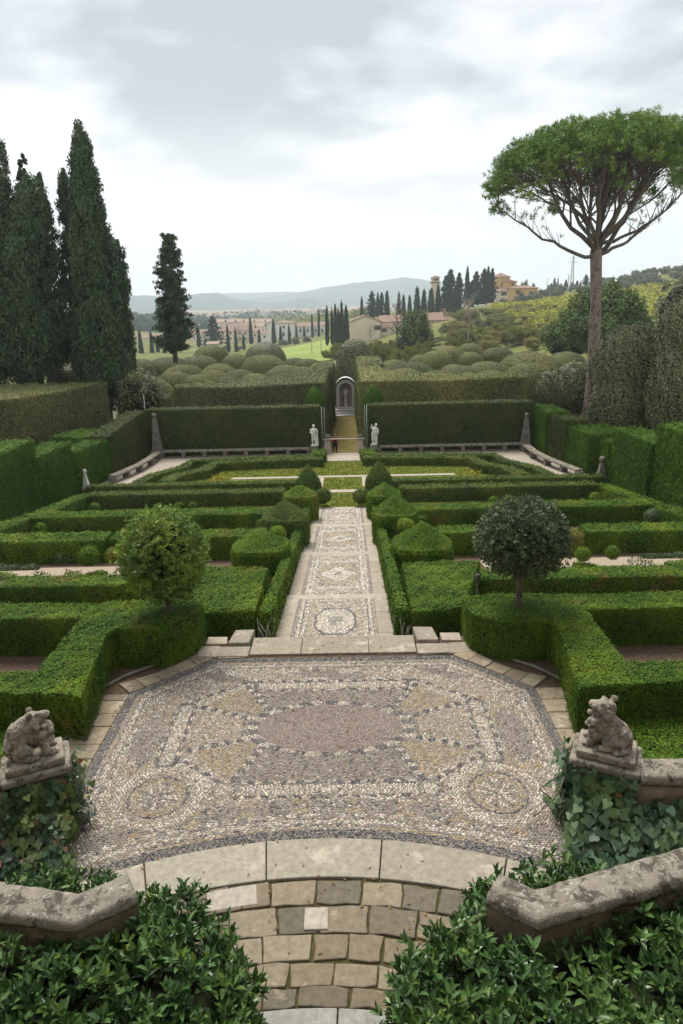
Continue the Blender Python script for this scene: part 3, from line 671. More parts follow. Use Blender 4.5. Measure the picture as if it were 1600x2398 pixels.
for i, (a, b) in enumerate(zip(SEG, SEG[1:])):
    Ln = b-.28-a; cy = a+Ln/2
    def pf(x, y, i=i, a=a, b=b, Ln=Ln, cy=cy):
        ax = abs(x); ey = min(y-a, b-.28-y)
        if ax > .825 or ey < 0: return None, 0
        if ax > .775: return 'ochre' if (i == 0 and x > 0) else 'mauve', math.pi/2
        if ax > .745: return 'grey', math.pi/2
        if ax > .685: return 'white', math.pi/2
        if ax > .655: return ('dark' if i == 0 else 'grey'), math.pi/2
        if ax > .575 or ey < .16: return ('white' if i else ('white' if int(y/.12) % 2 else 'beige')), math.pi/2
        if ax > .55 or ey < .22: return 'grey', math.pi/2
        u, v_ = x/.55, (y-cy)/(Ln/2-.22)
        if i == 0:
            q = max(abs(u)/.72, abs(v_)/.60, (abs(u)+abs(v_))/1.0)
            if q < .35: return 'grey', 0
            if q < .95: return 'white', math.atan2(v_, u)
            if q < 1.06: return 'dark', 0
            return ('beige' if math.sin(u*9)*math.sin(v_*11) > -.2 else 'ochre' if abs(u) > .6 else 'grey'), .5
        q = abs(u)/.95+abs(v_-.0)/(.42 if i == 1 else .30)
        if q < .3: return 'grey', 0
        if q < .95: return 'white', 0
        if q < 1.08: return 'grey', 0
        o = math.hypot(u/.95, v_/.55)
        if o < 1: return 'ochre' if i < 3 else 'beige', .4
        if o < 1.08: return 'grey', 0
        if abs(abs(v_)-.68) < .05: return 'white', 0
        return ('beige' if math.sin(u*7)*math.sin(v_*15) > -.3 else 'mauve'), .3
    g = 1.0+.22*i
    P, A, C = lay(-.83, .83, a+.02, b-.28, .046*g, .032*g, pf, rng); n = len(P); C = np.clip(C*1.08+.05, 0, .8)
    tag(pebbles('path_pebbles', P, A, .043*g*rng.uniform(.75, 1.25, n), .029*g*rng.uniform(.75, 1.2, n), .012*g*rng.uniform(.6, 1.4, n), C, lambda X, Y: PPv(np.clip(Y, a+1e-3, b))-.004), kind='structure')
# ================================================================== CLIPPED HEDGES OF THE GARDEN
def topPts(pts, z): return [tuple(onZ(x, y, z)[:2]) for x, y in pts]
r0 = topPts([(1064, 1370), (1069, 1393), (1086, 1410), (1164, 1430), (1264, 1426), (1281, 1437), (1329, 1583), (1369, 1574), (1568, 1566)], .68)
r0 += [(6.6, r0[-1][1]+.05), (6.6, r0[-1][1]+.5)] + topPts([(1568, 1516), (1436, 1519), (1424, 1503), (1346, 1400)], .68)
r0 += [(7.6, 10.6), (7.6, 11.25)] + topPts([(1324, 1366), (1180, 1362)], .68)
flip = lambda poly: [(-x, y) for x, y in poly]
hedge('box_hedge', 'deep green box hedge with branching arms under the dark round bay tree on the right', r0, -.05, .68, 'box', 1, rough=.025)
hedge('box_hedge', 'deep green box hedge with branching arms under the yellow-green round bay tree on the left', flip(r0), -.05, .68, 'box', 2, rough=.03)
lowb = topPts([(1412, 1642), (1568, 1637)], .12); lowb = lowb+[(6.4, lowb[1][1]), (6.4, 6.75), (3.72, 6.75)]
hedge('box_hedge', 'low flat box bed right behind the sitting stone beast by the right wall', lowb, -.05, .12, 'box', 3)
hedge('box_hedge', 'low flat box bed behind the hunched stone beast by the left wall', flip(lowb), -.05, .12, 'box', 4)
hedge('box_hedge', 'broad flat-topped box block on the right of the foot of the stepped path', [(1.45, 11.45), (2.42, 11.6), (2.50, 11.9), (3.15, 14.0), (1.45, 13.9)], GZ, .25, 'box', 5)
hedge('box_hedge', 'broad flat-topped box block on the left of the foot of the stepped path', [(-1.47, 11.6), (-2.40, 11.6), (-2.95, 12.6), (-2.95, 13.95), (-1.47, 13.8)], GZ, .25, 'box', 6)
hedge('loose_shrub', 'loose shaggy shrub with yellowing leaves filling the gap right of the dark bay tree', [(4.8, 18.3), (6.95, 18.3), (6.95, 19.1), (4.8, 19.1)], GZ, lambda x, y: GZ(x, y)+.62, 'scrub', 7, cat='shrub', rough=.10, L=.06)
hedge('box_hedge', 'short low hedge closing the bed behind the right box block', [(2.2, 15.0), (5.2, 15.0), (5.2, 15.4), (2.2, 15.4)], GZ, lambda x, y: GZ(x, y)+.3, 'box', 8)
hedge('box_hedge', 'short low hedge closing the bed behind the left box block', [(-5.2, 15.0), (-2.2, 15.0), (-2.2, 15.4), (-5.2, 15.4)], GZ, lambda x, y: GZ(x, y)+.3, 'box', 9)
RG = 'box hedge rows across the parterre'
sl_ = lambda h: (lambda x, y: GZ(x, y)+h)
def rowh(lab, x0, x1, y0, y1, h, seed, mat='box', **k): hedge('box_hedge', lab, [(x0, y0), (x1, y0), (x1, y1), (x0, y1)], GZ, GZ(0, y0)+h+.04, mat, seed, RG, **k)
rowh('box hedge row behind the dark bay tree trunk, edging the right gravel bed', 3.05, 13, 13.8, 14.45, .50, 10)
rowh('box hedge row behind the yellow-green round bay tree, edging the left gravel bed', -7.55, -2.9, 13.85, 14.5, .50, 11)
rowh('short box hedge row at the left edge of the photo, beside the left bay tree', -13, -7.7, 13.7, 14.4, .48, 12)
rowh('box hedge row with a yellow and scorched brown top behind the right gravel bed', 7.05, 13.2, 18.4, 19.1, .62, 13)
rowh('short box hedge right behind the front right pyramid, beside the dark bay tree crown', 2.2, 4.7, 18.45, 19.1, .66, 14)
rowh('box hedge row behind the two small box balls at the far left', -13.2, -6.75, 18.4, 19.2, .64, 15)
rowh('box hedge row half hidden by the yellow-green bay tree crown', -6.62, -2.15, 18.5, 19.2, .66, 16)
rowh('long dark box hedge row directly behind the crown of the dark bay tree', 2.2, 10.95, 22.9, 23.7, .66, 17)
rowh('long box hedge row just above the crown of the yellow-green bay tree', -11.05, -2.2, 22.95, 23.75, .62, 18)
rowh('last sloping-bed hedge row before the lawn, on the right', 2.5, 11.0, 28.35, 29.05, .66, 19, 'boxdark')
rowh('last sloping-bed hedge row before the lawn, on the left', -11.1, -2.5, 28.3, 29.0, .64, 20, 'boxdark')
rowh('thin low hedge closing the lawn on the right, ending at the small grey obelisk', 1.95, 12.1, 30.75, 31.35, .44, 21, 'boxdark')
rowh('thin low hedge closing the lawn on the left, ending at the small white obelisk', -12.05, -1.95, 30.85, 31.4, .42, 22, 'boxdark')
for s, w in ((1, 'right'), (-1, 'left')):
    sd = 30 if s > 0 else 40
    hedge('box_hedge', 'hedge running in depth at the foot of the %s tall grassy hedge' % w, [(s*11.0, 23.9), (s*11.75, 23.9), (s*11.6, 29), (s*11.0, 29)], GZ, sl_(.60), 'box', sd, RG)
    hedge('box_hedge', 'low hedge running in depth along the %s edge beside the long row' % w, [(s*11.05, 19.3), (s*12.1, 19.3), (s*11.9, 23.7), (s*11.05, 23.7)], GZ, sl_(.58), 'box', sd+1, RG)
    hedge('path_hedge', 'narrow clipped hedge lining the %s side of the stepped pebble path' % w, [(s*1.16, 11.5), (s*1.38, 11.5), (s*1.40, 20), (s*1.40, 27.7), (s*1.17, 27.7)], GZ, sl_(.60), 'box', sd+2, rough=.02)
    ph_ = bpy.data.objects[[o.name for o in COL.objects if o.name.startswith('path_hedge')][-1]]
    for k in range(26):
        st = MB()
        y = 11.35+RNG.uniform(0, .35) if k < 11 else RNG.uniform(12, 20); x = s*(1.16+RNG.uniform(0, .25 if k < 11 else .04)); z = GZ(0, y)
        h = RNG.uniform(.3, .5) if k < 11 else RNG.uniform(.15, .3)
        st.tube([(x, y, z), (x+RNG.normal(0, .03), y+RNG.normal(0, .03), z+h*.5), (x+RNG.normal(0, .05), y+RNG.normal(0, .05), z+h)], [.014, .011, .006], 5)
        st.build('bare_stem', M['stem'], ph_)
def strip(pl, w):
    L_, R_ = [], []
    pl = [np.array(p, float) for p in pl]
    for i, p in enumerate(pl):
        t = pl[min(i+1, len(pl)-1)]-pl[max(i-1, 0)]; t /= np.linalg.norm(t); n_ = np.array([-t[1], t[0]])
        L_.append(tuple(p+n_*w/2)); R_.append(tuple(p-n_*w/2))
    return L_+R_[::-1]
for s, w in ((1, 'right'), (-1, 'left')):
    sd = 50 if s > 0 else 60
    hedge('box_hedge', 'inner low hedge bending round the %s half of the lawn' % w, strip([(s*1.1, 36.2), (s*4, 36.0), (s*6.8, 35.6), (s*7.1, 34.0), (s*8.1, 33.0), (s*8.5, 31.5)], .75), LW, lambda x, y: LW(x, y)+.42, 'boxdark', sd)
    hedge('box_hedge', 'outer low hedge following the stone bench on the %s side of the lawn' % w, strip([(s*1.6, 36.95), (s*5, 36.8), (s*8.2, 36.4), (s*8.35, 34.9), (s*9.5, 33.1), (s*9.8, 31.5)], .6), LW, lambda x, y: LW(x, y)+.40, 'boxdark', sd+1)
    hedge('box_hedge', 'small square box corner beside the %s pillar of the barrier' % w, [(s*1.0, 36.9), (s*1.75, 36.9), (s*1.75, 38.4), (s*1.0, 38.4)], LW, lambda x, y: LW(x, y)+.45, 'box', sd+2)
# tall grassy hedges stepping down the two sides
TG = 'tall stepped grassy hedges along the sides'
for lab, poly, z, sd in (('tallest piece of the left stepped grassy hedge, cut by the left edge of the photo', [(-12.7, 19), (-12.8, 28), (-14.0, 28), (-14.0, 19)], .52, 70),
                         ('middle piece of the left stepped grassy hedge', [(-12.8, 28.02), (-12.65, 31.3), (-13.9, 31.3), (-14, 28.02)], -.24, 71),
                         ('lowest and farthest piece of the left stepped hedge, by the small white obelisk', [(-12.6, 31.32), (-11.95, 34.3), (-13.2, 34.3), (-13.9, 31.32)], -.74, 72),
                         ('tallest piece of the right stepped grassy hedge, cut by the right edge of the photo', [(12.85, 19), (12.9, 27.6), (14.2, 27.6), (14.2, 19)], .72, 73),
                         ('middle piece of the right stepped grassy hedge', [(12.75, 27.62), (12.6, 31.5), (13.9, 31.5), (14.1, 27.62)], -.14, 74),
                         ('lowest short piece of the right stepped hedge, by the small grey obelisk', [(12.5, 31.52), (12.45, 32.3), (13.6, 32.3), (13.8, 31.52)], -.80, 75)):
    hedge('tall_hedge', lab, poly, GZ, z, 'privet', sd, TG, grain=1.6, L=.11, rough=.03, cover=2.0, tilt=.45, tuft=.08)
WG = 'tall hedges backing the curved stone benches'
hedge('tall_hedge', 'tall hedge behind the left curved stone bench', [(-11.95, 34.35), (-11.6, 39.75), (-12.6, 39.75), (-13.1, 34.35)], GZ, lambda x, y: -.55+.50*(y-34.35)/5.4, 'yew', 76, WG, grain=1.2, rough=.07)
hedge('tall_hedge', 'low hedge with a bright top turning left behind the left stepped hedge', [(-13.15, 34.4), (-13.0, 36.8), (-14.6, 37.4), (-15.2, 35)], GZ, -.62, 'privet', 77, WG, rough=.05)
hedge('tall_hedge', 'tall hedge behind the far half of the right curved stone bench', [(11.2, 37.4), (11.15, 39.75), (12.1, 39.75), (12.5, 37.4)], GZ, lambda x, y: -.30+.12*(y-37)/2.7, 'privet', 78, WG, grain=1.2, rough=.06)
hedge('tall_hedge', 'dark ragged hedge between the two bright ones behind the right curved bench', [(11.75, 35.6), (11.35, 37.35), (12.6, 37.35), (12.9, 35.6)], GZ, -.44, 'yew', 79, WG, grain=1.0, rough=.09)
hedge('tall_hedge', 'square bright-topped hedge at the near end of the right curved bench', [(12.05, 33.0), (11.8, 35.55), (14.0, 35.9), (13.7, 33.0)], GZ, -.70, 'privet', 80, WG, grain=1.0, rough=.06)
hedge('tall_hedge', 'long dark flat hedge wall behind the left white statue', [(-11.55, 39.8), (-1.38, 39.8), (-1.38, 40.75), (-11.55, 40.75)], GZ, -.05, 'yew', 81, rough=.03, cover=2.0)
hedge('tall_hedge', 'long dark flat hedge wall behind the right white statue', [(1.42, 39.8), (11.15, 39.8), (11.15, 40.75), (1.42, 40.75)], GZ, -.03, 'yew', 82, rough=.03, cover=2.0)
hedge('tall_hedge', 'high clipped oak hedge block left of the avenue to the grotto', [(-10.5, 42.9), (-6.6, 42.0), (-1.15, 43.6), (-1.05, 54.5), (-2.6, 51.2), (-5.4, 47.4), (-8.2, 45.2), (-10.7, 44.4)], GZ, lambda x, y: .92+.004*(y-43), 'ilex', 83, rough=.05)
hedge('tall_hedge', 'high clipped oak hedge block right of the avenue to the grotto', [(1.12, 43.4), (7.0, 43.0), (11.7, 44.0), (11.6, 44.9), (6.4, 46.8), (3.5, 48.8), (2.5, 54), (1.1, 54)], GZ, lambda x, y: .96+.004*(y-43), 'ilex', 84, rough=.05)
def wl(a, b, y): return tuple(onZ(a, b, y)[:2])
hedge('tall_hedge', 'square-ended clipped block at the far right end of the avenue, before the round-topped tree', [(1.1, 55.5), (3.2, 55.5), (3.2, 64), (1.1, 64)], GZ, .95, 'ilex', 88, rough=.04)
hedge('tall_hedge', 'far left side of the avenue, leading to the grotto', [(-2.4, 55), (-1.05, 55), (-1.02, 66.5), (-2.4, 66.5)], GZ, .35, 'ilex', 89, rough=.04)
hedge('tall_hedge', 'far right side of the avenue, right beside the grotto', [(1.08, 64.2), (2.4, 64.2), (2.4, 66.8), (1.08, 66.8)], GZ, .2, 'ilex', 90, rough=.04)
for s, w in ((-1, 'left'), (1, 'right')):
    hedge('clipped_undergrowth', 'low clipped oak filling the ground between the domes %s of the avenue' % w, [(s*2.6, 54), (s*5.6, 48.2), (s*11.5, 46.2), (s*15.5, 47), (s*27, 70), (s*26, 96), (s*2.6, 96)], -6.5, lambda x, y: -2.5-.006*(y-46), 'ilexdark', 92+s, cat='undergrowth', rough=.12, L=.17)
hedge('tall_hedge', 'big grey-green flat-topped hedge on the left below the cypresses', [(-20.0, 30.5), (-17.8, 34.6), (-16.3, 37.6), (-14.8, 42.0), (-14.8, 43.2), (-26, 43.2), (-26, 30.5)], -3.4, lambda x, y: 1.28, 'ilex', 85, rough=.05)
# avenue floor
sheet('avenue_path', [(-1.12, 39.7), (1.12, 39.7), (1.12, 67), (-1.12, 67)], lambda x, y: GZ(x, y)+.04, M['mossgrass'])
# ---- topiary beside the path
def pyramid(lab, px, apex, base, bot, half_px, yc, seed, group='clipped pyramids lining the stepped path', dark=False, round_=False):
    c = onY(px, base, yc); w = abs(onY(px+half_px, base, yc)[0]-onY(px-half_px, base, yc)[0])/2
    za = onY(px, apex, yc)[2]; zb = onY(px, base, yc-w*.85)[2]; z0 = GZ(0, yc)
    x0 = c[0]; T = []
    if round_:
        T = blobtris((x0, yc, z0), (w, w, za-z0), 16, 9, prof=lambda t: (([.70, .84, .94, 1, .98, .88, .70, .47, .22, .0][round(t*9)]), t))
    else:
        T = []; fb = (zb-z0)/(za-z0); prs = [(.96, 0), (1.0, fb*.5), (1.0, fb*.92), (.95, fb+.02)]+[((1-u)**.88*.95, fb+(1-fb)*u) for u in (.15, .35, .55, .75, .9, 1)]
        rings = []
        for rr_, t_ in prs:
            n_ = 3.2 if rr_ > .5 else 2.3; rings.append([(x0+w*rr_*math.copysign(abs(math.cos(a))**(2/n_), math.cos(a)), yc+w*.88*rr_*math.copysign(abs(math.sin(a))**(2/n_), math.sin(a)), z0+(za-z0)*t_) for a in np.linspace(0, 2*math.pi, 25)[:-1]])
        for p_, q_ in zip(rings, rings[1:]):
            for i in range(24): T += [[p_[i], p_[(i+1) % 24], q_[(i+1) % 24]]]+([[p_[i], q_[(i+1) % 24], q_[i]]] if q_ is not rings[-1] else [])
        T = np.array([t for t in T if np.linalg.norm(np.cross(np.subtract(t[1], t[0]), np.subtract(t[2], t[0]))) > 1e-9])
    topiary('box_pyramid', lab, T, 'boxdark' if dark else 'box', seed, group, rough=.018)
pyramid('broad front clipped pyramid on the right of the path', 968, 1197, 1268, 1290, 70, 16.4, 101)
pyramid('second clipped pyramid from the front on the right of the path', 907, 1135, 1188, 1200, 52, 20.4, 102)
pyramid('third clipped pyramid from the front on the right of the path', 882, 1108, 1143, 1155, 40, 25.2, 103)
pyramid('broad front clipped pyramid on the left of the path', 600, 1215, 1272, 1295, 66, 16.4, 104)
pyramid('shaggy uneven second pyramid on the left of the path', 655, 1148, 1200, 1215, 54, 20.4, 105, dark=True)
pyramid('third clipped pyramid from the front on the left of the path', 690, 1113, 1145, 1160, 40, 25.2, 106)
pyramid('rounded pointed yew cone standing at the lawn on the right', 870, 1053, 1100, 1120, 32, 29.2, 107, 'pointed cones at the lawn', True, True)
pyramid('rounded pointed yew cone with bare patches at the lawn on the left', 708, 1064, 1105, 1130, 30, 29.2, 108, 'pointed cones at the lawn', True, True)
def ball(lab, px, py, r_px, Y, seed, mat='box', group='small clipped box balls', flat=1.0):
    c = onY(px, py, Y); r = r_px*Y*1.04/1567
    z0 = GZ(0, Y); zt = c[2]+r*flat
    topiary('box_ball', lab, blobtris((c[0], Y, c[2]), (r, r, r*flat), 14, 10, z0=max(-.98, min(-.3, (z0-c[2])/max(r*flat, .01)))), mat, seed, group, rough=.02)
for k in (('dark ball left of the near end of the lawn, at the head of the path', 742, 1138, 18, 28.0, 'boxdark'), ('dark ball right of the near end of the lawn, at the head of the path', 829, 1139, 18, 28.0, 'boxdark'),
          ('bright green box ball on the left gravel bed, nearer the left edge', 204, 1277, 23, 16.8, 'box'), ('bright green box ball on the left gravel bed, nearer the yellow-green bay tree', 260, 1276, 20, 16.9, 'box'),
          ('grey-green ball on the right gravel bed, by the bay tree', 1338, 1272, 17, 16.7, 'box'), ('grey-green ball alone on the right gravel bed', 1406, 1268, 16, 16.9, 'box'),
          ('half-hidden ball behind the second right pyramid, towards the lawn', 955, 1167, 10, 24.8, 'box'), ('small ball beside the second right pyramid', 971, 1193, 12, 21.2, 'box'),
          ('small ball before the long row at the far right, under the tall hedge', 1365, 1142, 13, 26.2, 'box'), ('left one of two small balls above the dark bay tree', 1134, 1150, 12, 26.4, 'box'), ('right one of two small balls above the dark bay tree', 1170, 1149, 14, 26.4, 'box'),
          ('small rounded bump of box behind the broad front left pyramid', 637, 1226, 21, 17.9, 'box'), ('small rounded bump of box behind the broad front right pyramid', 932, 1208, 21, 18.0, 'box'), ('small dark bump of box against the left side of the shaggy pyramid', 606, 1206, 17, 20.3, 'boxdark'),
          ('fluffy grey-green ball at the right end of the long dark row', 1497, 1185, 18, 21.4, 'herb'), ('ball at the left corner before the long left row', 92, 1214, 15, 21.6, 'box'), ('left one of two small balls above the yellow-green bay tree', 411, 1163, 11, 26.4, 'box'),
          ('right one of two small balls above the yellow-green bay tree', 444, 1162, 11, 26.4, 'box'), ('half-hidden ball in the corner of the last left bed', 218, 1166, 12, 27.3, 'box')):
    ball('%s' % k[0], *k[1:5], seed=abs(hash(k[1:4])) % 999, mat=k[5], flat=.95)
# low scrolls of box and herbs on the gravel
for s, w in ((1, 'right'), (-1, 'left')):
    hedge('box_scroll', 'low wavy box scroll on the %s gravel bed, nearest the path' % w, strip([(s*6.3, 17.0), (s*6.7, 16.4), (s*7.3, 16.0)], .26), GZ, sl_(.12), 'box', 120+s, rough=.05)
    hedge('box_scroll', 'low wavy box scroll on the %s gravel bed, towards the outer edge' % w, strip([(s*8.6, 16.6), (s*9.3, 17.0), (s*10.2, 16.7), (s*11.5, 16.9)], .28), GZ, sl_(.12), 'box', 124+s, rough=.05)
    hedge('box_scroll', 'thin straight box edging at the back of the %s gravel bed' % w, strip([(s*8.4, 17.75), (s*10, 17.7), (s*11.5, 17.75)], .2), GZ, sl_(.10), 'herb', 128+s, rough=.06)
# egg-shaped yews above the flat hedge
for s, w, px in ((-1, 'left', 723), (1, 'right', 858)):
    c = onY(px, 935, 41.8); zt = onY(px, 884 if s < 0 else 880, 41.8)[2]; zb = c[2]-.15
    o = thing('egg_topiary', 'egg-shaped clipped yew above the hedge wall on the %s of the avenue' % w, 'topiary', (0, 0, 0), 'pair of egg-shaped yews')
    tr = blobtris((c[0], 41.8, zb), (.60, .60, zt-zb), 16, 9, prof=lambda t: ([.72, .92, 1, 1, .95, .86, .72, .53, .29, 0][round(t*9)], t))
    link('crown', topiary_mesh('crown', tr, 42, 'boxdark', 140+s, rough=.012, L=.065), [M['twig'], M['privet']], o)
    MB().tube([(c[0], 41.8, -3.1), (c[0]+.04, 41.8, -1.5), (c[0], 41.8, zb+.2)], [.09, .07, .06], 7).build('trunk', M['bark'], o)

# ================================================================== ROUND BAY TREES
def shoots(rng, P, Nn, nl, L, Wd, up=.5, stem=.05, spread=1.0):
    """whorls of pointed leaves: one shoot per point"""
    n = len(P); ax = nz(Nn*.8+np.array([0, 0, up])+rng.normal(0, .35, (n, 3)))
    a1 = nz(np.cross(ax, rng.normal(size=(n, 3)))); a2 = np.cross(ax, a1)
    VV = []; DD = []; NN = []; LL = []; WW = []
    for k in range(nl):
        th = k*2.4+rng.uniform(0, .6, n); el = .25+.75*(k/nl)+rng.normal(0, .22, n)
        rad = a1*np.cos(th)[:, None]+a2*np.sin(th)[:, None]
        d = nz(ax*np.cos(el*spread*1.25)[:, None]+rad*np.sin(el*spread*1.25)[:, None])
        nn = nz(ax*np.sin(el*1.25)[:, None]-rad*np.cos(el*1.25)[:, None])
        VV.append(P+ax*(stem*(1-k/nl)-.01)+rad*.006); DD.append(d); NN.append(nn); sc = rng.uniform(.7, 1.25, n)*(.7+.3*min(1, k/3)); LL.append(L*sc); WW.append(Wd*sc)
    return lance(rng, *[np.concatenate(q) for q in (VV, DD, NN)], np.concatenate(LL), np.concatenate(WW))
def baytree(lab, px, top, bottom, rpx, Y, foot, mat, seed):
    rng = np.random.default_rng(seed)
    f_ = onY(px, foot, Y); zt = onY(px, top, Y)[2]; zb = onY(px, bottom, Y)[2]; r = rpx*Y*1.045/1567; c = np.array((f_[0], Y, (zt+zb)/2)); rz = (zt-zb)/2
    o = thing('bay_tree', lab, 'tree', (f_[0], Y, 0), 'pair of round bay trees')
    off = np.array((f_[0], Y, 0))
    T = blobtris((0, 0, c[2]), (r*.93, r*.93, rz*.93), 20, 12, z0=-.97)
    P, Nn = sample(rng, T, 260)
    P = P+Nn*(.06*wob(P, 2.5)+rng.normal(0, .035, len(P)))[:, None]
    P2, N2 = sample(rng, T, 190); P2 = P2-N2*rng.uniform(.05, .16, (len(P2), 1)); P = np.concatenate([P, P2]); Nn = np.concatenate([Nn, N2])
    k = rng.random(len(P)) < .05; P[k] += Nn[k]*rng.random((k.sum(), 1))*.12+np.array([0, 0, .03])
    V, F = shoots(rng, P, Nn, 8, .052, .023, .5, .045)
    cen = np.array((0, 0, c[2])); core = (T.reshape(-1, 3)-cen)*.66+cen
    link('crown', lance_mesh('crown', V, F, (core, np.arange(len(core)).reshape(-1, 3))), [M['twig'], M[mat]], o)
    tb = MB(); tb.tube([(0, 0, -.02), (.015, 0, .5), (-.01, .01, zb+.1), (0, 0, c[2])], [.065, .058, .052, .045], 9)
    for k in range(7):
        a = k*.9; tb.tube([(0, 0, zb+.02+.03*k), (.25*r*math.cos(a), .25*r*math.sin(a), zb+.3), (.6*r*math.cos(a), .6*r*math.sin(a), c[2]+.1)], [.028, .02, .01], 5)
    tb.build('trunk', M['bark'], o)
baytree('dark round bay tree with a straight trunk rising from the right hedge', 1190, 1146, 1322, 109, 10.75, 1400, 'bay', 201)
baytree('round bay tree tipped with yellow-green new leaves rising from the left hedge', 388, 1168, 1375, 104, 10.75, 1395, 'citrus', 202)
# garden spotlight by the bay tree
g = onY(1095, 1368, 11.3); o = thing('garden_spotlight', 'thin dark garden spotlight on a spike in the right hedge', 'lamp', (g[0], 11.3, 0))
MB().tube([(0, 0, GZ(0, 11.3)), (0, 0, .93)], .012, 6).build('spike', M['shutter'], o)
MB().lathe((0, 0, .91), [(.03, 0), (.042, .03), (.045, .11), (.03, .13)], 10).build('lamp_head', M['shutter'], o)
# ================================================================== STONE PIECES, WALLS, IVY, LAUREL
def fuse(name, shapes, vox, mat, parent=None, amp=0.0, freq=18.0, loc=None, smooth=2, rz=0.0, sc=1.0):
    """one continuous surface grown over ellipsoids ('e',centre,radii) and tapered limbs ('c',p0,p1,r0,r1)"""
    b = bmesh.new()
    for s in shapes:
        if s[0] == 'e':
            r = s[2] if hasattr(s[2], '__len__') else (s[2],)*3
            mtx = Matrix.Translation(s[1]) @ (Matrix.Rotation(s[3], 4, 'Y') if len(s) > 3 else Matrix()) @ Matrix.Diagonal((*r, 1))
            bmesh.ops.create_icosphere(b, subdivisions=3, radius=1, matrix=mtx)
        elif s[0] == 'b':
            bmesh.ops.create_cube(b, size=1, matrix=Matrix.Translation(s[1]) @ Matrix.Diagonal((*s[2], 1)))
        else:
            p, q = Vector(s[1]), Vector(s[2]); n = 7
            for i in range(n):
                t = i/(n-1); bmesh.ops.create_icosphere(b, subdivisions=2, radius=s[3]+(s[4]-s[3])*t, matrix=Matrix.Translation(p.lerp(q, t)))
    me = bpy.data.meshes.new(name); b.to_mesh(me); b.free()
    t = bpy.data.objects.new('tmp', me); COL.objects.link(t)
    m = t.modifiers.new('r', 'REMESH'); m.mode = 'VOXEL'; m.voxel_size = vox
    m = t.modifiers.new('s', 'SMOOTH'); m.iterations = smooth; m.factor = .5
    me2 = bpy.data.meshes.new_from_object(t.evaluated_get(bpy.context.evaluated_depsgraph_get()))
    bpy.data.objects.remove(t); me2.name = name
    c_, s_ = math.cos(rz), math.sin(rz)
    me2.transform(Matrix.Rotation(rz, 4, 'Z') @ Matrix.Scale(sc, 4))
    if amp:
        for v in me2.vertices:
            v.co += v.normal*amp*(mnoise.noise(v.co*freq)+.6*mnoise.noise(v.co*freq*2.3))
    for p in me2.polygons: p.use_smooth = True
    me2.materials.clear(); me2.update()
    return link(name, me2, [mat], parent, loc)
def slabpart(mb, c, sz, rz=0): mb.box(c, sz, rz); return mb
BX = {1: 3.12, -1: 3.22}
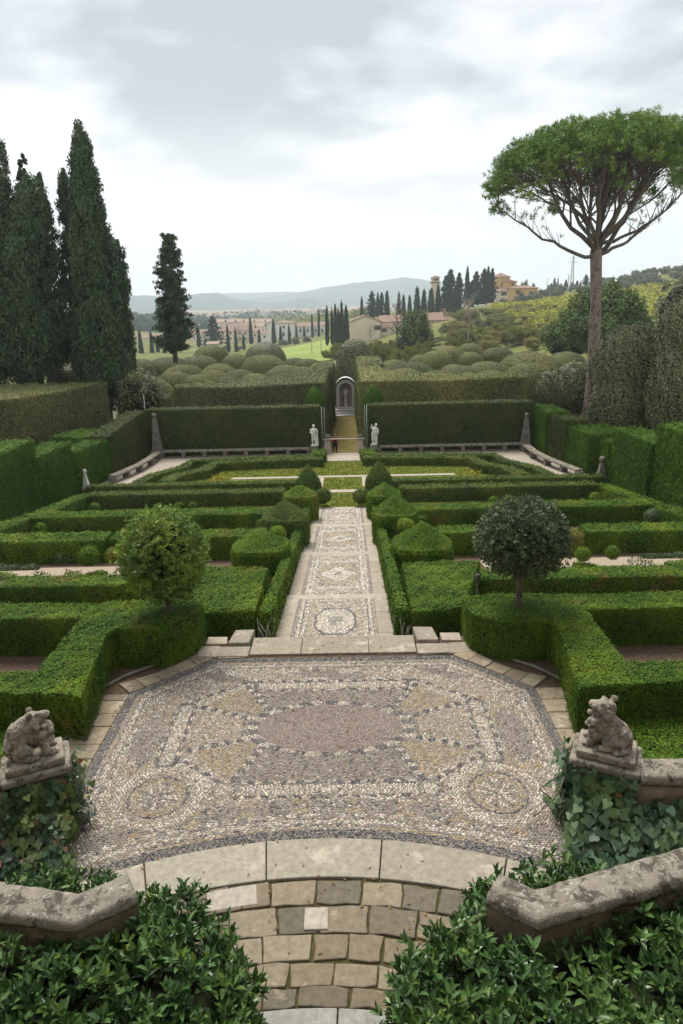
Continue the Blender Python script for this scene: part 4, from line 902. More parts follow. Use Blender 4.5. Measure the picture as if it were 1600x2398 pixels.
def beast(lab, s, mat):
    rz = -.44*s; c = (s*BX[s], 6.45, .90)
    o = thing('stone_beast', lab, 'statue', c)
    pl = MB(); pl.box((0, 0, .045), (.60, .44, .09), rz); pl.build('plinth', mat, o, bevel=.02)
    d = -s                                # faces the mosaic
    S = []
    def e(x, y, z, r, rot=0): S.append(('e', (d*x, y, z+.09), r, d*rot))
    def c_(a, b, r0, r1): S.append(('c', (d*a[0], a[1], a[2]+.09), (d*b[0], b[1], b[2]+.09), r0, r1))
    if s > 0:
        e(-.11, 0, .15, (.17, .15, .17)); c_((-.10, 0, .20), (.07, 0, .34), .155, .135); e(.10, -.02, .26, (.13, .13, .17)); e(.12, 0, .15, (.11, .12, .13))
        e(-.07, -.13, .10, (.13, .06, .11)); e(.02, -.15, .035, (.09, .045, .04)); e(-.07, .13, .10, (.13, .06, .11)); e(.02, .15, .035, (.09, .045, .04))
        c_((.13, -.08, .2), (.20, -.09, .03), .06, .05); c_((.13, .08, .2), (.20, .09, .03), .06, .05); e(.235, -.09, .025, (.06, .045, .03)); e(.235, .09, .025, (.06, .045, .03))
        e(.06, 0, .50, (.125, .115, .115)); e(.15, -.01, .52, (.085, .075, .065)); e(.215, -.01, .535, (.04, .055, .04)); e(.11, -.02, .43, (.10, .08, .06))
        e(-.02, -.10, .60, (.045, .03, .045)); e(-.02, .09, .60, (.045, .03, .045)); e(0, -.115, .47, (.055, .03, .085)); e(0, .11, .47, (.055, .03, .085)); e(.09, -.075, .585, (.035, .03, .03)); e(.09, .07, .585, (.035, .03, .03))
        for i in range(16):
            a = RNG.uniform(-1.3, 1.3); z = RNG.uniform(.16, .40); r = RNG.uniform(.028, .045); e(.10+.15*math.cos(a)*(1-.6*abs(z-.3)), .15*math.sin(a), z, r)
        c_((-.25, .02, .08), (-.24, -.12, .04), .035, .03); c_((-.24, -.12, .04), (-.12, -.19, .035), .03, .035)
    else:
        e(-.16, 0, .13, (.15, .15, .15)); c_((-.19, 0, .16), (-.13, 0, .34), .145, .14); c_((-.13, 0, .34), (.04, 0, .47), .14, .105); c_((.04, 0, .47), (.17, 0, .50), .095, .055)
        e(.20, 0, .51, (.045, .06, .04)); e(.12, -.05, .555, (.04, .03, .03)); e(.02, -.07, .57, (.04, .03, .04)); e(.02, .07, .57, (.04, .03, .04))
        e(.04, 0, .28, (.14, .12, .14)); e(.13, 0, .22, (.12, .11, .10)); e(.18, -.01, .36, (.075, .07, .06)); e(.11, -.11, .30, (.065, .045, .065)); e(.22, -.06, .30, (.05, .05, .055)); e(.11, .11, .30, (.065, .045, .065)); e(.22, .06, .29, (.05, .05, .05))
        e(-.11, -.14, .12, (.12, .055, .115)); e(-.02, -.165, .03, (.09, .04, .035)); e(-.11, .14, .12, (.12, .055, .115)); e(-.02, .165, .03, (.09, .04, .035))
        c_((.11, -.09, .2), (.16, -.10, .03), .055, .05); c_((.11, .09, .2), (.16, .10, .03), .055, .05); e(.21, -.10, .025, (.06, .04, .03)); e(.21, .10, .025, (.06, .04, .03))
        e(.10, -.14, .30, .03); e(.16, -.10, .40, .035); e(.08, -.10, .40, .04); e(.05, .1, .4, .05); e(.2, 0, .15, (.06, .09, .03))
    fuse('body', S, .0105, mat, o, .0075, 24, smooth=1, rz=rz, sc=.90, loc=(0, 0, .009))
    return o
beast('weathered stone beast sitting upright with curled mane, looking up, on the right wall end', 1, M['sand'])
beast('weathered stone beast hunched over with its back arched, on the left wall end', -1, M['sand'])
def coping_rail(mb, pts, w, h):
    """rounded stone rail swept along a polyline"""
    prof = [(-w/2, 0), (-w/2*1.0, h*.45), (-w/2*.90, h*.86), (-w/2*.74, h), (w/2*.74, h), (w/2*.90, h*.86), (w/2, h*.45), (w/2, 0)]
    n = len(pts); V = []
    for i, p in enumerate(pts):
        p = np.array(p, float); a = np.array(pts[max(i-1, 0)], float); b = np.array(pts[min(i+1, n-1)], float)
        t = b-a; t[2] = 0; t /= np.linalg.norm(t); s_ = np.array([t[1], -t[0], 0])
        k = 1.0
        if 0 < i < n-1:
            e1 = p-a; e1[2] = 0; e1 /= np.linalg.norm(e1); k = 1/max(.5, math.sqrt((1+float(e1 @ ((b-p)*np.array([1, 1, 0])/np.linalg.norm((b-p)[:2]))))/2))
        for x, z in prof: V.append(p+s_*x*k+np.array([0, 0, z]))
    m = len(prof); F = [tuple(range(m)), tuple(range((n-1)*m, n*m))[::-1]]
    for i in range(n-1):
        for k in range(m): F.append((i*m+k, (i+1)*m+k, (i+1)*m+(k+1) % m, i*m+(k+1) % m))
    mb.add(V, F, 0, None, False)
def densify(pts, step):
    o = []
    for a, b in zip(pts, pts[1:]):
        a, b = np.array(a, float), np.array(b, float); k = max(1, int(np.linalg.norm(b-a)/step)); o += [a+(b-a)*i/k for i in range(k)]
    return o+[np.array(pts[-1], float)]
def roughen(o, amp, freq, sub=1):
    b = bmesh.new(); b.from_mesh(o.data); bmesh.ops.recalc_face_normals(b, faces=b.faces)
    if sub: bmesh.ops.subdivide_edges(b, edges=b.edges, cuts=sub, use_grid_fill=True)
    b.normal_update()
    for v in b.verts: v.co += v.normal*amp*(mnoise.noise(v.co*freq)+.5*mnoise.noise(v.co*freq*2.7))
    for f in b.faces: f.smooth = True
    b.to_mesh(o.data); b.free(); return o
def ivy(name, lab, tri, dens, L, mat, seed, extra=None):
    rng = np.random.default_rng(seed); P, Nn = sample(rng, np.array(tri), dens)
    P = P+Nn*(np.abs(rng.normal(.05, .07, len(P)))+.06*wob(P, 4))[:, None]
    sz = L*rng.uniform(.55, 1.15, len(P))
    n = len(P); Nv = nz(Nn+np.array([0, -.25, .45])+rng.normal(0, .33, (n, 3)))
    D = nz(np.array([0, 0, -1.])+rng.normal(0, .4, (n, 3))); D = nz(D-Nv*np.sum(D*Nv, 1, keepdims=True)); S = np.cross(D, Nv)
    l = sz[:, None]; pts = [(-.28, 0), (-.48, .18), (-.40, .46), (-.10, .46), (.05, .30), (.28, .20), (.55, 0), (.28, -.20), (.05, -.30), (-.10, -.46), (-.40, -.46), (-.48, -.18)]
    Q = np.stack([P+D*l*a+S*l*b-Nv*l*(.14*abs(b)+.10*max(a, 0)) for a, b in pts], 1)
    o = thing(name, lab, 'ivy', (0, 0, 0))
    link('foliage', npmesh('foliage', [(Q, 0)]), [M[mat]], o)
    tb = MB()
    for k in range(16):
        p = P[rng.integers(n)]-Nn[rng.integers(n)]*0; q = [p]
        for j in range(5): q.append(q[-1]+np.array([rng.normal(0, .07), rng.normal(0, .05), -.09]))
        tb.tube(q, [.010, .009, .008, .007, .006, .004], 5)
    tb.build('vine_stem', M['branch'], o)
    return o
for s, w in ((1, 'right'), (-1, 'left')):
    rz = -.44*s
    wo = thing('garden_wall', 'plastered garden wall with rounded stone coping under the %s stone beast' % w, 'wall', (0, 0, 0))
    b = MB(); b.box((s*BX[s], 6.45, .40), (.56, .46, .80), rz)
    b.prism(ccw([(s*(BX[s]+.19), 6.06), (s*3.85, 6.06), (s*6.6, 6.35), (s*6.6, 6.65), (s*3.8, 6.38), (s*(BX[s]+.24), 6.42)]), -.1, .78)
    roughen(b.build('wall', M['plaster'], wo), .008, 5, 3)
    b = MB(); d = np.array((math.cos(rz), math.sin(rz))); p0 = np.array((s*BX[s], 6.45))
    b.prism(ccw([tuple(p0+d*x+np.array((-d[1], d[0]))*y) for x, y in ((-.36, -.27), (.36, -.27), (.36, .27), (-.36, .27))]), .80, .895)
    pk = b.build('pier_cap', M['coping'], wo, bevel=.03, seg=3)
    b = MB(); coping_rail(b, densify([(s*(BX[s]+.24), 6.22, .77), (s*3.85, 6.20, .77), (s*6.6, 6.48, .77)], .15), .34, .115)
    roughen(b.build('coping', M['coping'], wo), .006, 9)
    # lower rail by the stair
    wo = thing('stair_parapet', 'low stair parapet with a worn lichened rail beside the %s laurel bush' % w, 'wall', (0, 0, 0))
    if s > 0: pts = [(1.50, 4.62, .86), (1.80, 4.40, .88), (2.35, 4.52, .93), (3.2, 4.72, 1.0), (5.0, 4.95, 1.1)]
    else: pts = [(-1.60, 4.68, .86), (-1.98, 4.42, .88), (-2.35, 4.44, .93), (-3.0, 4.52, .98), (-5.0, 4.65, 1.1)]
    b = MB(); coping_rail(b, densify(pts, .09), .31, .105); roughen(b.build('coping', M['coping'], wo), .012, 8)
    b = MB(); L_ = strip([p[:2] for p in pts], .24); b.prism(ccw([tuple(p) for p in L_]), -.1, .88, 0, None)
    b.build('wall', M['plaster'], wo)
    # ivy over the pier
    d3 = np.array((math.cos(rz), math.sin(rz), 0)); n3 = np.array((-d3[1], d3[0], 0)); c3 = np.array((s*BX[s], 6.45, 0))
    def quad(a, b_, z0, z1, z0b=None): return [[(*a, z0), (*b_, z0 if z0b is None else z0b), (*b_, z1)], [(*a, z0), (*b_, z1), (*a, z1)]]
    A = (c3-d3*.33*s-n3*.26)[:2]; B = (c3+d3*.34*s-n3*.26)[:2]; Cc = (c3-d3*.33*s+n3*.24)[:2]
    T = quad(A, B, .02, .80) if s > 0 else quad(B, A, .02, .80)
    T += quad(Cc, A, .0, .84) if s > 0 else quad(A, Cc, .0, .84)
    T += [[(s*3.7, 5.5, .02), (s*2.55, 5.66, .02), (s*2.72, 6.12, .45)], [(s*3.7, 5.5, .02), (s*2.72, 6.12, .45), (s*3.7, 5.98, .5)]] if s < 0 else [[(2.52, 5.76, .02), (3.7, 5.5, .02), (3.7, 5.98, .5)], [(2.52, 5.76, .02), (3.7, 5.98, .5), (2.66, 6.2, .45)]]
    if s > 0: T += quad((3.3, 5.98), (3.85, 6.0), .05, .62)
    else: T += quad((-3.75, 6.0), (-3.25, 5.98), .0, .80)+quad((-4.3, 6.05), (-3.75, 6.0), .0, .7)
    ivy('ivy_plant', 'dark heart-leaved ivy hanging over the pier under the right stone beast' if s > 0 else 'tangled ivy with yellow-green leaves over the pier under the left stone beast', T, 620 if s > 0 else 760, .115 if s > 0 else .085, 'ivy' if s > 0 else 'ivyold', 300+s)
    if s > 0: ivy('ivy_plant', 'small spray of ivy on the bare plaster at the right edge', quad((4.0, 5.98), (4.6, 6.05), .28, .55), 130, .10, 'ivy', 310)
def laurel(lab, pts, zf, seed, L=.108, dens=115, cat='shrub', base=-.1):
    rng = np.random.default_rng(seed); poly = ccw([tuple(map(float, p[:2])) for p in pts])
    tri = [[(*poly[i], zf(*poly[i])) for i in t] for t in tessellate_polygon([[Vector((x, y, 0)) for x, y in poly]])]
    tri = [t if np.cross(np.subtract(t[1], t[0]), np.subtract(t[2], t[0]))[2] > 0 else t[::-1] for t in tri]
    rp_ = resample(poly, .3); n = len(rp_)
    for i in range(n):
        p, q = rp_[i], rp_[(i+1) % n]; a, b, c, d = (*p, base), (*q, base), (*q, zf(*q)), (*p, zf(*p)); tri += [[a, b, c], [a, c, d]]
    P, Nn = sample(rng, tri, dens)
    P = P+Nn*(.10*wob(P, 2.3)+.05*wob(P, 6)+rng.normal(0, .04, len(P)))[:, None]
    P2, N2 = sample(rng, tri, dens*.8); P2 = P2-N2*rng.uniform(.10, .25, (len(P2), 1)); P = np.concatenate([P, P2]); Nn = np.concatenate([Nn, N2])
    V, F = shoots(rng, P, Nn, 7, L, L*.40, .75, .09, .85)
    o = thing('laurel_bush', lab, cat, (0, 0, 0))
    ip = inset(poly, .22); m = len(ip); cv = [(x, y, base) for x, y in ip]+[(x, y, zf(x, y)-.24) for x, y in ip]
    cf = [tuple(range(m, 2*m))]+[(i, (i+1) % m, m+(i+1) % m, m+i) for i in range(m)]
    link('foliage', lance_mesh('foliage', V, F, (cv, cf)), [M['twig'], M['laurel']], o)
    tb = MB()
    for k in range(40):
        p = P[rng.integers(len(P))]; q = np.array([p[0]*.9+np.mean([x for x, y in poly])*.1, p[1], p[2]-.35]); tb.tube([q, (p+q)/2+rng.normal(0, .02, 3), p], [.009, .007, .004], 5)
    tb.build('branch', M['branch'], o)
lr = [tuple(onZ(x, y, .62)[:2]) for x, y in [(905, 2350), (945, 2215), (1010, 2140), (1085, 2110), (1170, 2150), (1285, 2100), (1400, 2105), (1568, 2080)]]
laurel('large glossy laurel bush filling the lower right corner', [(lr[0][0]+.02, 2.6)]+lr[:1]+lr[1:]+[(5.2, lr[-1][1]+.05), (5.2, 2.6)], lambda x, y: .66+.06*math.sin(3*x)+.10*min(1, max(0, x-1.5)), 401)
ll = [tuple(onZ(x, y, .58)[:2]) for x, y in [(0, 2140), (90, 2110), (200, 2205), (300, 2180), (330, 2100), (420, 2075), (520, 2150), (560, 2240), (560, 2350)]]
laurel('large glossy laurel bush filling the lower left corner', ll+[(ll[-1][0], 2.6), (-5, 2.6), (-5, ll[0][1])], lambda x, y: .60+.05*math.sin(3*x)+.10*min(1, max(0, -1.3-x)), 402)
laurel('small laurel growing behind the worn rail of the left parapet', [tuple(onZ(x, y, .45)[:2]) for x, y in [(0, 2035), (60, 2015), (140, 2010), (255, 2025), (340, 2070), (280, 2120), (80, 2110), (0, 2110)]], lambda x, y: .45, 403, .095, 110)
laurel('small laurel growing behind the worn rail of the right parapet', [tuple(onZ(x, y, .42)[:2]) for x, y in [(1085, 2075), (1110, 2020), (1240, 1990), (1380, 2005), (1400, 2050), (1150, 2090)]], lambda x, y: .42, 404, .095, 110)

# ---- obelisks
def obelisk(lab, x, y, z0, h, w, ball_r, mat, group):
    o = thing('obelisk', lab, 'obelisk', (x, y, z0), group)
    hb = h*.17; b = MB(); b.box((0, 0, hb*.45), (w*1.5, w*1.5, hb*.9)); b.box((0, 0, hb*.95), (w*1.7, w*1.7, hb*.14)); b.build('base', mat, o)
    q0, q1 = w/2*1.25, w/2*.42; zt = h-2*ball_r
    sh_ = MB().add([(-q0, -q0, hb*1.02), (q0, -q0, hb*1.02), (q0, q0, hb*1.02), (-q0, q0, hb*1.02), (-q1, -q1, zt), (q1, -q1, zt), (q1, q1, zt), (-q1, q1, zt)], [(0, 3, 2, 1), (4, 5, 6, 7), (0, 1, 5, 4), (1, 2, 6, 5), (2, 3, 7, 6), (3, 0, 4, 7)]).build('shaft', mat, o)
    MB().lathe((0, 0, zt), [(ball_r*.5, 0)]+[(ball_r*math.sin(a), ball_r*(1.05-math.cos(a))) for a in np.linspace(.5, 3.1, 9)], 14).build('ball', mat, sh_)
zt = onY(361, 948, 39.3)
obelisk('tall grey obelisk with a ball at the left end of the long bench', -10.9, 39.3, -2.8, zt[2]+2.8, .42, .13, M['grey'], 'tall obelisks at the bench ends')
zt = onY(1211, 947, 39.3)
obelisk('tall grey obelisk with a ball at the right end of the long bench', zt[0]-.03, 39.3, -2.8, zt[2]+2.8, .42, .13, M['grey'], 'tall obelisks at the bench ends')
a = onY(188, 1076, 31.8); obelisk('small white obelisk with a ball by the left stepped hedge', a[0]+.1, 31.8, -2.66, a[2]+2.66, .22, .11, M['marble'], 'small obelisks by the stepped hedges')
a = onY(1386, 1047, 31.8); obelisk('small grey obelisk with a ball by the right stepped hedge', a[0]-.05, 31.8, -2.66, a[2]+2.66, .30, .15, M['grey'], 'small obelisks by the stepped hedges')
# ---- stone benches
def bench(lab, pts, z, mat, sup=1.3):
    o = thing('stone_bench', lab, 'bench', (0, 0, 0), 'stone benches round the lawn end')
    pts = densify(pts, 1.2); b = MB(); q = strip([p[:2] for p in pts], .42); b.prism(ccw([tuple(map(float, p)) for p in q]), z+.36, z+.46); b.build('seat', M['coping'], o, bevel=.02)
    for i in range(0, len(pts), 1):
        p = pts[i]; t = pts[min(i+1, len(pts)-1)]-pts[max(i-1, 0)]
        MB().box((p[0], p[1], z+.18), (.22, .34, .36), math.atan2(t[1], t[0])).build('support', M['grey'], o)
    q = strip([p[:2] for p in pts], .9); b = MB(); b.prism(ccw([tuple(map(float, p)) for p in q]), z-.1, z+.012); b.build('foot_slab', M['palestone'], o)
bench('long straight stone bench before the left dark hedge wall', [(-10.6, 39.25), (-2.0, 39.25)], -2.78, 'grey')
bench('long straight stone bench before the right dark hedge wall', [(2.1, 39.25), (10.6, 39.25)], -2.76, 'grey')
bench('curved stone bench at the left side of the lawn', [(-10.75, 38.9), (-10.8, 37.4), (-10.95, 35.7), (-11.25, 34.4), (-11.6, 33.2)], -2.74, 'grey')
bench('curved stone bench at the right side of the lawn', [(10.5, 38.7), (10.5, 37.0), (10.75, 35.2), (11.15, 33.7), (11.5, 32.4)], -2.74, 'grey')
# ---- white statues on dark pedestals
def figure(lab, px, top, feet, ped, Y, kind):
    t = onY(px, top, Y); f_ = onY(px, feet, Y); p_ = onY(px, ped, Y); h = t[2]-f_[2]
    o = thing('marble_statue', lab, 'statue', (f_[0], Y, p_[2]))
    hb = f_[2]-p_[2]; b = MB(); b.box((0, 0, hb*.15), (.52, .46, hb*.3)); b.box((0, 0, hb*.55), (.42, .38, hb*.5)); b.box((0, 0, hb*.9), (.48, .42, hb*.2)); b.build('pedestal', M['grey'], o)
    if kind == 'L':
        S = [('e', (0, 0, .04), (.17, .14, .05)), ('c', (-.06, 0, .06), (-.055, -.02, .27), .035, .048), ('c', (-.055, -.02, .27), (-.045, 0, .50), .05, .07), ('c', (.06, .01, .06), (.075, -.04, .27), .035, .048), ('c', (.075, -.04, .27), (.04, 0, .50), .05, .07),
             ('e', (0, 0, .53), (.105, .075, .07)), ('c', (0, 0, .56), (.005, 0, .74), .085, .105), ('e', (0, 0, .77), (.13, .07, .06)), ('c', (0, 0, .82), (0, 0, .87), .035, .035), ('e', (.005, -.01, .925), (.052, .06, .07)), ('e', (.005, -.07, .915), (.012, .015, .014)), ('e', (0, .015, .95), (.06, .06, .055)),
             ('c', (-.13, 0, .77), (-.145, -.03, .63), .04, .034), ('c', (-.145, -.03, .63), (-.06, -.11, .60), .033, .026), ('e', (-.04, -.12, .60), (.032, .02, .02)), ('c', (.13, 0, .77), (.175, -.02, .66), .04, .034), ('c', (.175, -.02, .66), (.15, -.05, .52), .033, .028), ('e', (.14, -.06, .50), (.03, .03, .04)),
             ('c', (.14, .02, .05), (.15, .0, .30), .075, .06), ('c', (.15, 0, .30), (.15, -.03, .50), .06, .045), ('e', (-.07, -.05, .07), (.04, .09, .03)), ('e', (.07, -.06, .07), (.04, .09, .03))]
    else:
        S = [('e', (0, 0, .04), (.15, .12, .05)), ('c', (-.05, 0, .06), (-.06, -.02, .28), .04, .052), ('c', (-.06, -.02, .28), (-.05, 0, .52), .055, .078), ('c', (.055, .02, .06), (.06, -.03, .28), .04, .052), ('c', (.06, -.03, .28), (.05, 0, .52), .055, .078),
             ('c', (.10, .03, .08), (.10, .02, .5), .06, .07), ('e', (0, 0, .55), (.115, .08, .075)), ('c', (0, 0, .58), (.02, 0, .74), .09, .105), ('e', (.02, 0, .77), (.13, .075, .06)), ('c', (.03, 0, .81), (.06, -.01, .87), .036, .034), ('e', (.085, -.015, .92), (.052, .06, .068)), ('e', (.09, .02, .935), (.058, .055, .055)), ('e', (.10, -.075, .91), (.012, .015, .013)),
             ('c', (-.11, 0, .79), (-.10, .03, .88), .042, .036), ('e', (-.10, .0, .90), (.035, .04, .035)), ('c', (.15, 0, .76), (.18, -.05, .62), .042, .036), ('c', (.18, -.05, .62), (.06, -.12, .60), .034, .026), ('e', (.03, -.125, .61), (.035, .02, .022)), ('e', (.16, -.03, .57), (.06, .06, .06)), ('e', (-.06, -.05, .07), (.04, .08, .03)), ('e', (.06, -.05, .07), (.04, .08, .03))]
    fuse('figure', S, .016, M['marble'], o, .004, 14, loc=(0, 0, hb), smooth=1, sc=h)
figure('white marble male statue with a tree-stump support, left of the avenue', 721, 974, 1024, 1035, 39.2, 'L')
figure('white marble statue with tilted head and arm across the body, right of the avenue', 859, 971, 1022, 1031, 39.2, 'R')
# ---- barrier with two pillars, rail, pots and the person behind it
o = thing('avenue_barrier', 'pinkish rail laid across two pale pillars at the start of the grass avenue', 'barrier', (0, 0, 0))
pt = onY(790, 1010, 39.6)[2]
for px in (752, 827):
    c = onY(px, 1036, 39.7); b = MB(); b.box((c[0], 39.7, (pt-2.83)/2), (.36, .36, pt+2.83)); pq = b.build('pillar', M['palestone'], o, bevel=.015)
    MB().box((c[0], 39.7, pt+.025), (.46, .44, .05)).build('cap', M['grey'], pq, bevel=.01)
x0, x1 = onY(746, 1030, 39.6)[0], onY(836, 1030, 39.6)[0]
MB().box(((x0+x1)/2, 39.55, pt+.085), (x1-x0, .12, .06)).build('rail', M['palestone'], o)
MB().box(((x0+x1)/2, 39.85, pt+.13), (x1-x0-.3, .06, .05)).build('rail', M['wood'], o)
for lab, px in (('grey pot with pale leaves on the left pillar of the barrier', 752), ('round grey pot on the right pillar of the barrier', 827)):
    c = onY(px, 1008, 39.75); q = thing('flower_pot', lab, 'pot', (c[0], 39.74, pt+.05), 'pots on the barrier pillars')
    MB().lathe((0, 0, 0), [(.10, 0), (.15, .08), (.17, .17), (.155, .21), (.13, .22)], 14).build('pot', M['grey'], q)
    r_ = np.random.default_rng(px); P = np.column_stack([r_.normal(0, .07, 60), r_.normal(0, .07, 60), r_.uniform(.2, .3, 60)])
    link('leaf_tuft', npmesh('leaf_tuft', [(leaves(r_, P, np.tile([0, 0, 1.], (60, 1)), .09, .04), 0)]), [M['olive' if px < 800 else 'herb']], q)
c = onY(769, 1029, 40.5)
o = thing('person', 'person in a red top and dark trousers leaning on the barrier rail', 'person', (c[0], 40.5, GZ(0, 40.5)+.04))
hgt = onY(769, 994, 40.5)[2]-(GZ(0, 40.5)+.04)
BODY = [('c', (-.07, .03, .05), (-.075, .0, .27), .036, .05), ('c', (-.075, 0, .27), (-.05, .04, .50), .052, .075), ('c', (.08, .03, .05), (.085, 0, .27), .036, .05), ('c', (.085, 0, .27), (.05, .04, .50), .052, .075), ('e', (-.07, -.02, .025), (.035, .075, .025)), ('e', (.08, -.02, .025), (.035, .075, .025)),
        ('e', (0, .04, .53), (.11, .08, .07)), ('c', (0, .03, .56), (.03, -.05, .76), .09, .10), ('e', (.03, -.05, .78), (.13, .075, .06)), ('c', (.035, -.07, .82), (.045, -.10, .87), .035, .035), ('e', (.05, -.115, .925), (.052, .06, .068)), ('e', (.05, -.175, .915), (.012, .016, .014)),
        ('c', (-.09, -.05, .78), (-.15, -.12, .66), .042, .036), ('c', (-.15, -.12, .66), (-.10, -.25, .62), .034, .026), ('e', (-.09, -.28, .62), (.025, .04, .018)), ('c', (.15, -.05, .78), (.20, -.12, .66), .042, .036), ('c', (.20, -.12, .66), (.15, -.25, .62), .034, .026), ('e', (.14, -.28, .62), (.025, .04, .018))]
fuse('body', BODY, .016, M['skin'], o, smooth=1, sc=hgt)
gr = lambda S, d: [(s[0], s[1], s[2], s[3]+d, s[4]+d) if s[0] == 'c' else (s[0], s[1], tuple(k+d for k in s[2])) for s in S]
fuse('red_top', gr([BODY[7], BODY[8], BODY[12], BODY[13], BODY[15], BODY[16]], .014), .016, M['red'], o, smooth=1, sc=hgt)
fuse('trousers', gr(BODY[0:4]+[BODY[6]], .014), .016, M['darkcloth'], o, smooth=1, sc=hgt)
fuse('hair', [('e', (.05, -.095, .945), (.058, .06, .056))], .014, M['hair'], o, smooth=1, sc=hgt)
# ---- poles and wire above the far hedge
for lab, a, b_, y in (('thin white pole by the left end of the avenue hedge', (737, 933), (742, 1035), 39.62), ('thin green pole left of the avenue, next to the white one', (744, 935), (747, 1035), 39.66), ('thin white pole by the right end of the avenue hedge', (840, 930), (844, 1032), 39.62), ('thin green pole right of the avenue, next to the white one', (837, 928), (838, 1030), 39.7),
                      ('short pale pole standing behind the left bench hedge', (331, 906), (332, 945), 40.6)):
    p, q = onY(*a, y), onY(*b_, y); q[0] = (p[0]+q[0])/2; p[0] = q[0]
    if 'short' in lab: q[2] = -2.9
    tag(MB().tube([q, p], .016, 7).build('pole', M['greenpost' if 'green' in lab else 'whitepaint']), lab, 'pole', 'thin poles by the avenue')
p, q = onY(262, 962, 39), onY(331, 945, 40.6)
tag(MB().tube([p, (p+q)/2-np.array([0, 0, .12]), q], .016, 5).build('wire', M['metal']), 'sagging dark wire running to the short pale pole at the left', 'wire')
p = onY(262, 945, 39); tag(MB().tube([(p[0], 39, -2.8), (p[0], 39, p[2])], .07, 7).build('pole', M['palestone']), 'short pale post at the foot of the tall cypress', 'pole', 'thin poles by the avenue')
# ---- grotto at the end of the avenue
gy = 68.0; gl, gr_ = onY(771, 930, gy), onY(817, 930, gy); gz = onY(794, 936, gy)[2]; gt = onY(794, 866, gy)[2]; gx = (gl[0]+gr_[0])/2; gw = gr_[0]-gl[0]; gh = gt-gz
o = thing('grotto', 'pale stone grotto with an arched niche at the end of the avenue', 'grotto', (gx, gy, gz))
ri = gw*.31; zs = gh-gw*.5
def archwall(w, zsp, h, r, y0, y1, mi=0):
    outer = [(-w/2, 0), (-w/2, zsp)]+[(-w/2*math.cos(a), zsp+(h-zsp)*math.sin(a)) for a in np.linspace(.15, math.pi-.15, 14)]+[(w/2, zsp), (w/2, 0)]
    inner = [(-r, 0), (-r, zsp*.94)]+[(-r*math.cos(a), zsp*.94+r*math.sin(a)) for a in np.linspace(.15, math.pi-.15, 14)]+[(r, zsp*.94), (r, 0)]
    n = len(outer); V = [(x, y, z) for y in (y0, y1) for ring in (outer, inner) for x, z in ring]; F = []
    for i in range(n-1): F += [(i, i+1, n+i+1, n+i), (2*n+i, 3*n+i, 3*n+i+1, 2*n+i+1), (i, 2*n+i, 2*n+i+1, i+1), (n+i, n+i+1, 3*n+i+1, 3*n+i)]
    return V, F
V, F = archwall(gw, zs, gh, ri, -.3, .9); MB().add(V, F).build('front', M['nichestone'], o)
b = MB(); V, F = archwall(gw*1.03, zs*1.0, gh*1.012, gw*.46, -.40, -.30); b.add(V, F); b.build('cornice', M['grey'], o)
b = MB(); V, F = archwall(ri*2.45, zs, zs*.94+ri*1.22, ri*1.02, -.36, -.302); b.add(V, F); b.build('arch_moulding', M['marble'], o)
b = MB(); nn_ = 12
for i in range(nn_):
    a0, a1 = math.pi*i/nn_, math.pi*(i+1)/nn_
    b.add([(ri*math.cos(a0), .55*math.sin(a0)+.1, 0), (ri*math.cos(a1), .55*math.sin(a1)+.1, 0), (ri*math.cos(a1), .55*math.sin(a1)+.1, zs+ri), (ri*math.cos(a0), .55*math.sin(a0)+.1, zs+ri)], [(0, 1, 2, 3)])
b.build('niche_lining', M['nichedark'], o)
b = MB()
for k in (-.22, .22): b.box((k*gw, -.33, zs*.48), (.035, .03, zs*.9))
for k in (-.44, .44):
    b.box((k*gw, -.345, zs*.30), (gw*.06, .05, zs*.5)); b.box((k*gw, -.345, zs*.78), (gw*.06, .05, zs*.3))
b.box((0, -.25, .06), (gw*1.15, .6, .12)); b.box((0, -.6, -.10), (gw*1.2, .7, .12)); b.box((0, -.9, -.30), (gw*1.25, .8, .14)); b.box((0, -1.4, -.52), (gw*1.3, .9, .14))
b.build('trim', M['nichestone'], o)
st_ = thing('marble_statue', 'small white draped statue on a pillar inside the grotto', 'statue', (gx, gy-.05, gz+.1))
ph = gh*.22; MB().box((0, 0, ph/2), (.32, .3, ph)).build('pedestal', M['marble'], st_)
fuse('figure', [('c', (0, 0, .02), (0, 0, .45), .11, .10), ('c', (0, 0, .45), (.0, 0, .75), .10, .12), ('e', (0, 0, .78), (.14, .08, .06)), ('c', (0, 0, .8), (0, 0, .88), .04, .04), ('e', (0, -.01, .93), (.055, .06, .07)), ('c', (-.14, 0, .76), (-.17, -.05, .60), .045, .035), ('c', (-.17, -.05, .6), (-.12, -.14, .48), .035, .03), ('c', (.14, 0, .76), (.16, -.03, .6), .045, .035), ('c', (.16, -.03, .6), (.05, -.12, .62), .035, .03), ('e', (-.05, -.05, .02), (.05, .09, .03)), ('e', (.05, -.05, .02), (.05, .09, .03))], .02, M['marble'], st_, loc=(0, 0, ph), sc=gh*.40, smooth=1)
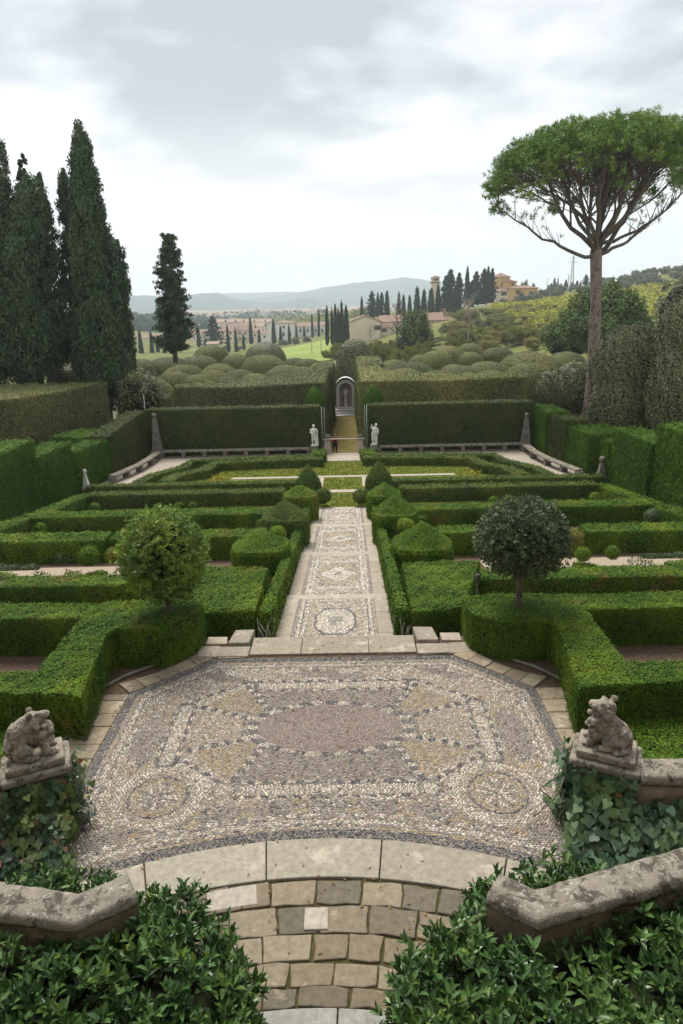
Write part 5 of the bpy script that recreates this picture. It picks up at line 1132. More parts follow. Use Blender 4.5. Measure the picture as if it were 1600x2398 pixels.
# ---- yellow flowers on the lawn, herb tufts on the gravel
def tuft(name, lab, px, py, z, r, h, n, mat, seed, cat, L=.12, group=None):
    r_ = np.random.default_rng(seed); c = onZ(px, py, z); a = r_.uniform(0, 6.28, n); d = r*np.sqrt(r_.random(n))
    P = np.column_stack([c[0]+d*np.cos(a), c[1]+d*np.sin(a), z+h*r_.random(n)])
    tag(link(name, npmesh(name, [(leaves(r_, P, np.column_stack([np.cos(a), np.sin(a), np.full(n, .5)]), L, L*.3, 1.0, (0, 0, 1), 1.2), 0)]), [M[mat]]), lab, cat, group)
tuft('yellow_flowers', 'clump of yellow-leaved flowers at the left end of the lawn kerb', 503, 1103, LW(0, 33), .5, .28, 110, 'flower', 1, 'flowers', .16, 'yellow flower clumps on the lawn')
tuft('yellow_flowers', 'clump of yellow-leaved flowers at the right end of the lawn kerb', 1085, 1090, LW(0, 33), .45, .22, 100, 'flower', 2, 'flowers', .16, 'yellow flower clumps on the lawn')
for s, w in ((1, 'right'), (-1, 'left')):
    for k in range(9):
        p = (s*RNG.uniform(4.5, 12), RNG.uniform(15.0, 17.8)); r_ = np.random.default_rng(60+k+s); n = 110; a = r_.uniform(0, 6.28, n); d = .17*np.sqrt(r_.random(n))
        P = np.column_stack([p[0]+d*np.cos(a)*1.6, p[1]+d*np.sin(a), GZ(0, p[1])+.02+.2*r_.random(n)])
        tag(link('herb_clump', npmesh('herb_clump', [(leaves(r_, P, np.column_stack([np.cos(a), np.sin(a), np.full(n, .6)]), .09, .04, 1.0, (0, 0, 1), 1.3), 0)]), [M[('herb', 'box')[k % 2]]]), 'low green herb clump growing on the %s gravel bed' % w, 'plant', 'herb clumps on the %s gravel bed' % w)
tuft('herb_clump', 'pale green herb clump at the back of the left gravel bed', 150, 1285, GZ(0, 17.7), .35, .28, 260, 'herb', 3, 'plant', .09)
tuft('herb_clump', 'bluish herb clump on the right gravel bed', 1470, 1300, GZ(0, 15.9), .35, .22, 240, 'herb', 4, 'plant', .09)
# ================================================================== CLIPPED OAK DOMES
def domemesh(seed, ratio, mat, low=.9):
    r_ = np.random.default_rng(seed)
    T = blobtris((0, 0, 0), (1, 1, ratio), 20, 10, prof=lambda t: (([1.0, 1.0, .99, .97, .93, .86, .76, .62, .44, .23, 0][round(t*10)]), ([-low/ratio, -.45*low/ratio, 0, .2, .38, .54, .69, .82, .92, .98, 1][round(t*10)])))
    return topiary_mesh('clipped_dome', T, 0, mat, seed, rough=.009, cover=1.9, L=.046, tilt=.30, tuft=.03)
DM = {}
for i, (rt, mt) in enumerate(((.72, 'ilex'), (.92, 'ilex'), (.95, 'ilexdark'), (.55, 'ilex'))):
    DM[i] = domemesh(500+i, rt, mt)
    for q in ('twig', mt): DM[i].materials.append(M[q])
DG = 'clipped oak domes beyond the hedge walls'
def dome(lab, px, top, rpx, Y, k=0, seed=0):
    c = onY(px, top, Y); r = rpx*Y*1.03/1567; rt = (.72, .92, .95, .55)[k]
    o = bpy.data.objects.new('clipped_dome', DM[k]); COL.objects.link(o); o.location = (c[0], Y, c[2]-r*rt); o.scale = (r, r, r); o.rotation_euler = (0, 0, px*.7)
    return tag(o, lab, 'topiary', DG)
LD = [('largest dark dome, standing above the others before the green meadow', 607, 786, 47, 88, 2), ('high dome left of the largest dark dome, below the village', 483, 793, 43, 88, 1), ('dome at the left foot of the largest dark dome', 540, 813, 36, 80, 1), ('broad dome before the largest dark dome', 604, 815, 52, 78, 0),
      ('flat pale dome below the loose spiky cypress', 385, 820, 52, 74, 0), ('broad dome right of the loose spiky cypress foot', 455, 817, 50, 80, 0), ('pale dome between the tall cypress and the loose spiky cypress', 318, 825, 48, 72, 0), ('wide pale dome in the left middle row, lower down', 420, 838, 52, 64, 0), ('low dome right in the left middle row', 502, 835, 46, 68, 1),
      ('dome beside the tall cypress, middle height', 300, 840, 42, 60, 1), ('dome half behind the big dark front dome at the left', 400, 853, 50, 50, 1), ('big dark dome in front, right of the tall cypress trunk', 334, 864, 66, 47.5, 1), ('low flat dome touching the left block of the avenue', 548, 848, 46, 56, 1), ('wide flat dome behind the left block of the avenue', 655, 838, 52, 63, 1),
      ('small dark dome at the right end of the left domes', 676, 822, 34, 86, 1), ('dark low dome by the meadow edge', 706, 824, 36, 80, 0), ('low dome beside the tall round-topped tree', 742, 830, 36, 76, 0), ('pale dome left of the tall cypress, between the dark trunks', 172, 808, 48, 64, 0), ('dark dome in the shade left of the tall cypress', 150, 835, 42, 50, 2), ('mid pale dome behind the low flat one at the left block', 485, 850, 46, 55, 1),
      ('pale dome just over the left end of the left block', 450, 860, 38, 48.5, 1), ('pale dome over the middle of the left block', 522, 862, 36, 50, 1), ('dome over the right half of the left block', 585, 857, 40, 52, 1), ('low dome nearest the avenue on the left', 694, 842, 38, 58, 1), ('low round dome in the gap over the left block', 632, 851, 34, 54, 1)]
RD = [('high pale dome in the middle of the right domes', 1030, 794, 46, 86, 1), ('round dome left of the high pale dome on the right', 1000, 806, 42, 78, 1), ('farthest dome on the right, just below the brown thicket', 1079, 788, 32, 94, 1), ('small dome between two larger ones on the right', 1080, 808, 30, 84, 1), ('dome right of centre below the brown thicket', 1143, 797, 37, 86, 0),
      ('broad dome with a dark hole in its side', 1212, 808, 66, 70, 0), ('dome just left of the pine trunk', 1300, 808, 46, 74, 0), ('low dome nearest the avenue on the right', 965, 815, 30, 84, 1), ('pale flat dome right of the tall round-topped tree', 905, 826, 38, 70, 0), ('wide pale dome in the middle right row', 945, 831, 54, 62, 0), ('small dome in the gap of the middle right row', 1042, 836, 34, 70, 1),
      ('wide pale dome at the back edge of the right block', 1062, 840, 52, 58, 0), ('dome to the right in the middle right row', 1118, 830, 48, 66, 0), ('broadest dark-fronted dome before the pine on the right', 1215, 834, 70, 50, 1), ('dark dome touching the pine trunk', 1322, 833, 46, 50, 2), ('low flat dome over the right block, near the avenue', 930, 846, 44, 53, 0), ('pale dome over the far end of the right block', 1130, 850, 44, 52, 0),
      ('low pale dome just over the near end of the right block', 882, 842, 34, 56, 0), ('low pale dome over the middle of the right block', 1005, 850, 46, 51, 1), ('low dome over the bend of the right block', 1075, 856, 42, 48.5, 1)]
for l_ in LD+RD: dome(*l_)
c = onY(814, 779, 80); r = 44*80*1.02/1567; zb = -6.2
o = thing('round_topped_tree', 'tall round-topped clipped oak standing behind the grotto', 'tree', (0, 0, 0))
tr = blobtris((c[0], 80, zb), (r, r, c[2]-zb), 20, 12, prof=lambda t: ([.9, .97, 1, 1.02, 1.02, 1.01, 1, .97, .92, .83, .68, .42, 0][round(t*12)], t if t < .66 else .66+.34*math.sin((t-.66)/.34*math.pi/2)))
link('crown', topiary_mesh('crown', tr, 70, 'ilexdark', 560, rough=.06, L=.17), [M['twig'], M['ilexdark']], o)
MB().tube([(c[0], 80, -7.5), (c[0], 80, -5)], .2, 8).build('trunk', M['bark'], o)
# ================================================================== BIG TREES
def cypress(lab, apex, foot, Y, wpx, seed, mat='cypress', loose=0.0, trunk=.25, zfoot=None, lobes=6, group=None, shape=.6, L=.21, dens=1.0):
    rng = np.random.default_rng(seed)
    a = onY(*apex, Y); b = onY(*foot, Y); zf = b[2] if zfoot is None else zfoot; h = a[2]-zf; R = wpx*Y*1.02/1567/2
    o = thing('cypress', lab, 'tree', (b[0], Y, zf), group)
    lean = a[0]-b[0]
    def rad(t): return R*np.minimum(1, (t/.16+.12))**.5*(np.maximum(0, 1-t)**shape)*(1-.25*(t < .05))
    n = int(620*dens*(h/16)*(R/2)+60); C = []; CR = []; DD = []
    ph = rng.uniform(0, 6.28, 5)
    t = rng.random(n*4)**.9; keep = rng.random(n*4) < (rad(t)/R+.12); t = t[keep][:n]; th = rng.uniform(0, 2*math.pi, len(t))
    lob = 1+.11*np.sin(lobes*th+ph[0]+5*t)+.09*np.sin(3*th+ph[1]-9*t)+.05*np.sin(17*t+ph[2])
    ins = 1-rng.random(len(t))**2.2*(.45+loose*.4)
    r_ = rad(t)*lob*ins
    if loose: kp = (np.sin(7*t*6+3*th)+np.sin(23*t+ph[3])+rng.normal(0, .6, len(t))) > -.55; t, th, r_ = t[kp], th[kp], r_[kp]
    C = np.column_stack([lean*t+r_*np.cos(th), r_*np.sin(th), h*(.04+.96*t)])
    if loose > .5:
        C = []
        for k in range(30):
            q_ = .06+.92*k/30; Rq = float(rad(np.array([q_]))[0])*1.1
            for _ in range(int(5+7*(1-q_))):
                an = rng.uniform(0, 6.283); l_ = Rq*rng.uniform(.55, 1.2)
                for u in (.4, .62, .82, 1.0): C.append((lean*q_+l_*u*math.cos(an), l_*u*math.sin(an), h*q_+.25*(u-.4)+rng.normal(0, .12)))
        C = np.array(C); t = C[:, 2]/h
    cr = rng.uniform(.22, .48, len(C))*(.62 if loose > .5 else 1)*(.6+.4*(1-t))*min(1.3, R/1.6+.2)*(1+.2*loose)
    per = 62 if loose < .5 else 44
    idx = np.repeat(np.arange(len(C)), per); d = nz(rng.normal(size=(len(idx), 3))); off = d*(cr[idx]*(.4+.65*rng.random(len(idx))))[:, None]; off[:, 2] *= (.8 if loose > .5 else 1.7)
    P = C[idx]+off; rr = nz(P*np.array([1, 1, 0])-np.array([1, 0, 0])*(lean*P[:, 2:]/h)); Nn = nz(rr+.6*d)
    D = nz(np.array([0, 0, 1.])+.45*rr)
    Q = leaves(rng, P, Nn, L, L*.46, .8, D, .9)
    ch = []
    T = blobtris((0, 0, 0), (1, 1, 1), 12, 10, prof=lambda q: (float(rad(np.array([q]))[0])*(.62-.45*loose), .05*h+q*h*.90)).reshape(-1, 3)
    T[:, 0] += lean*T[:, 2]/h; ch = [(Q, 1)] if loose > .5 else [(T.reshape(-1, 3, 3), 0), (Q, 1)]
    link('crown', npmesh('crown', ch), [M['twig'], M[mat]], o)
    tb = MB(); tb.tube([(0, 0, -.6), (.02, 0, h*.06), (lean*.3, 0, h*.35), (lean*.85, 0, h*.86)], [trunk*1.15, trunk, trunk*.6, .03], 9)
    if loose:
        for k in range(70):
            q = rng.uniform(.12, .92); an = rng.uniform(0, 6.28); L2 = float(rad(np.array([q]))[0])*.95; p = np.array((lean*q, 0, h*q))
            tb.tube([p, p+np.array((L2*.5*math.cos(an), L2*.5*math.sin(an), .15)), p+np.array((L2*math.cos(an), L2*math.sin(an), .55))], [.04, .025, .008], 4)
    tb.build('trunk', M['bark'], o)
    return o
CG = 'tall dark cypresses at the left'
cypress('tallest cypress with a green column crown and a short bare trunk', (181, 290), (249, 955), 45.5, 108, 601, group=CG, trunk=.26, shape=.44, dens=1.7)
cypress('shoulder cypress pressed against the left flank of the tallest one', (146, 392), (200, 890), 47.5, 60, 602, group=CG, shape=.40)
cypress('cypress behind the right flank of the tallest one', (266, 556), (268, 890), 51, 74, 603, group=CG, shape=.36)
cypress('low cypress showing right of the tallest trunk, above the domes', (285, 708), (287, 880), 56, 52, 604, group=CG, shape=.3)
cypress('dark broad cypress left of the tallest one', (70, 412), (64, 890), 46, 205, 605, 'cypress', group=CG, shape=.50, dens=1.2)
cypress('narrow spire rising behind the dark broad cypress', (52, 350), (56, 890), 49, 40, 606, group=CG, shape=.34)
cypress('small spire tip right of the narrow spire', (88, 396), (94, 890), 49.5, 36, 607, group=CG, shape=.34)
cypress('ragged dark cypress cut by the left edge of the photo', (-12, 322), (-24, 890), 46.5, 150, 608, group=CG, shape=.42, loose=.15)
cypress('nearest dark cypress low at the left edge of the photo', (-12, 560), (-5, 890), 45, 150, 609, group=CG, shape=.32)
cypress('loose spiky cypress standing alone against the hills', (384, 530), (402, 816), 62, 78, 610, 'cypress', loose=.9, trunk=.2, shape=.40, L=.2, dens=.8)
# ---- umbrella pine
rng = np.random.default_rng(700)
pb = onY(1352, 945, 45); fk = onY(1368, 578, 45); cc = onY(1402, 402, 45); RX = (1402-1127)*45*1.02/1567*.90
pine = thing('umbrella_pine', 'tall umbrella pine with a bare trunk and a wide flat crown on the right', 'tree', (pb[0], 45, -4.2))
org = np.array((pb[0], 45, -4.2)); F0 = fk-org; CX = np.array((cc[0], 45, cc[2]))-org
def bez(p, q, r, n): t = np.linspace(0, 1, n)[:, None]; return (1-t)**2*p+2*t*(1-t)*q+t*t*r
tb = MB(); tr = bez(np.zeros(3), np.array((.15, 0, F0[2]*.6)), F0, 9)
tb.tube(list(tr)+[F0+np.array((.05, 0, .5))], [.54, .44, .40, .375, .36, .35, .34, .345, .36, .32], 14)
trunk_o = tb.build('trunk', M['pinebark'], pine); roughen(trunk_o, .03, 4, 2)
top_z = onY(1440, 266, 45)[2]-org[2]; HZ = (top_z-CX[2])*.78
def shell(az, q, k=1.0):               # q: 0 centre .. 1 rim, on the crown's upper surface
    rr = RX*q; z = CX[2]+HZ*(max(0, 1-q**2.6))**.62*k-.6*max(0, q-.9)*10*.3
    return np.array((CX[0]+rr*math.cos(az), CX[1]+rr*math.sin(az)*.95, z))
br = MB(); tips = []
NL = 11
for i in range(NL):
    az = i*2*math.pi/NL+rng.normal(0, .15); q = rng.uniform(.35, .62) if i % 3 else rng.uniform(.1, .25)
    s0 = F0+np.array((.15*math.cos(az), .15*math.sin(az), rng.uniform(-.3, .9)))
    e = shell(az, q, .42); mid = s0*.45+e*.55+np.array((.9*math.cos(az), .9*math.sin(az), -.7)); B = bez(s0, mid, e, 8)+rng.normal(0, .05, (8, 3)); B[0] = s0
    r0_ = rng.uniform(.12, .19); br.tube(list(B), list(np.linspace(r0_, r0_*.45, 8)), 8)
    for j in range(7):
        k = rng.integers(2, 8); p = B[k]; a2 = az+rng.normal(0, .42); q2 = min(.96, max(.06, q+rng.uniform(-.25, .50)))
        e2 = shell(a2, q2, rng.uniform(.42, .62)); m2 = p*.45+e2*.55+np.array((0, 0, -.45)); B2 = bez(p, m2, e2, 7)+rng.normal(0, .06, (7, 3)); B2[0] = p
        br.tube(list(B2), list(np.linspace(.065, .03, 7)), 6)
        for l in range(8):
            k2 = rng.integers(1, 7); p2 = B2[k2]; a3 = a2+rng.normal(0, .30); q3 = min(1.0, max(.03, q2+rng.uniform(-.22, .28)))
            e3 = shell(a3, q3, rng.uniform(.62, .86)); m3 = (p2+e3)/2+np.array((0, 0, -.22)); B3 = bez(p2, m3, e3, 5)+rng.normal(0, .05, (5, 3)); B3[0] = p2
            br.tube(list(B3), list(np.linspace(.032, .013, 5)), 4); tips.append(e3)
for (px, py, px1, py1, y) in ((1364, 588, 1145, 475, 44), (1376, 585, 1568, 440, 44.5), (1378, 560, 1560, 455, 46)):   # the low sweeping limbs
    p = onY(px, py, 45)-org; e = onY(px1, py1, y)-org; m = p*.5+e*.5+np.array((0, 0, -.9)); B = bez(p, m, e, 12)+rng.normal(0, .07, (12, 3)); B[0] = p
    br.tube(list(B), list(np.linspace(.12, .03, 12)), 7)
    for k in range(4, 12):
        for _ in range(2):
            ee = B[k]+np.array((rng.normal(0, .5)+np.sign(px1-px)*.4, rng.normal(0, .6), rng.uniform(.5, 1.4))); br.tube([B[k], (B[k]+ee)/2+rng.normal(0, .05, 3), ee], [.03, .02, .01], 4); tips.append(ee)
br.build('branches', M['branch'], pine)
n = 9500; az = rng.uniform(0, 6.283, n); q = np.sqrt(rng.random(n))*1.0
z0 = np.array([shell(a, b)[2] for a, b in zip(az, q)]); lump = .25*np.sin(5*az+9*q)+.25*np.sin(13*q+2*az)
thick = .9+.85*q**2
nc_ = 760; ca = rng.uniform(0, 6.283, nc_); cq = np.sqrt(rng.random(nc_)); cz = np.array([shell(a, b)[2] for a, b in zip(ca, cq)])-rng.random(nc_)**1.6*(.9+.85*cq**2)+rng.normal(0, .16, nc_)
CC = np.column_stack([CX[0]+RX*cq*np.cos(ca), CX[1]+.95*RX*cq*np.sin(ca), cz]); k = rng.integers(0, nc_, n); dd = nz(rng.normal(size=(n, 3)))
P = CC[k]+dd*np.array((.50, .50, .34))*(.45+.6*rng.random((n, 1)))*rng.uniform(.7, 1.3, nc_)[k][:, None]
P = np.concatenate([P, np.array(tips)+rng.normal(0, .15, (len(tips), 3))])
per = 20; idx = np.repeat(np.arange(len(P)), per); d = nz(rng.normal(size=(len(idx), 3))+np.array([0, 0, .55])); d = nz(d)
Q = leaves(rng, P[idx]+d*rng.uniform(.03, .20, (len(idx), 1)), nz(rng.normal(size=(len(idx), 3))), .21, .034, .4, d, .15)
link('crown', npmesh('crown', [(Q, 0)]), [M['pine']], pine)
# ---- big dark holm oaks at the right edge, and a grey olive behind
def clumptree(name, lab, cat, blobs, Y, mat, seed, L=.14, per=60, trunk=None, group=None, loc=None, cl=.45, dens=2.2):
    """crown from overlapping blobs (x,y,z,rx,ry,rz) covered with leaf clumps"""
    rng = np.random.default_rng(seed); C = []; R = []
    for (x, y, z, rx, ry, rz_) in blobs:
        n = int(dens*4*math.pi*((rx*ry+ry*rz_+rx*rz_)/3)); d = nz(rng.normal(size=(n, 3))); d[:, 2] = np.where(d[:, 2] < -.5, -d[:, 2], d[:, 2])
        f_ = (1+.12*np.sin(5*d[:, 0]+4*d[:, 2]+x)+.1*np.sin(9*d[:, 1]-7*d[:, 2]))*(1-.35*rng.random(n)**2)
        C.append(np.column_stack([x+rx*d[:, 0]*f_, y+ry*d[:, 1]*f_, z+rz_*d[:, 2]*f_])); R.append(rng.uniform(.6, 1.3, n)*cl)
    C = np.concatenate(C); R = np.concatenate(R)
    Q = clump_leaves(rng, C, R, per, L, L*.5, .35)
    core = [blobtris((x, y, z), (rx*.78, ry*.78, rz_*.78), 10, 8) for x, y, z, rx, ry, rz_ in blobs]
    o = thing(name, lab, cat, (0, 0, 0), group)
    link('crown', npmesh('crown', [(np.concatenate(core), 0), (Q, 1)]), [M['twig'], M[mat]], o)
    if trunk:
        tb = MB(); tb.tube(trunk[0], trunk[1], 8)
        b0 = np.array(trunk[0][-1])
        for (x, y, z, rx, ry, rz_) in blobs: tb.tube([b0, (b0+np.array((x, y, z)))/2+np.array((0, 0, .2)), (x, y, z+.3*rz_)], [trunk[1][-1]*.7, trunk[1][-1]*.4, .03], 6)
        tb.build('trunk', M['bark'], o)
    return o
def bl(px, py, Y, rpx, rzpx, ry=None):
    c = onY(px, py, Y); k = Y*1.02/1567; return (c[0], Y, c[2], rpx*k, (ry or rpx)*k, rzpx*k)
def mound(lab, blobs, seed, L=.12):
    o = thing('holm_oak', lab, 'tree', (0, 0, 0)); T = np.concatenate([blobtris(b[:3], b[3:], 20, 12) for b in blobs])
    rng = np.random.default_rng(seed); P, Nn = sample(rng, T, 2.7/(.5*L*L*.6)); P = P+Nn*(.13*wob(P, 1.3)+.10*wob(P, 3.1)+.06*wob(P, 6)+rng.normal(-.02, .07, len(P)))[:, None]
    core = np.concatenate([blobtris(b[:3], np.array(b[3:])-.22, 16, 10) for b in blobs])
    link('crown', npmesh('crown', [(core, 0), (leaves(rng, P, Nn, L, L*.6, .7), 1)]), [M['twig'], M['ilexdark']], o)
    b = blobs[0]; MB().tube([(b[0], b[1], -4.5), (b[0], b[1], b[2])], [.2, .15], 8).build('trunk', M['bark'], o)
mound('big rounded dark holm oak right of the pine trunk', [bl(1450, 850, 38, 86, 96), bl(1435, 930, 37.5, 74, 95), bl(1500, 900, 38, 80, 112)], 801)
mound('dark upright holm oak at the right edge behind the stepped hedge', [bl(1565, 800, 35, 58, 108), bl(1548, 900, 34.5, 54, 112), bl(1600, 850, 35, 70, 150)], 802)
mound('dark holm oak mass between the right hedge block and the pine', [bl(1322, 892, 47, 50, 56), bl(1268, 900, 48, 42, 46)], 803, .13)
clumptree('olive_tree', 'grey-green olive tree at the right edge above the dark holm oaks', 'tree', [bl(1568, 700, 60, 50, 55), bl(1600, 740, 60, 60, 70), bl(1535, 720, 61, 26, 30)], 60, 'olive', 804, L=.2, per=34, cl=.5, dens=2.5)
clumptree('holm_oak', 'dark shrubby oak in the shade behind the left dark dome', 'tree', [bl(320, 905, 45.5, 60, 46), bl(255, 870, 47, 30, 50)], 45, 'ilexdark', 805, L=.14, per=40, cl=.4, dens=4)
# ================================================================== COUNTRYSIDE
CTL = []
for px, py, Y in [(650, 822, 170), (745, 812, 190), (690, 808, 230), (748, 783, 260), (400, 822, 170), (300, 830, 160), (500, 806, 300), (350, 785, 450), (600, 790, 420), (720, 775, 420), (520, 768, 700), (870, 812, 150), (800, 790, 250),
                  (1000, 800, 150), (1150, 800, 130), (1300, 810, 105), (1500, 815, 85), (1000, 745, 230), (1120, 703, 300), (1200, 698, 340), (1300, 688, 300), (1450, 668, 310), (1568, 650, 310), (1568, 738, 160), (1440, 748, 170), (1250, 755, 170),
                  (1190, 694, 365), (1250, 672, 430), (1350, 655, 430), (1450, 637, 430), (1568, 617, 430), (850, 738, 330), (950, 733, 330), (1050, 715, 330), (880, 720, 420), (1560, 660, 620), (1300, 690, 620), (1100, 712, 600), (900, 715, 700), (300, 742, 800), (600, 732, 1100), (100, 760, 500), (-200, 800, 300), (1900, 560, 430), (1900, 640, 250)]:
    p = onY(px, py, Y); CTL.append((p[0], Y, p[2]))
CTL += [(-60, 10, -3.5), (-30, 25, -3.6), (30, 25, -3.4), (60, 10, -2.5), (-60, 50, -6), (-22, 55, -5.2), (20, 55, -4.6), (45, 50, -3), (75, 50, 1), (0, 85, -6.6), (-35, 85, -7.5), (30, 85, -6), (70, 85, -1), (0, 20, -3.5), (0, 50, -4.6), (0, 5, -3)]
CTL += [(x, y, -24) for y in (1500, 2500, 4000, 5400) for x in (-.6*y, -.25*y, 0, .25*y, .6*y)]+[(600, 1000, -10)]
CTL = np.array(CTL)
def feat(x, y): return np.stack([3.0*x/(y+40), np.log(y+40)], -1)
FT = feat(CTL[:, 0], CTL[:, 1]); KD = np.linalg.norm(FT[:, None]-FT[None], axis=-1)
WT = np.linalg.solve(np.block([[KD+1e-3*np.eye(len(FT)), np.ones((len(FT), 1))], [np.ones((1, len(FT))), np.zeros((1, 1))]]), np.append(CTL[:, 2], 0))
def TZ(x, y):
    x = np.asarray(x, float); y = np.asarray(y, float); q = feat(x, y); d = np.linalg.norm(q[..., None, :]-FT, axis=-1); return d @ WT[:-1]+WT[-1]
yy = np.concatenate([np.linspace(-8, 90, 34), 90*np.exp(np.linspace(.03, math.log(5150/90), 90))]); uu = np.linspace(-.82, .82, 120)
X = uu[None]*(yy[:, None]+45); Yg = np.repeat(yy[:, None], len(uu), 1); Z = TZ(X, Yg)
ins = (np.abs(X) < 25) & (Yg < 73); Z = np.where(ins, np.minimum(Z, GZv(0, np.clip(Yg, 28, 80))-1.4), Z)
me = bpy.data.meshes.new('terrain'); nc = len(uu); nr = len(yy)
me.from_pydata(np.stack([X, Yg, Z], -1).reshape(-1, 3).tolist(), [], [(j*nc+i, j*nc+i+1, (j+1)*nc+i+1, (j+1)*nc+i) for j in range(nr-1) for i in range(nc-1)]); me.update()
for p in me.polygons: p.use_smooth = True
tag(link('terrain', me, [M['terrain']]), kind='structure')
def tz1(x, y): return float(TZ(x, y))
def ongr(px, Y):                       # a point of the ground on the bearing of column px
    p = onY(px, 720, Y); return np.array((p[0], Y, tz1(p[0], Y)))
def drape(name, pts, m, off=.12, n=14):
    """sheet on the terrain over a quad given as world corners"""
    a, b, c, d = [np.array(p[:2]) for p in pts]; V = []
    for j in range(n+1):
        for i in range(n+1):
            u, v_ = i/n, j/n; p = (a*(1-u)+b*u)*(1-v_)+(d*(1-u)+c*u)*v_; V.append((p[0], p[1], tz1(*p)+off))
    me = bpy.data.meshes.new(name); me.from_pydata(V, [], [(j*(n+1)+i, j*(n+1)+i+1, (j+1)*(n+1)+i+1, (j+1)*(n+1)+i) for j in range(n) for i in range(n)]); me.update()
    for p in me.polygons: p.use_smooth = True
    return tag(link(name, me, [m]), kind='structure')
drape('meadow', [ongr(600, 150), ongr(790, 150), ongr(800, 275), ongr(640, 265)], M['meadow'])
# vineyard rows on the slope
rng = np.random.default_rng(900); PV = []
for k in range(46):
    Y = 168+k*3.4; x0 = onY(1128+max(0, 260-Y)*1.1, 700, Y)[0]; x1 = onY(1660, 700, Y)[0]; n = int((x1-x0)*4.5)
    x = rng.uniform(x0, x1, n); y = Y+rng.normal(0, .35, n)+.05*x*0; z = TZ(x, y)+rng.uniform(.1, 1.5, n); PV.append(np.column_stack([x, y, z]))
PV = np.concatenate(PV)
tag(link('vineyard_rows', npmesh('vineyard_rows', [(leaves(rng, PV, np.tile([0, -.4, .8], (len(PV), 1)), .85, .5, 1.0), 0)]), [M['vine']]), 'rows of yellow-green vines across the sunny slope on the right', 'vines', kind='stuff')
# ---- far trees: base meshes, then copies
def unit_mesh(kind, seed, mat):
    r_ = np.random.default_rng(seed); ch = []
    if kind == 'cyp':
        pr = lambda t: (min(1, t*6+.35)*(1-t)**.5*.98, t)
        T = blobtris((0, 0, 0), (.085, .085, 1), 10, 10, prof=pr); P, Nn = sample(r_, T, 2600); P = P+Nn*r_.normal(0, .006, len(P))[:, None]
        ch = [(T*np.array((.8, .8, .97)), 0), (leaves(r_, P, Nn, .055, .022, .7, (0, 0, 1), .5), 1)]
    elif kind == 'con':
        C = []
        for k in range(330):
            t = r_.random()**.8; rr = .30*(1-t)**.72*(1+.30*math.sin(46*t))*r_.uniform(.35, 1.1); a = r_.uniform(0, 6.28); C.append((rr*math.cos(a), rr*math.sin(a), .04+.95*t))
        ch = [(blobtris((0, 0, .05), (.12, .12, .80), 9, 6, prof=lambda t: ((1-t)**.9, t)), 0), (clump_leaves(r_, np.array(C), .034, 24, .036, .016, .2), 1)]
    else:
        sx = {'bush': .62, 'round': .48, 'olive': .55}[kind]; C = []
        bs = [(r_.normal(0, .22*sx*2), r_.normal(0, .2*sx*2), r_.uniform(.35, .72), r_.uniform(.22, .34)) for _ in range(9)]
        for (x, y, z, r) in bs:
            d = nz(r_.normal(size=(16, 3))); C.append(np.array((x, y, z))+d*r*r_.uniform(.7, 1, (16, 1))*np.array((sx*1.4, sx*1.4, .8)))
        C = np.concatenate(C); C[:, 2] = np.clip(C[:, 2], .06, 1)
        ch = [(np.concatenate([blobtris((x, y, z), (r*.5*sx*1.4, r*.5*sx*1.4, r*.42), 8, 5) for x, y, z, r in bs]), 0), (clump_leaves(r_, C, .10, 80, .036, .021, .3), 1)]
    me = npmesh(kind+'_tree', ch); me.materials.append(M['innerbush' if mat in ('thicket', 'scrub', 'olive') else 'twig']); me.materials.append(M[mat]); return me
UM = {('cyp', i): unit_mesh('cyp', 910+i, 'cypfar') for i in range(3)}
UM.update({('con', i): unit_mesh('con', 920+i, 'cypfar') for i in range(3)})
UM.update({('thick', i): unit_mesh('bush', 930+i, 'thicket') for i in range(4)}); UM.update({('scrub', i): unit_mesh('bush', 940+i, 'scrub') for i in range(3)})
UM.update({('round', i): unit_mesh('round', 950+i, 'broad') for i in range(3)}); UM.update({('olive', i): unit_mesh('olive', 960+i, 'olive') for i in range(3)})
def far(kind, name, lab, px, top, Y, wpx=None, bottom=None, group=None, cat='tree', k=0):
    g = ongr(px, Y); a = onY(px, top, Y)
    if bottom is not None: g[2] = min(g[2]+2, onY(px, bottom, Y)[2])
    h = max(.8, a[2]-g[2]); o = bpy.data.objects.new(name, UM[(kind, (int(px)+k) % (3 if kind != 'thick' else 4))]); COL.objects.link(o)
    base = {'cyp': .17, 'con': .46}.get(kind, 1.5 if kind in ('thick', 'scrub') else 1.25); w = (wpx*Y*1.02/1567)/base if wpx else h
    o.location = (a[0], Y, g[2]-.3); o.scale = (w, w, h+.3); o.rotation_euler = (0, 0, px*1.3); return tag(o, lab, cat, group)
def zA(x, y): return ((280+x/3.136)*.98, (600+y/3.136)*.98)
def zB(x, y): return ((750+x/2.851)*.98, (580+y/2.851)*.98)
def zC(x, y): return ((1100+x/3.136)*.98, (580+y/3.136)*.98)
VG = 'slim cypresses before the village'
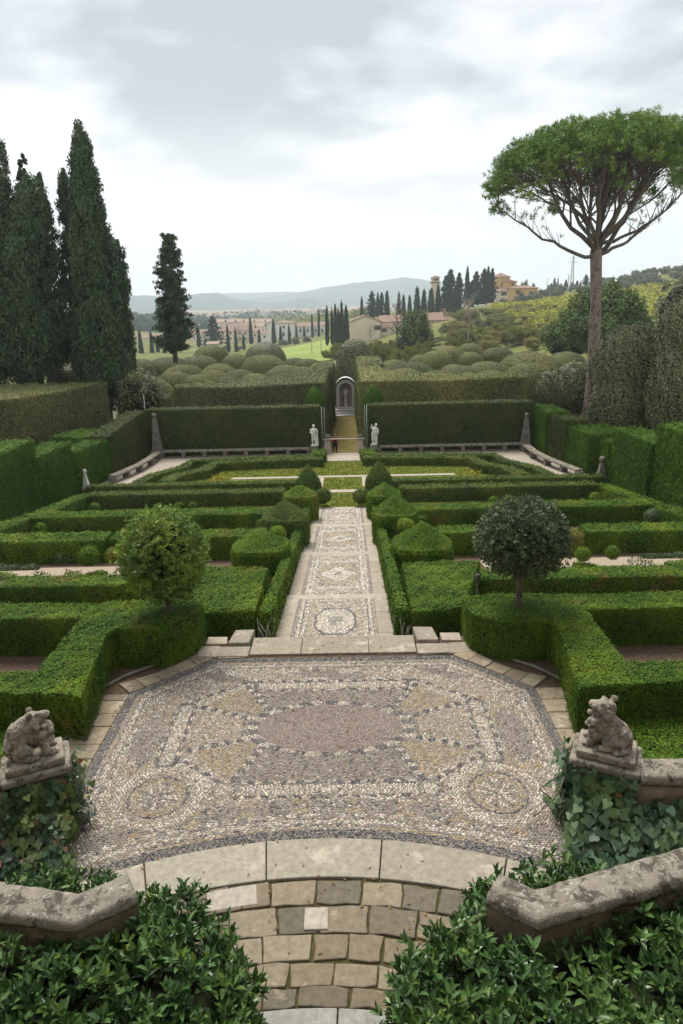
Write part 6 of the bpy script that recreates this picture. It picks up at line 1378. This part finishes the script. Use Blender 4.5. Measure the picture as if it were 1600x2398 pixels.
for lab, x, t, b, w, Y in (('slim cypress nearest the tall left cypress', 142, 528, 752, 40, 250), ('second slim cypress from the left, beside the loose spiky one', 224, 535, 720, 34, 260), ('short slim cypress left of the loose spiky cypress', 271, 580, 705, 30, 270), ('slim cypress half behind the loose spiky cypress', 322, 585, 730, 34, 260),
        ('slim cypress right of the loose spiky cypress', 572, 495, 662, 34, 300), ('small slim cypress at the left of the dark fir', 630, 590, 656, 26, 330), ('slim cypress before the left end of the cream terrace', 788, 498, 702, 30, 270), ('slim cypress before the middle of the cream terrace', 847, 515, 706, 28, 270), ('short slim cypress before the terrace, over parked cars', 907, 566, 682, 26, 290),
        ('tall slim cypress before the dark middle house', 957, 435, 642, 34, 330), ('short slim cypress before the low-roofed house', 1022, 530, 636, 26, 340), ('thick slim cypress before the left edge of the tall white house', 1127, 456, 642, 38, 330), ('slim cypress at the door of the tall white house', 1181, 508, 640, 30, 310), ('slim cypress at the right edge of the tall white house', 1243, 493, 662, 28, 300), ('thin cypress between the white house and the arched house', 1298, 505, 598, 16, 350),
        ('short cypress before the arched house', 1355, 510, 592, 22, 350), ('tall thin cypress at the right of the arched house', 1412, 418, 592, 22, 350), ('tall cypress left of the light pole', 1462, 378, 600, 28, 340), ('tall cypress at the right end of the village', 1522, 358, 560, 32, 330)):
    px, top = zA(x, t); _, bo = zA(x, b); far('cyp', 'cypress', lab, px, top, Y, w/3.2, bo, VG)
far('con', 'fir_tree', 'dark broad fir standing among the village houses', *zA(680, 440), 340, 38, zA(0, 650)[1], None)
KG = 'cypress cluster by the farmhouse'
for lab, x, t, w in (('left outlying cypress of the cluster before the farmhouse', 41, 385, 26), ('second cypress of the cluster before the farmhouse', 76, 392, 26), ('third cypress of the cluster before the farmhouse', 99, 368, 32), ('tallest cypress of the cluster before the farmhouse', 141, 343, 36), ('dark inner cypress of the cluster before the farmhouse', 120, 395, 34), ('right-hand cypress of the cluster, touching the farmhouse gable', 172, 373, 42)):
    px, top = zB(x, t); far('cyp', 'cypress', lab, px, top, 215, w/2.9+1, zB(0, 645)[1], KG)
HG = 'cypresses along the ridge behind the farmhouse'
for lab, x, t, b, w, Y, kd in (('lone slim cypress on the ridge left of the firs', 277, 318, 465, 28, 310, 'cyp'), ('wide dark fir on the ridge above the farmhouse gable', 345, 292, 450, 76, 320, 'con'), ('slim cypress between two firs on the ridge', 385, 290, 440, 30, 330, 'cyp'), ('small fir on the ridge right of the slim cypress', 411, 298, 440, 50, 325, 'con'), ('pointed cypress left of the bare tree on the ridge', 446, 280, 400, 40, 330, 'cyp'), ('thin fir top behind the bare tree on the ridge', 526, 293, 420, 34, 340, 'con'), ('pointed cypress right of the bare tree', 557, 308, 430, 34, 330, 'cyp'), ('shorter cypress above the green round tree', 598, 313, 410, 34, 330, 'cyp'), ('stout cypress left of the tower', 648, 254, 415, 50, 320, 'cyp'), ('stout cypress second left of the tower', 694, 272, 412, 44, 320, 'cyp'),
        ('broad cypress under the tower', 742, 262, 432, 52, 310, 'cyp'), ('cypress right under the tower', 790, 238, 432, 42, 312, 'cyp'), ('tall dense fir right of the tower', 872, 148, 445, 120, 312, 'con'), ('fir leaning on the tall dense fir', 838, 190, 445, 76, 318, 'con'), ('fir behind the tallest cypress of the ridge', 930, 170, 430, 90, 320, 'con'), ('tallest single cypress on the ridge', 985, 117, 330, 42, 335, 'cyp'), ('dark fir left of the ochre villa', 1045, 160, 385, 86, 315, 'con'), ('highest dark fir left of the ochre villa', 1098, 142, 385, 90, 318, 'con'), ('slim fir close to the ochre villa', 1152, 140, 375, 66, 322, 'con'), ('spiky fir tip close to the ochre villa', 1125, 128, 380, 56, 326, 'con'), ('low dark fir at the foot of the firs', 1010, 230, 400, 80, 310, 'con'), ('low dark fir under the dense fir', 905, 270, 450, 90, 305, 'con')):
    px, top = zB(x, t); far(kd, 'cypress' if kd == 'cyp' else 'fir_tree', lab, px, top, Y, w/2.85, zB(0, b)[1], HG)
RGp = 'dark trees along the right ridge'
for i, (x, t, w, kd) in enumerate(((405, 228, 70, 'round'), (473, 250, 34, 'round'), (600, 262, 34, 'con'), (626, 222, 34, 'con'), (651, 218, 16, 'cyp'), (672, 262, 34, 'con'), (710, 234, 34, 'con'), (755, 252, 34, 'con'), (792, 240, 28, 'con'), (815, 248, 20, 'con'), (858, 198, 54, 'con'), (985, 210, 70, 'round'), (1040, 225, 40, 'round'), (1105, 215, 30, 'con'), (580, 270, 24, 'con'))):
    px, top = zC(x, t); far(kd, 'ridge_tree', 'small dark tree on the right ridge, seen between the villa and the pylon' if i in (0, 1) else 'dark tree among those on the skyline beside the pine trunk and the pylon', px, top, 425, w/3.2, None, RGp if i > 1 else 'dark trees by the villa')
for i, (x, t, w) in enumerate(((1180, 215, 90), (1240, 195, 100), (1290, 200, 90), (1350, 178, 90), (1410, 152, 110), (1470, 146, 110), (1530, 140, 100), (1590, 120, 110), (1210, 208, 80), (1320, 188, 80), (1440, 160, 80), (1500, 148, 90))):
    px, top = zC(x, t); far('round', 'ridge_oak', 'rounded oak on the skyline at the upper right', px, top, 440, w/3.2, None, 'rounded oaks on the right skyline', k=i)
rng = np.random.default_rng(970)
OG = 'olive trees on the right hillside'
for i in range(74):
    px = rng.uniform(1195, 1600); Y = rng.uniform(312, 420) if px > 1270 else rng.uniform(345, 400); g = ongr(px, Y); s = rng.uniform(3.6, 5.2)
    o = bpy.data.objects.new('olive_tree', UM[('olive', i % 3)]); COL.objects.link(o); o.location = g-np.array((0, 0, .4)); o.scale = (s*1.1, s*1.1, s); o.rotation_euler = (0, 0, i); tag(o, 'grey-green olive tree of the grove above the vines', 'tree', OG)
for i, (x, t, w, Y) in enumerate(((1340, 285, 70, 335), (1395, 300, 80, 330), (1440, 310, 70, 330), (1330, 320, 60, 325), (1225, 330, 70, 335), (1300, 340, 60, 335))):
    px, top = zB(x, t); far('olive', 'olive_tree', 'grey olive bush before the wing of the ochre villa', px, top, Y, w/2.85, None, 'olive bushes by the villa', k=i)
for i in range(8):
    px, top = zA((1195, 1210, 1290, 1275, 1370, 1380, 790, 880)[i], (605, 612, 590, 600, 585, 596, 640, 655)[i]); far('olive', 'olive_tree', 'grey olive bush at the top of the green meadow' if i < 6 else 'grey olive bush among the slim cypresses', px, top, 285, 62/3.1, None, 'olive bushes before the village' if i < 6 else 'olive bushes below the terrace', k=i)
# brown and green thicket before the farmhouse and along the slope
TGp = 'brown-green bushes of the thicket'
for i in range(78):
    px = rng.uniform(1042, 1330); q = rng.random(); Y = 118+q*130; top = 795-q*66+rng.normal(0, 8)+(px-1100)*-.02
    far('thick' if rng.random() < .6 else 'scrub', 'thicket_bush', 'rusty brown-green bush in the thicket between the domes and the vines', px, top-24, Y, rng.uniform(50, 95), None, TGp, 'bush', k=i)
for i in range(26):
    px = rng.uniform(850, 1030); Y = rng.uniform(115, 185); far('scrub', 'thicket_bush', 'yellow-green bush at the foot of the farmhouse', px, 784+rng.uniform(-10, 18), Y, rng.uniform(36, 60), None, 'yellow-green bushes below the farmhouse', 'bush', k=i)
for i in range(14):
    px = rng.uniform(1180, 1330); far('scrub', 'thicket_bush', 'bush with yellowing leaves at the upper edge of the thicket', px, rng.uniform(692, 715), rng.uniform(225, 285), rng.uniform(35, 60), None, 'yellowing bushes below the olives', 'bush', k=i)
for i in range(6):
    far('scrub', 'thicket_bush', 'green bush on the right edge of the meadow', 752+rng.uniform(-6, 40), 790+rng.uniform(-10, 14), 150+i*5, rng.uniform(26, 44), None, 'green bushes at the meadow edge', 'bush', k=i)
def bbl(px, py, Y, a, b_, ry=None): return bl(px, py, Y, a, b_, ry)
clumptree('broadleaf_tree', 'dense dark green broadleaf tree right of the pine trunk', 'tree', [bbl(1420, 745, 92, 62, 62), bbl(1375, 720, 95, 50, 50), bbl(1455, 770, 90, 40, 48), bbl(1390, 780, 90, 60, 45), bbl(1400, 690, 96, 26, 34)], 92, 'broad', 811, L=.34, per=34, cl=.75, dens=1.5)
clumptree('broadleaf_tree', 'dark green broadleaf tree left of the pine trunk', 'tree', [bbl(1320, 775, 92, 62, 48), bbl(1345, 735, 94, 44, 55), bbl(1285, 790, 91, 34, 34)], 92, 'broad', 812, L=.34, per=34, cl=.75, dens=1.5)
clumptree('broadleaf_tree', 'leafy green tree in front of the farmhouse roof', 'tree', [bbl(951, 748, 150, 30, 30), bbl(940, 785, 148, 26, 34), bbl(965, 780, 150, 24, 34)], 150, 'broad', 813, L=.5, per=30, cl=.9, dens=.9)
def baretree(lab, px, top, base, Y, spread, seed, mat='palebranch'):
    rng = np.random.default_rng(seed); g = onY(px, base, Y); t = onY(px, top, Y); h = t[2]-g[2]; tb = MB(); sp = spread*Y/1567
    o = thing('bare_tree', lab, 'tree', (g[0], Y, g[2]))
    tb.tube([(0, 0, -1), (.1, 0, h*.4), (0, 0, h)], [.16*h/9, .12*h/9, .03], 6); tb.build('trunk', M[mat], o); tb = MB()
    for k in range(34):
        q = rng.uniform(.28, .95); a = rng.uniform(0, 6.28); l = sp*(1.1-q*.6)*rng.uniform(.6, 1.1); p = np.array((.1*(1-abs(q-.4)), 0, h*q)); e = p+np.array((l*math.cos(a), l*math.sin(a), l*rng.uniform(.6, 1.3)))
        tb.tube([p, (p+e)/2+rng.normal(0, .1, 3), e], [.06*h/9, .04*h/9, .015], 4)
        for _ in range(3): f_ = (p+e)/2 if rng.random() < .5 else e; ee = f_+rng.normal(0, .35*sp/2, 3)+np.array((0, 0, .4)); tb.tube([f_, ee], [.03*h/9, .012], 3)
    tb.build('branches', M[mat], o)
baretree('bare pale tree standing up out of the thicket', zB(985, 0)[0], zB(0, 340)[1], zB(0, 645)[1], 130, 28, 1)
baretree('bare brown tree in front of the long farmhouse roof', zB(510, 0)[0], zB(0, 355)[1], zB(0, 690)[1], 150, 26, 2, 'branch')
baretree('small bare tree before the farmhouse gable', zB(335, 0)[0], zB(0, 520)[1], zB(0, 660)[1], 165, 20, 3)
# ---- buildings
def gable(mb, x0, x1, y0, y1, z, h, axis, ov=.4, th=.22):
    if axis == 'x':
        ym = (y0+y1)/2; V = []
        for t in (0, th): V += [(x0-ov, y0-ov, z+t), (x1+ov, y0-ov, z+t), (x1+ov, ym, z+h+t), (x0-ov, ym, z+h+t), (x1+ov, y1+ov, z+t), (x0-ov, y1+ov, z+t)]
        F = [(0, 3, 2, 1), (3, 5, 4, 2), (6, 7, 8, 9), (9, 8, 10, 11), (0, 1, 7, 6), (4, 5, 11, 10), (1, 2, 8, 7), (2, 4, 10, 8), (3, 0, 6, 9), (5, 3, 9, 11)]
    else:
        xm = (x0+x1)/2; V = []
        for t in (0, th): V += [(x0-ov, y0-ov, z+t), (x0-ov, y1+ov, z+t), (xm, y1+ov, z+h+t), (xm, y0-ov, z+h+t), (x1+ov, y1+ov, z+t), (x1+ov, y0-ov, z+t)]
        F = [(0, 1, 2, 3), (3, 2, 4, 5), (6, 9, 8, 7), (9, 11, 10, 8), (0, 6, 7, 1), (5, 4, 10, 11), (0, 3, 9, 6), (3, 5, 11, 9), (1, 7, 8, 2), (2, 8, 10, 4)]
    mb.add(V, F)
def hip(mb, x0, x1, y0, y1, z, h, ov=.5, th=.2):
    k = min(x1-x0, y1-y0)/2*.98; xa, xb, ya, yb = x0+k, x1-k, y0+k, y1-k
    V = [(x0-ov, y0-ov, z), (x1+ov, y0-ov, z), (x1+ov, y1+ov, z), (x0-ov, y1+ov, z), (x0-ov, y0-ov, z+th), (x1+ov, y0-ov, z+th), (x1+ov, y1+ov, z+th), (x0-ov, y1+ov, z+th), (xa, ya, z+h), (xb, ya, z+h), (xb, yb, z+h), (xa, yb, z+h)]
    mb.add(V, [(0, 3, 2, 1), (0, 1, 5, 4), (1, 2, 6, 5), (2, 3, 7, 6), (3, 0, 4, 7), (4, 5, 9, 8), (5, 6, 10, 9), (6, 7, 11, 10), (7, 4, 8, 11), (8, 9, 10, 11)])
def house(lab, vols, wins, cat='house', name='village_house', wallmat='palewall', roofmat='tile', group=None, chim=None):
    """vols: (px0, px1, eave_py, ridge_py, base_py, Y, depth, roof kind, wall material)"""
    o = None
    for v in vols:
        px0, px1, ev, rg, bs, Y, dep, kind = v[:8]; wm = v[8] if len(v) > 8 else wallmat
        a, b = onY(px0, ev, Y), onY(px1, ev, Y); zb = min(onY(px0, bs, Y)[2], tz1((a[0]+b[0])/2, Y)-1); ze = (a[2]+b[2])/2; rh = max(.5, onY((px0+px1)/2, rg, Y+(dep/2 if kind != 'y' else 0))[2]-ze)
        if o is None: o = thing(name, lab, cat, (0, 0, 0), group)
        w = MB(); w.box(((a[0]+b[0])/2, Y+dep/2, (zb+ze)/2), (b[0]-a[0], dep, ze-zb))
        if kind == 'y': xm = (a[0]+b[0])/2; w.add([(a[0], Y, ze), (b[0], Y, ze), (xm, Y, ze+rh), (a[0], Y+dep, ze), (b[0], Y+dep, ze), (xm, Y+dep, ze+rh)], [(0, 1, 2), (3, 5, 4)])
        w.build('wall', M[wm], o); r = MB()
        (hip(r, a[0], b[0], Y, Y+dep, ze, rh) if kind == 'hip' else gable(r, a[0], b[0], Y, Y+dep, ze+.01, rh, kind)); ro = r.build('roof', M[roofmat], o)
    for (px, py, wp, hp, Y) in wins:
        c = onY(px, py, Y); k = Y*1.02/1567; f_ = MB(); f_.box((c[0], Y-.04, c[2]), (wp*k, .12, hp*k)); f_.build('window', M['shutter'], o)
    if chim: c = onY(chim[0], chim[1], chim[2]); MB().box((c[0], chim[2]+3, c[2]-.4), (.9, .9, 2.4)).build('chimney', M['tile'], ro)
    return o
def A_(x0, x1, ev, rg, bs, Y, d, k, *m): p0, e_ = zA(x0, ev); p1, _ = zA(x1, ev); return (p0, p1, e_, zA(0, rg)[1], zA(0, bs)[1], Y, d, k, *m)
def B_(x0, x1, ev, rg, bs, Y, d, k, *m): p0, e_ = zB(x0, ev); p1, _ = zB(x1, ev); return (p0, p1, e_, zB(0, rg)[1], zB(0, bs)[1], Y, d, k, *m)
def wA(x, y, w, h, Y): p = zA(x, y); return (p[0], p[1], w/3.2, h/3.2, Y)
def wB(x, y, w, h, Y): p = zB(x, y); return (p[0], p[1], w/2.91, h/2.91, Y)
VH = 'houses of the village'
house('low pale house behind the slim cypresses at the far left of the village', [A_(95, 200, 605, 580, 745, 490, 10, 'x', 'palewall')], [wA(120, 640, 10, 14, 490), wA(165, 640, 10, 14, 490)], group=VH)
house('pale house seen left of the loose spiky cypress', [A_(210, 330, 600, 575, 745, 470, 10, 'x', 'cream')], [wA(250, 630, 10, 14, 470)], group=VH)
house('small pale house right of the loose spiky cypress', [A_(520, 636, 572, 540, 655, 480, 11, 'x', 'palewall')], [wA(600, 598, 9, 14, 480), wA(550, 600, 9, 14, 480)], group=VH)
house('long cream terraced house with a broad tiled roof', [A_(735, 860, 552, 505, 665, 450, 14, 'x', 'cream'), A_(860, 985, 545, 498, 665, 452, 14, 'x', 'cream')], [wA(x, y, 12, 17, 449.9) for x in (760, 815, 885, 925, 965) for y in (565, 605)], group=VH)
house('house with an upper floor behind the long terrace', [A_(880, 1060, 520, 492, 600, 500, 12, 'x', 'whitewall')], [wA(900, 535, 10, 12, 500)], group=VH, roofmat='tilepale')
house('ochre-cream house right of the tall slim cypress', [A_(975, 1045, 555, 530, 660, 445, 10, 'x', 'cream')], [wA(995, 580, 10, 16, 445), wA(1020, 585, 10, 14, 445)], group=VH)
house('low house with a lean roof left of the tall white house', [A_(1040, 1122, 572, 548, 650, 440, 10, 'x', 'whitewall')], [wA(1065, 592, 16, 14, 440), wA(1100, 590, 14, 14, 440)], group=VH)
house('tallest white house of the village with a hipped roof', [A_(1145, 1280, 492, 470, 650, 438, 12, 'hip', 'whitewall'), A_(1080, 1145, 505, 480, 650, 439, 12, 'y', 'whitewall')], [wA(1206, 520, 14, 20, 438), wA(1206, 572, 14, 28, 438), wA(1255, 572, 12, 22, 438)], group=VH)
house('long pale house with arched windows at the right of the village', [A_(1290, 1420, 520, 488, 605, 445, 12, 'x', 'whitewall'), A_(1420, 1515, 512, 482, 605, 447, 12, 'x', 'whitewall')], [wA(x, 545, 14, 22, 444.9) for x in (1330, 1382, 1440, 1490)], group=VH)
house('small roof of a shed in front of the dark fir', [A_(642, 722, 648, 628, 690, 300, 6, 'x', 'palewall')], [wA(680, 655, 10, 8, 300)], group=VH, roofmat='tilepale')
for i in range(12):
    x = (715, 790, 850, 930, 1010, 1060, 540, 1330, 1450, 230, 160, 1180)[i]; px, py = zA(x, 500 if i < 6 else 540); Y = 560+i*14
    house('house further back, showing a tiled roof above the front row', [(px-14, px+16, py-4, py-12, py+30, Y, 12, 'x', ('palewall', 'cream', 'whitewall')[i % 3])], [(px-4, py+3, 3, 4, Y)], group='houses behind the front row of the village', roofmat='tilepale')
house('long cream farmhouse with a gable end and a long tiled roof', [B_(196, 402, 498, 455, 660, 232, 13, 'y', 'cream'), B_(402, 560, 498, 455, 660, 240, 10, 'x', 'cream'), B_(560, 712, 498, 455, 660, 241, 10, 'x', 'cream'), B_(706, 862, 488, 436, 640, 246, 10, 'x', 'palewall'), B_(405, 472, 537, 505, 660, 237, 3, 'x', 'cream')],
      [wB(383, 534, 42, 28, 232), wB(428, 552, 34, 17, 237), wB(372, 662, 20, 20, 232), wB(800, 540, 12, 16, 246)], name='farmhouse', cat='farmhouse', chim=(zB(838, 0)[0], zB(0, 420)[1], 246))
house('ochre villa with a square tower block on the ridge', [B_(1165, 1268, 198, 168, 300, 362, 11, 'hip', 'ochre'), B_(1225, 1312, 228, 210, 300, 360, 8, 'hip', 'ochre'), B_(1182, 1266, 290, 275, 365, 356, 6, 'x', 'cream'), B_(1264, 1456, 272, 250, 365, 355, 10, 'hip', 'ochre')],
      [wB(1286, 243, 16, 16, 360), wB(1227, 307, 34, 22, 356), wB(1323, 297, 30, 24, 355), wB(1210, 250, 8, 10, 362), wB(1410, 300, 26, 16, 355)], name='villa', cat='villa')
o = house('square pale tower with a pyramid roof above the ridge trees', [B_(750, 798, 202, 184, 300, 345, 5.5, 'hip', 'cream')], [wB(774, 214, 34, 8, 345)], name='tower', cat='tower')
t0, t1 = onY(*zB(748, 232), 345), onY(*zB(800, 232), 345); MB().box(((t0[0]+t1[0])/2, 347.8, t0[2]), (t1[0]-t0[0]+.6, 6.3, .7)).build('cornice', M['tile'], o)
# pylon and poles
a, b_ = onY(*zC(765, 55), 520), onY(*zC(765, 262), 520)
o = thing('power_pylon', 'lattice power pylon on the skyline left of the pine trunk', 'pylon', (a[0], 520, b_[2]-6)); h = a[2]-b_[2]+6; tb = MB()
for sx in (-1, 1):
    for sy in (-1, 1): tb.tube([(sx*1.3, sy*1.3, 0), (sx*.25, sy*.25, h)], [.22, .14], 4)
for k in range(9): z = h*k/9; w0, w1 = 1.3-1.05*k/9, 1.3-1.05*(k+1)/9; tb.tube([(-w0, -w0, z), (w1, -w1, z+h/9)], .08, 3); tb.tube([(w0, -w0, z), (-w1, -w1, z+h/9)], .08, 3)
tb.build('mast', M['metal'], o)
for k, w in ((.80, 3.4), (.92, 2.6)): MB().tube([(-w, 0, h*k), (0, 0, h*k+.5), (w, 0, h*k)], .16, 4).build('cross_arm', M['metal'], o)
for lab, p, q, Y, r in (('dark utility pole between the pylon and the pine trunk', zC(728, 198), zC(728, 275), 430, .22), ('thin utility pole left of the skyline firs', zC(572, 222), zC(572, 300), 430, .14), ('pale lamp pole on the green meadow', zA(1475, 480), zA(1478, 700), 215, .13), ('dark utility pole on the green meadow', zA(1410, 600), zA(1412, 745), 200, .10), ('thin pole standing on the vine slope', zC(1323, 258), zC(1323, 470), 180, .07), ('distant mast above the village roofs', zA(1310, 360), zA(1310, 480), 700, .3), ('second distant mast above the village roofs', zA(1008, 378), zA(1008, 470), 760, .5)):
    a, b_ = onY(*p, Y), onY(*q, Y); tag(MB().tube([(a[0], Y, min(b_[2], tz1(a[0], Y))-.3), a], r, 6).build('utility_pole', M['whitepaint' if 'pale' in lab else 'metal']), lab, 'pole')
# ---- far woodland, town and hills
rng = np.random.default_rng(1000)
n = 800; px = rng.uniform(150, 520, n); Y = rng.uniform(620, 900, n); C = []
for a, y in zip(px, Y): g = ongr(a, y); C.append((g[0], y, g[2]+3+rng.uniform(0, 5)*(1-(a-150)/600)))
tag(link('far_woodland', npmesh('far_woodland', [(clump_leaves(rng, np.array(C), 7.0, 22, 4.2, 3.0, .5), 0)]), [M['wood_far']]), 'dark blue-green woodland beyond the left end of the village', 'woodland', kind='stuff')
n = 260; C = np.array([ongr(a, y)+np.array((0, 0, 3)) for a, y in zip(rng.uniform(480, 860, n), rng.uniform(560, 1000, n))])
tag(link('far_trees', npmesh('far_trees', [(clump_leaves(rng, C, 5.0, 22, 3.0, 2.2, .5), 0)]), [M['scrub']]), 'pale yellow-green trees between the village and the plain', 'woodland', kind='stuff')
n = 900; C = np.array([ongr(a, y)+np.array((0, 0, 3)) for a, y in zip(rng.uniform(-100, 900, n), rng.uniform(1000, 3000, n))])
tag(link('plain_trees', npmesh('plain_trees', [(clump_leaves(rng, C, 11.0, 10, 9.0, 6, .5), 0)]), [M['wood_far']]), 'hazy dark trees scattered over the far plain', 'woodland', kind='stuff')
tw = MB(); tr_ = MB()
for k in range(620):
    a = rng.uniform(380, 900); y = rng.uniform(1250, 3200); g = ongr(a, y); w, d, h = rng.uniform(9, 26), rng.uniform(9, 18), rng.uniform(7, 15)
    tw.box((g[0], y, g[2]+h/2), (w, d, h), 0, 0 if k % 3 else 1); gable(tw, g[0]-w/2, g[0]+w/2, y-d/2, y+d/2, g[2]+h, 3.0, 'x', .3, .3)
    for q in range(len(tw.m)-10, len(tw.m)): tw.m[q] = 2
tag(tw.build('distant_town', [M['whitewall'], M['palewall'], M['tilepale']]), 'hazy white and red roofed town spread over the distant plain', 'town', kind='stuff')
def hill(name, prof, Y, front, back, zb, seed, amp):
    xs = np.linspace(prof[0][0], prof[-1][0], 220); ys_ = np.interp(xs, [p[0] for p in prof], [p[1] for p in prof]); V = []; J = [0, .12, .3, .5, .7, .86, 1, 1.15, 1.5]
    for j in J:
        for x, y in zip(xs, ys_):
            c = onY(x, y, Y); f_ = math.sin(min(j, 1)*math.pi/2)**1.2 if j <= 1 else max(0, 1-(j-1)*1.4)
            yy_ = Y-front*(1-j) if j <= 1 else Y+back*(j-1)*2; sx = yy_/Y
            nn = amp*(mnoise.noise((c[0]*.004+seed, yy_*.004, .3))+.6*mnoise.noise((c[0]*.013, yy_*.013, seed))+.35*mnoise.noise((c[0]*.05, yy_*.05, seed)))*min(1, j*3)
            V.append((c[0]*sx, yy_, zb+(c[2]-zb)*f_+nn*(1 if j != 1 else .35)))
    n = len(xs); me = bpy.data.meshes.new(name); me.from_pydata(V, [], [(j*n+i, j*n+i+1, (j+1)*n+i+1, (j+1)*n+i) for j in range(len(J)-1) for i in range(n-1)]); me.update()
    for p in me.polygons: p.use_smooth = True
    return tag(link(name, me, [M['hillmat']]), kind='structure')
hill('hills', [(-300, 700), (100, 690), (280, 680), (330, 679), (400, 684), (460, 674), (500, 672), (540, 684), (580, 690), (640, 692), (700, 686), (760, 700), (900, 712)], 3000, 700, 600, -30, 1.0, 16)
hill('hills', [(420, 700), (560, 692), (600, 684), (660, 676), (720, 666), (780, 655), (830, 649), (880, 644), (925, 637), (960, 642), (1010, 648), (1080, 655), (1150, 664), (1250, 672), (1400, 684), (1600, 694), (1800, 700)], 4000, 1000, 800, -30, 4.0, 20)
hill('hills', [(300, 690), (420, 678), (540, 672), (640, 670), (720, 670), (820, 676), (900, 690)], 4900, 500, 150, -30, 7.0, 10)
# ---- the air
hb = MB(); hb.box((0, 2600, 120), (9600, 5500, 420)); m, o_, b = newmat('air'); nt.nodes.remove(b)
pv = N('ShaderNodeVolumePrincipled'); pv.inputs['Color'].default_value = (.80, .905, 1.0, 1); pv.inputs['Density'].default_value = 3.0e-4; pv.inputs['Anisotropy'].default_value = 0.25; LK(pv.outputs[0], o_.inputs['Volume'])
tag(hb.build('haze', m), kind='stuff')
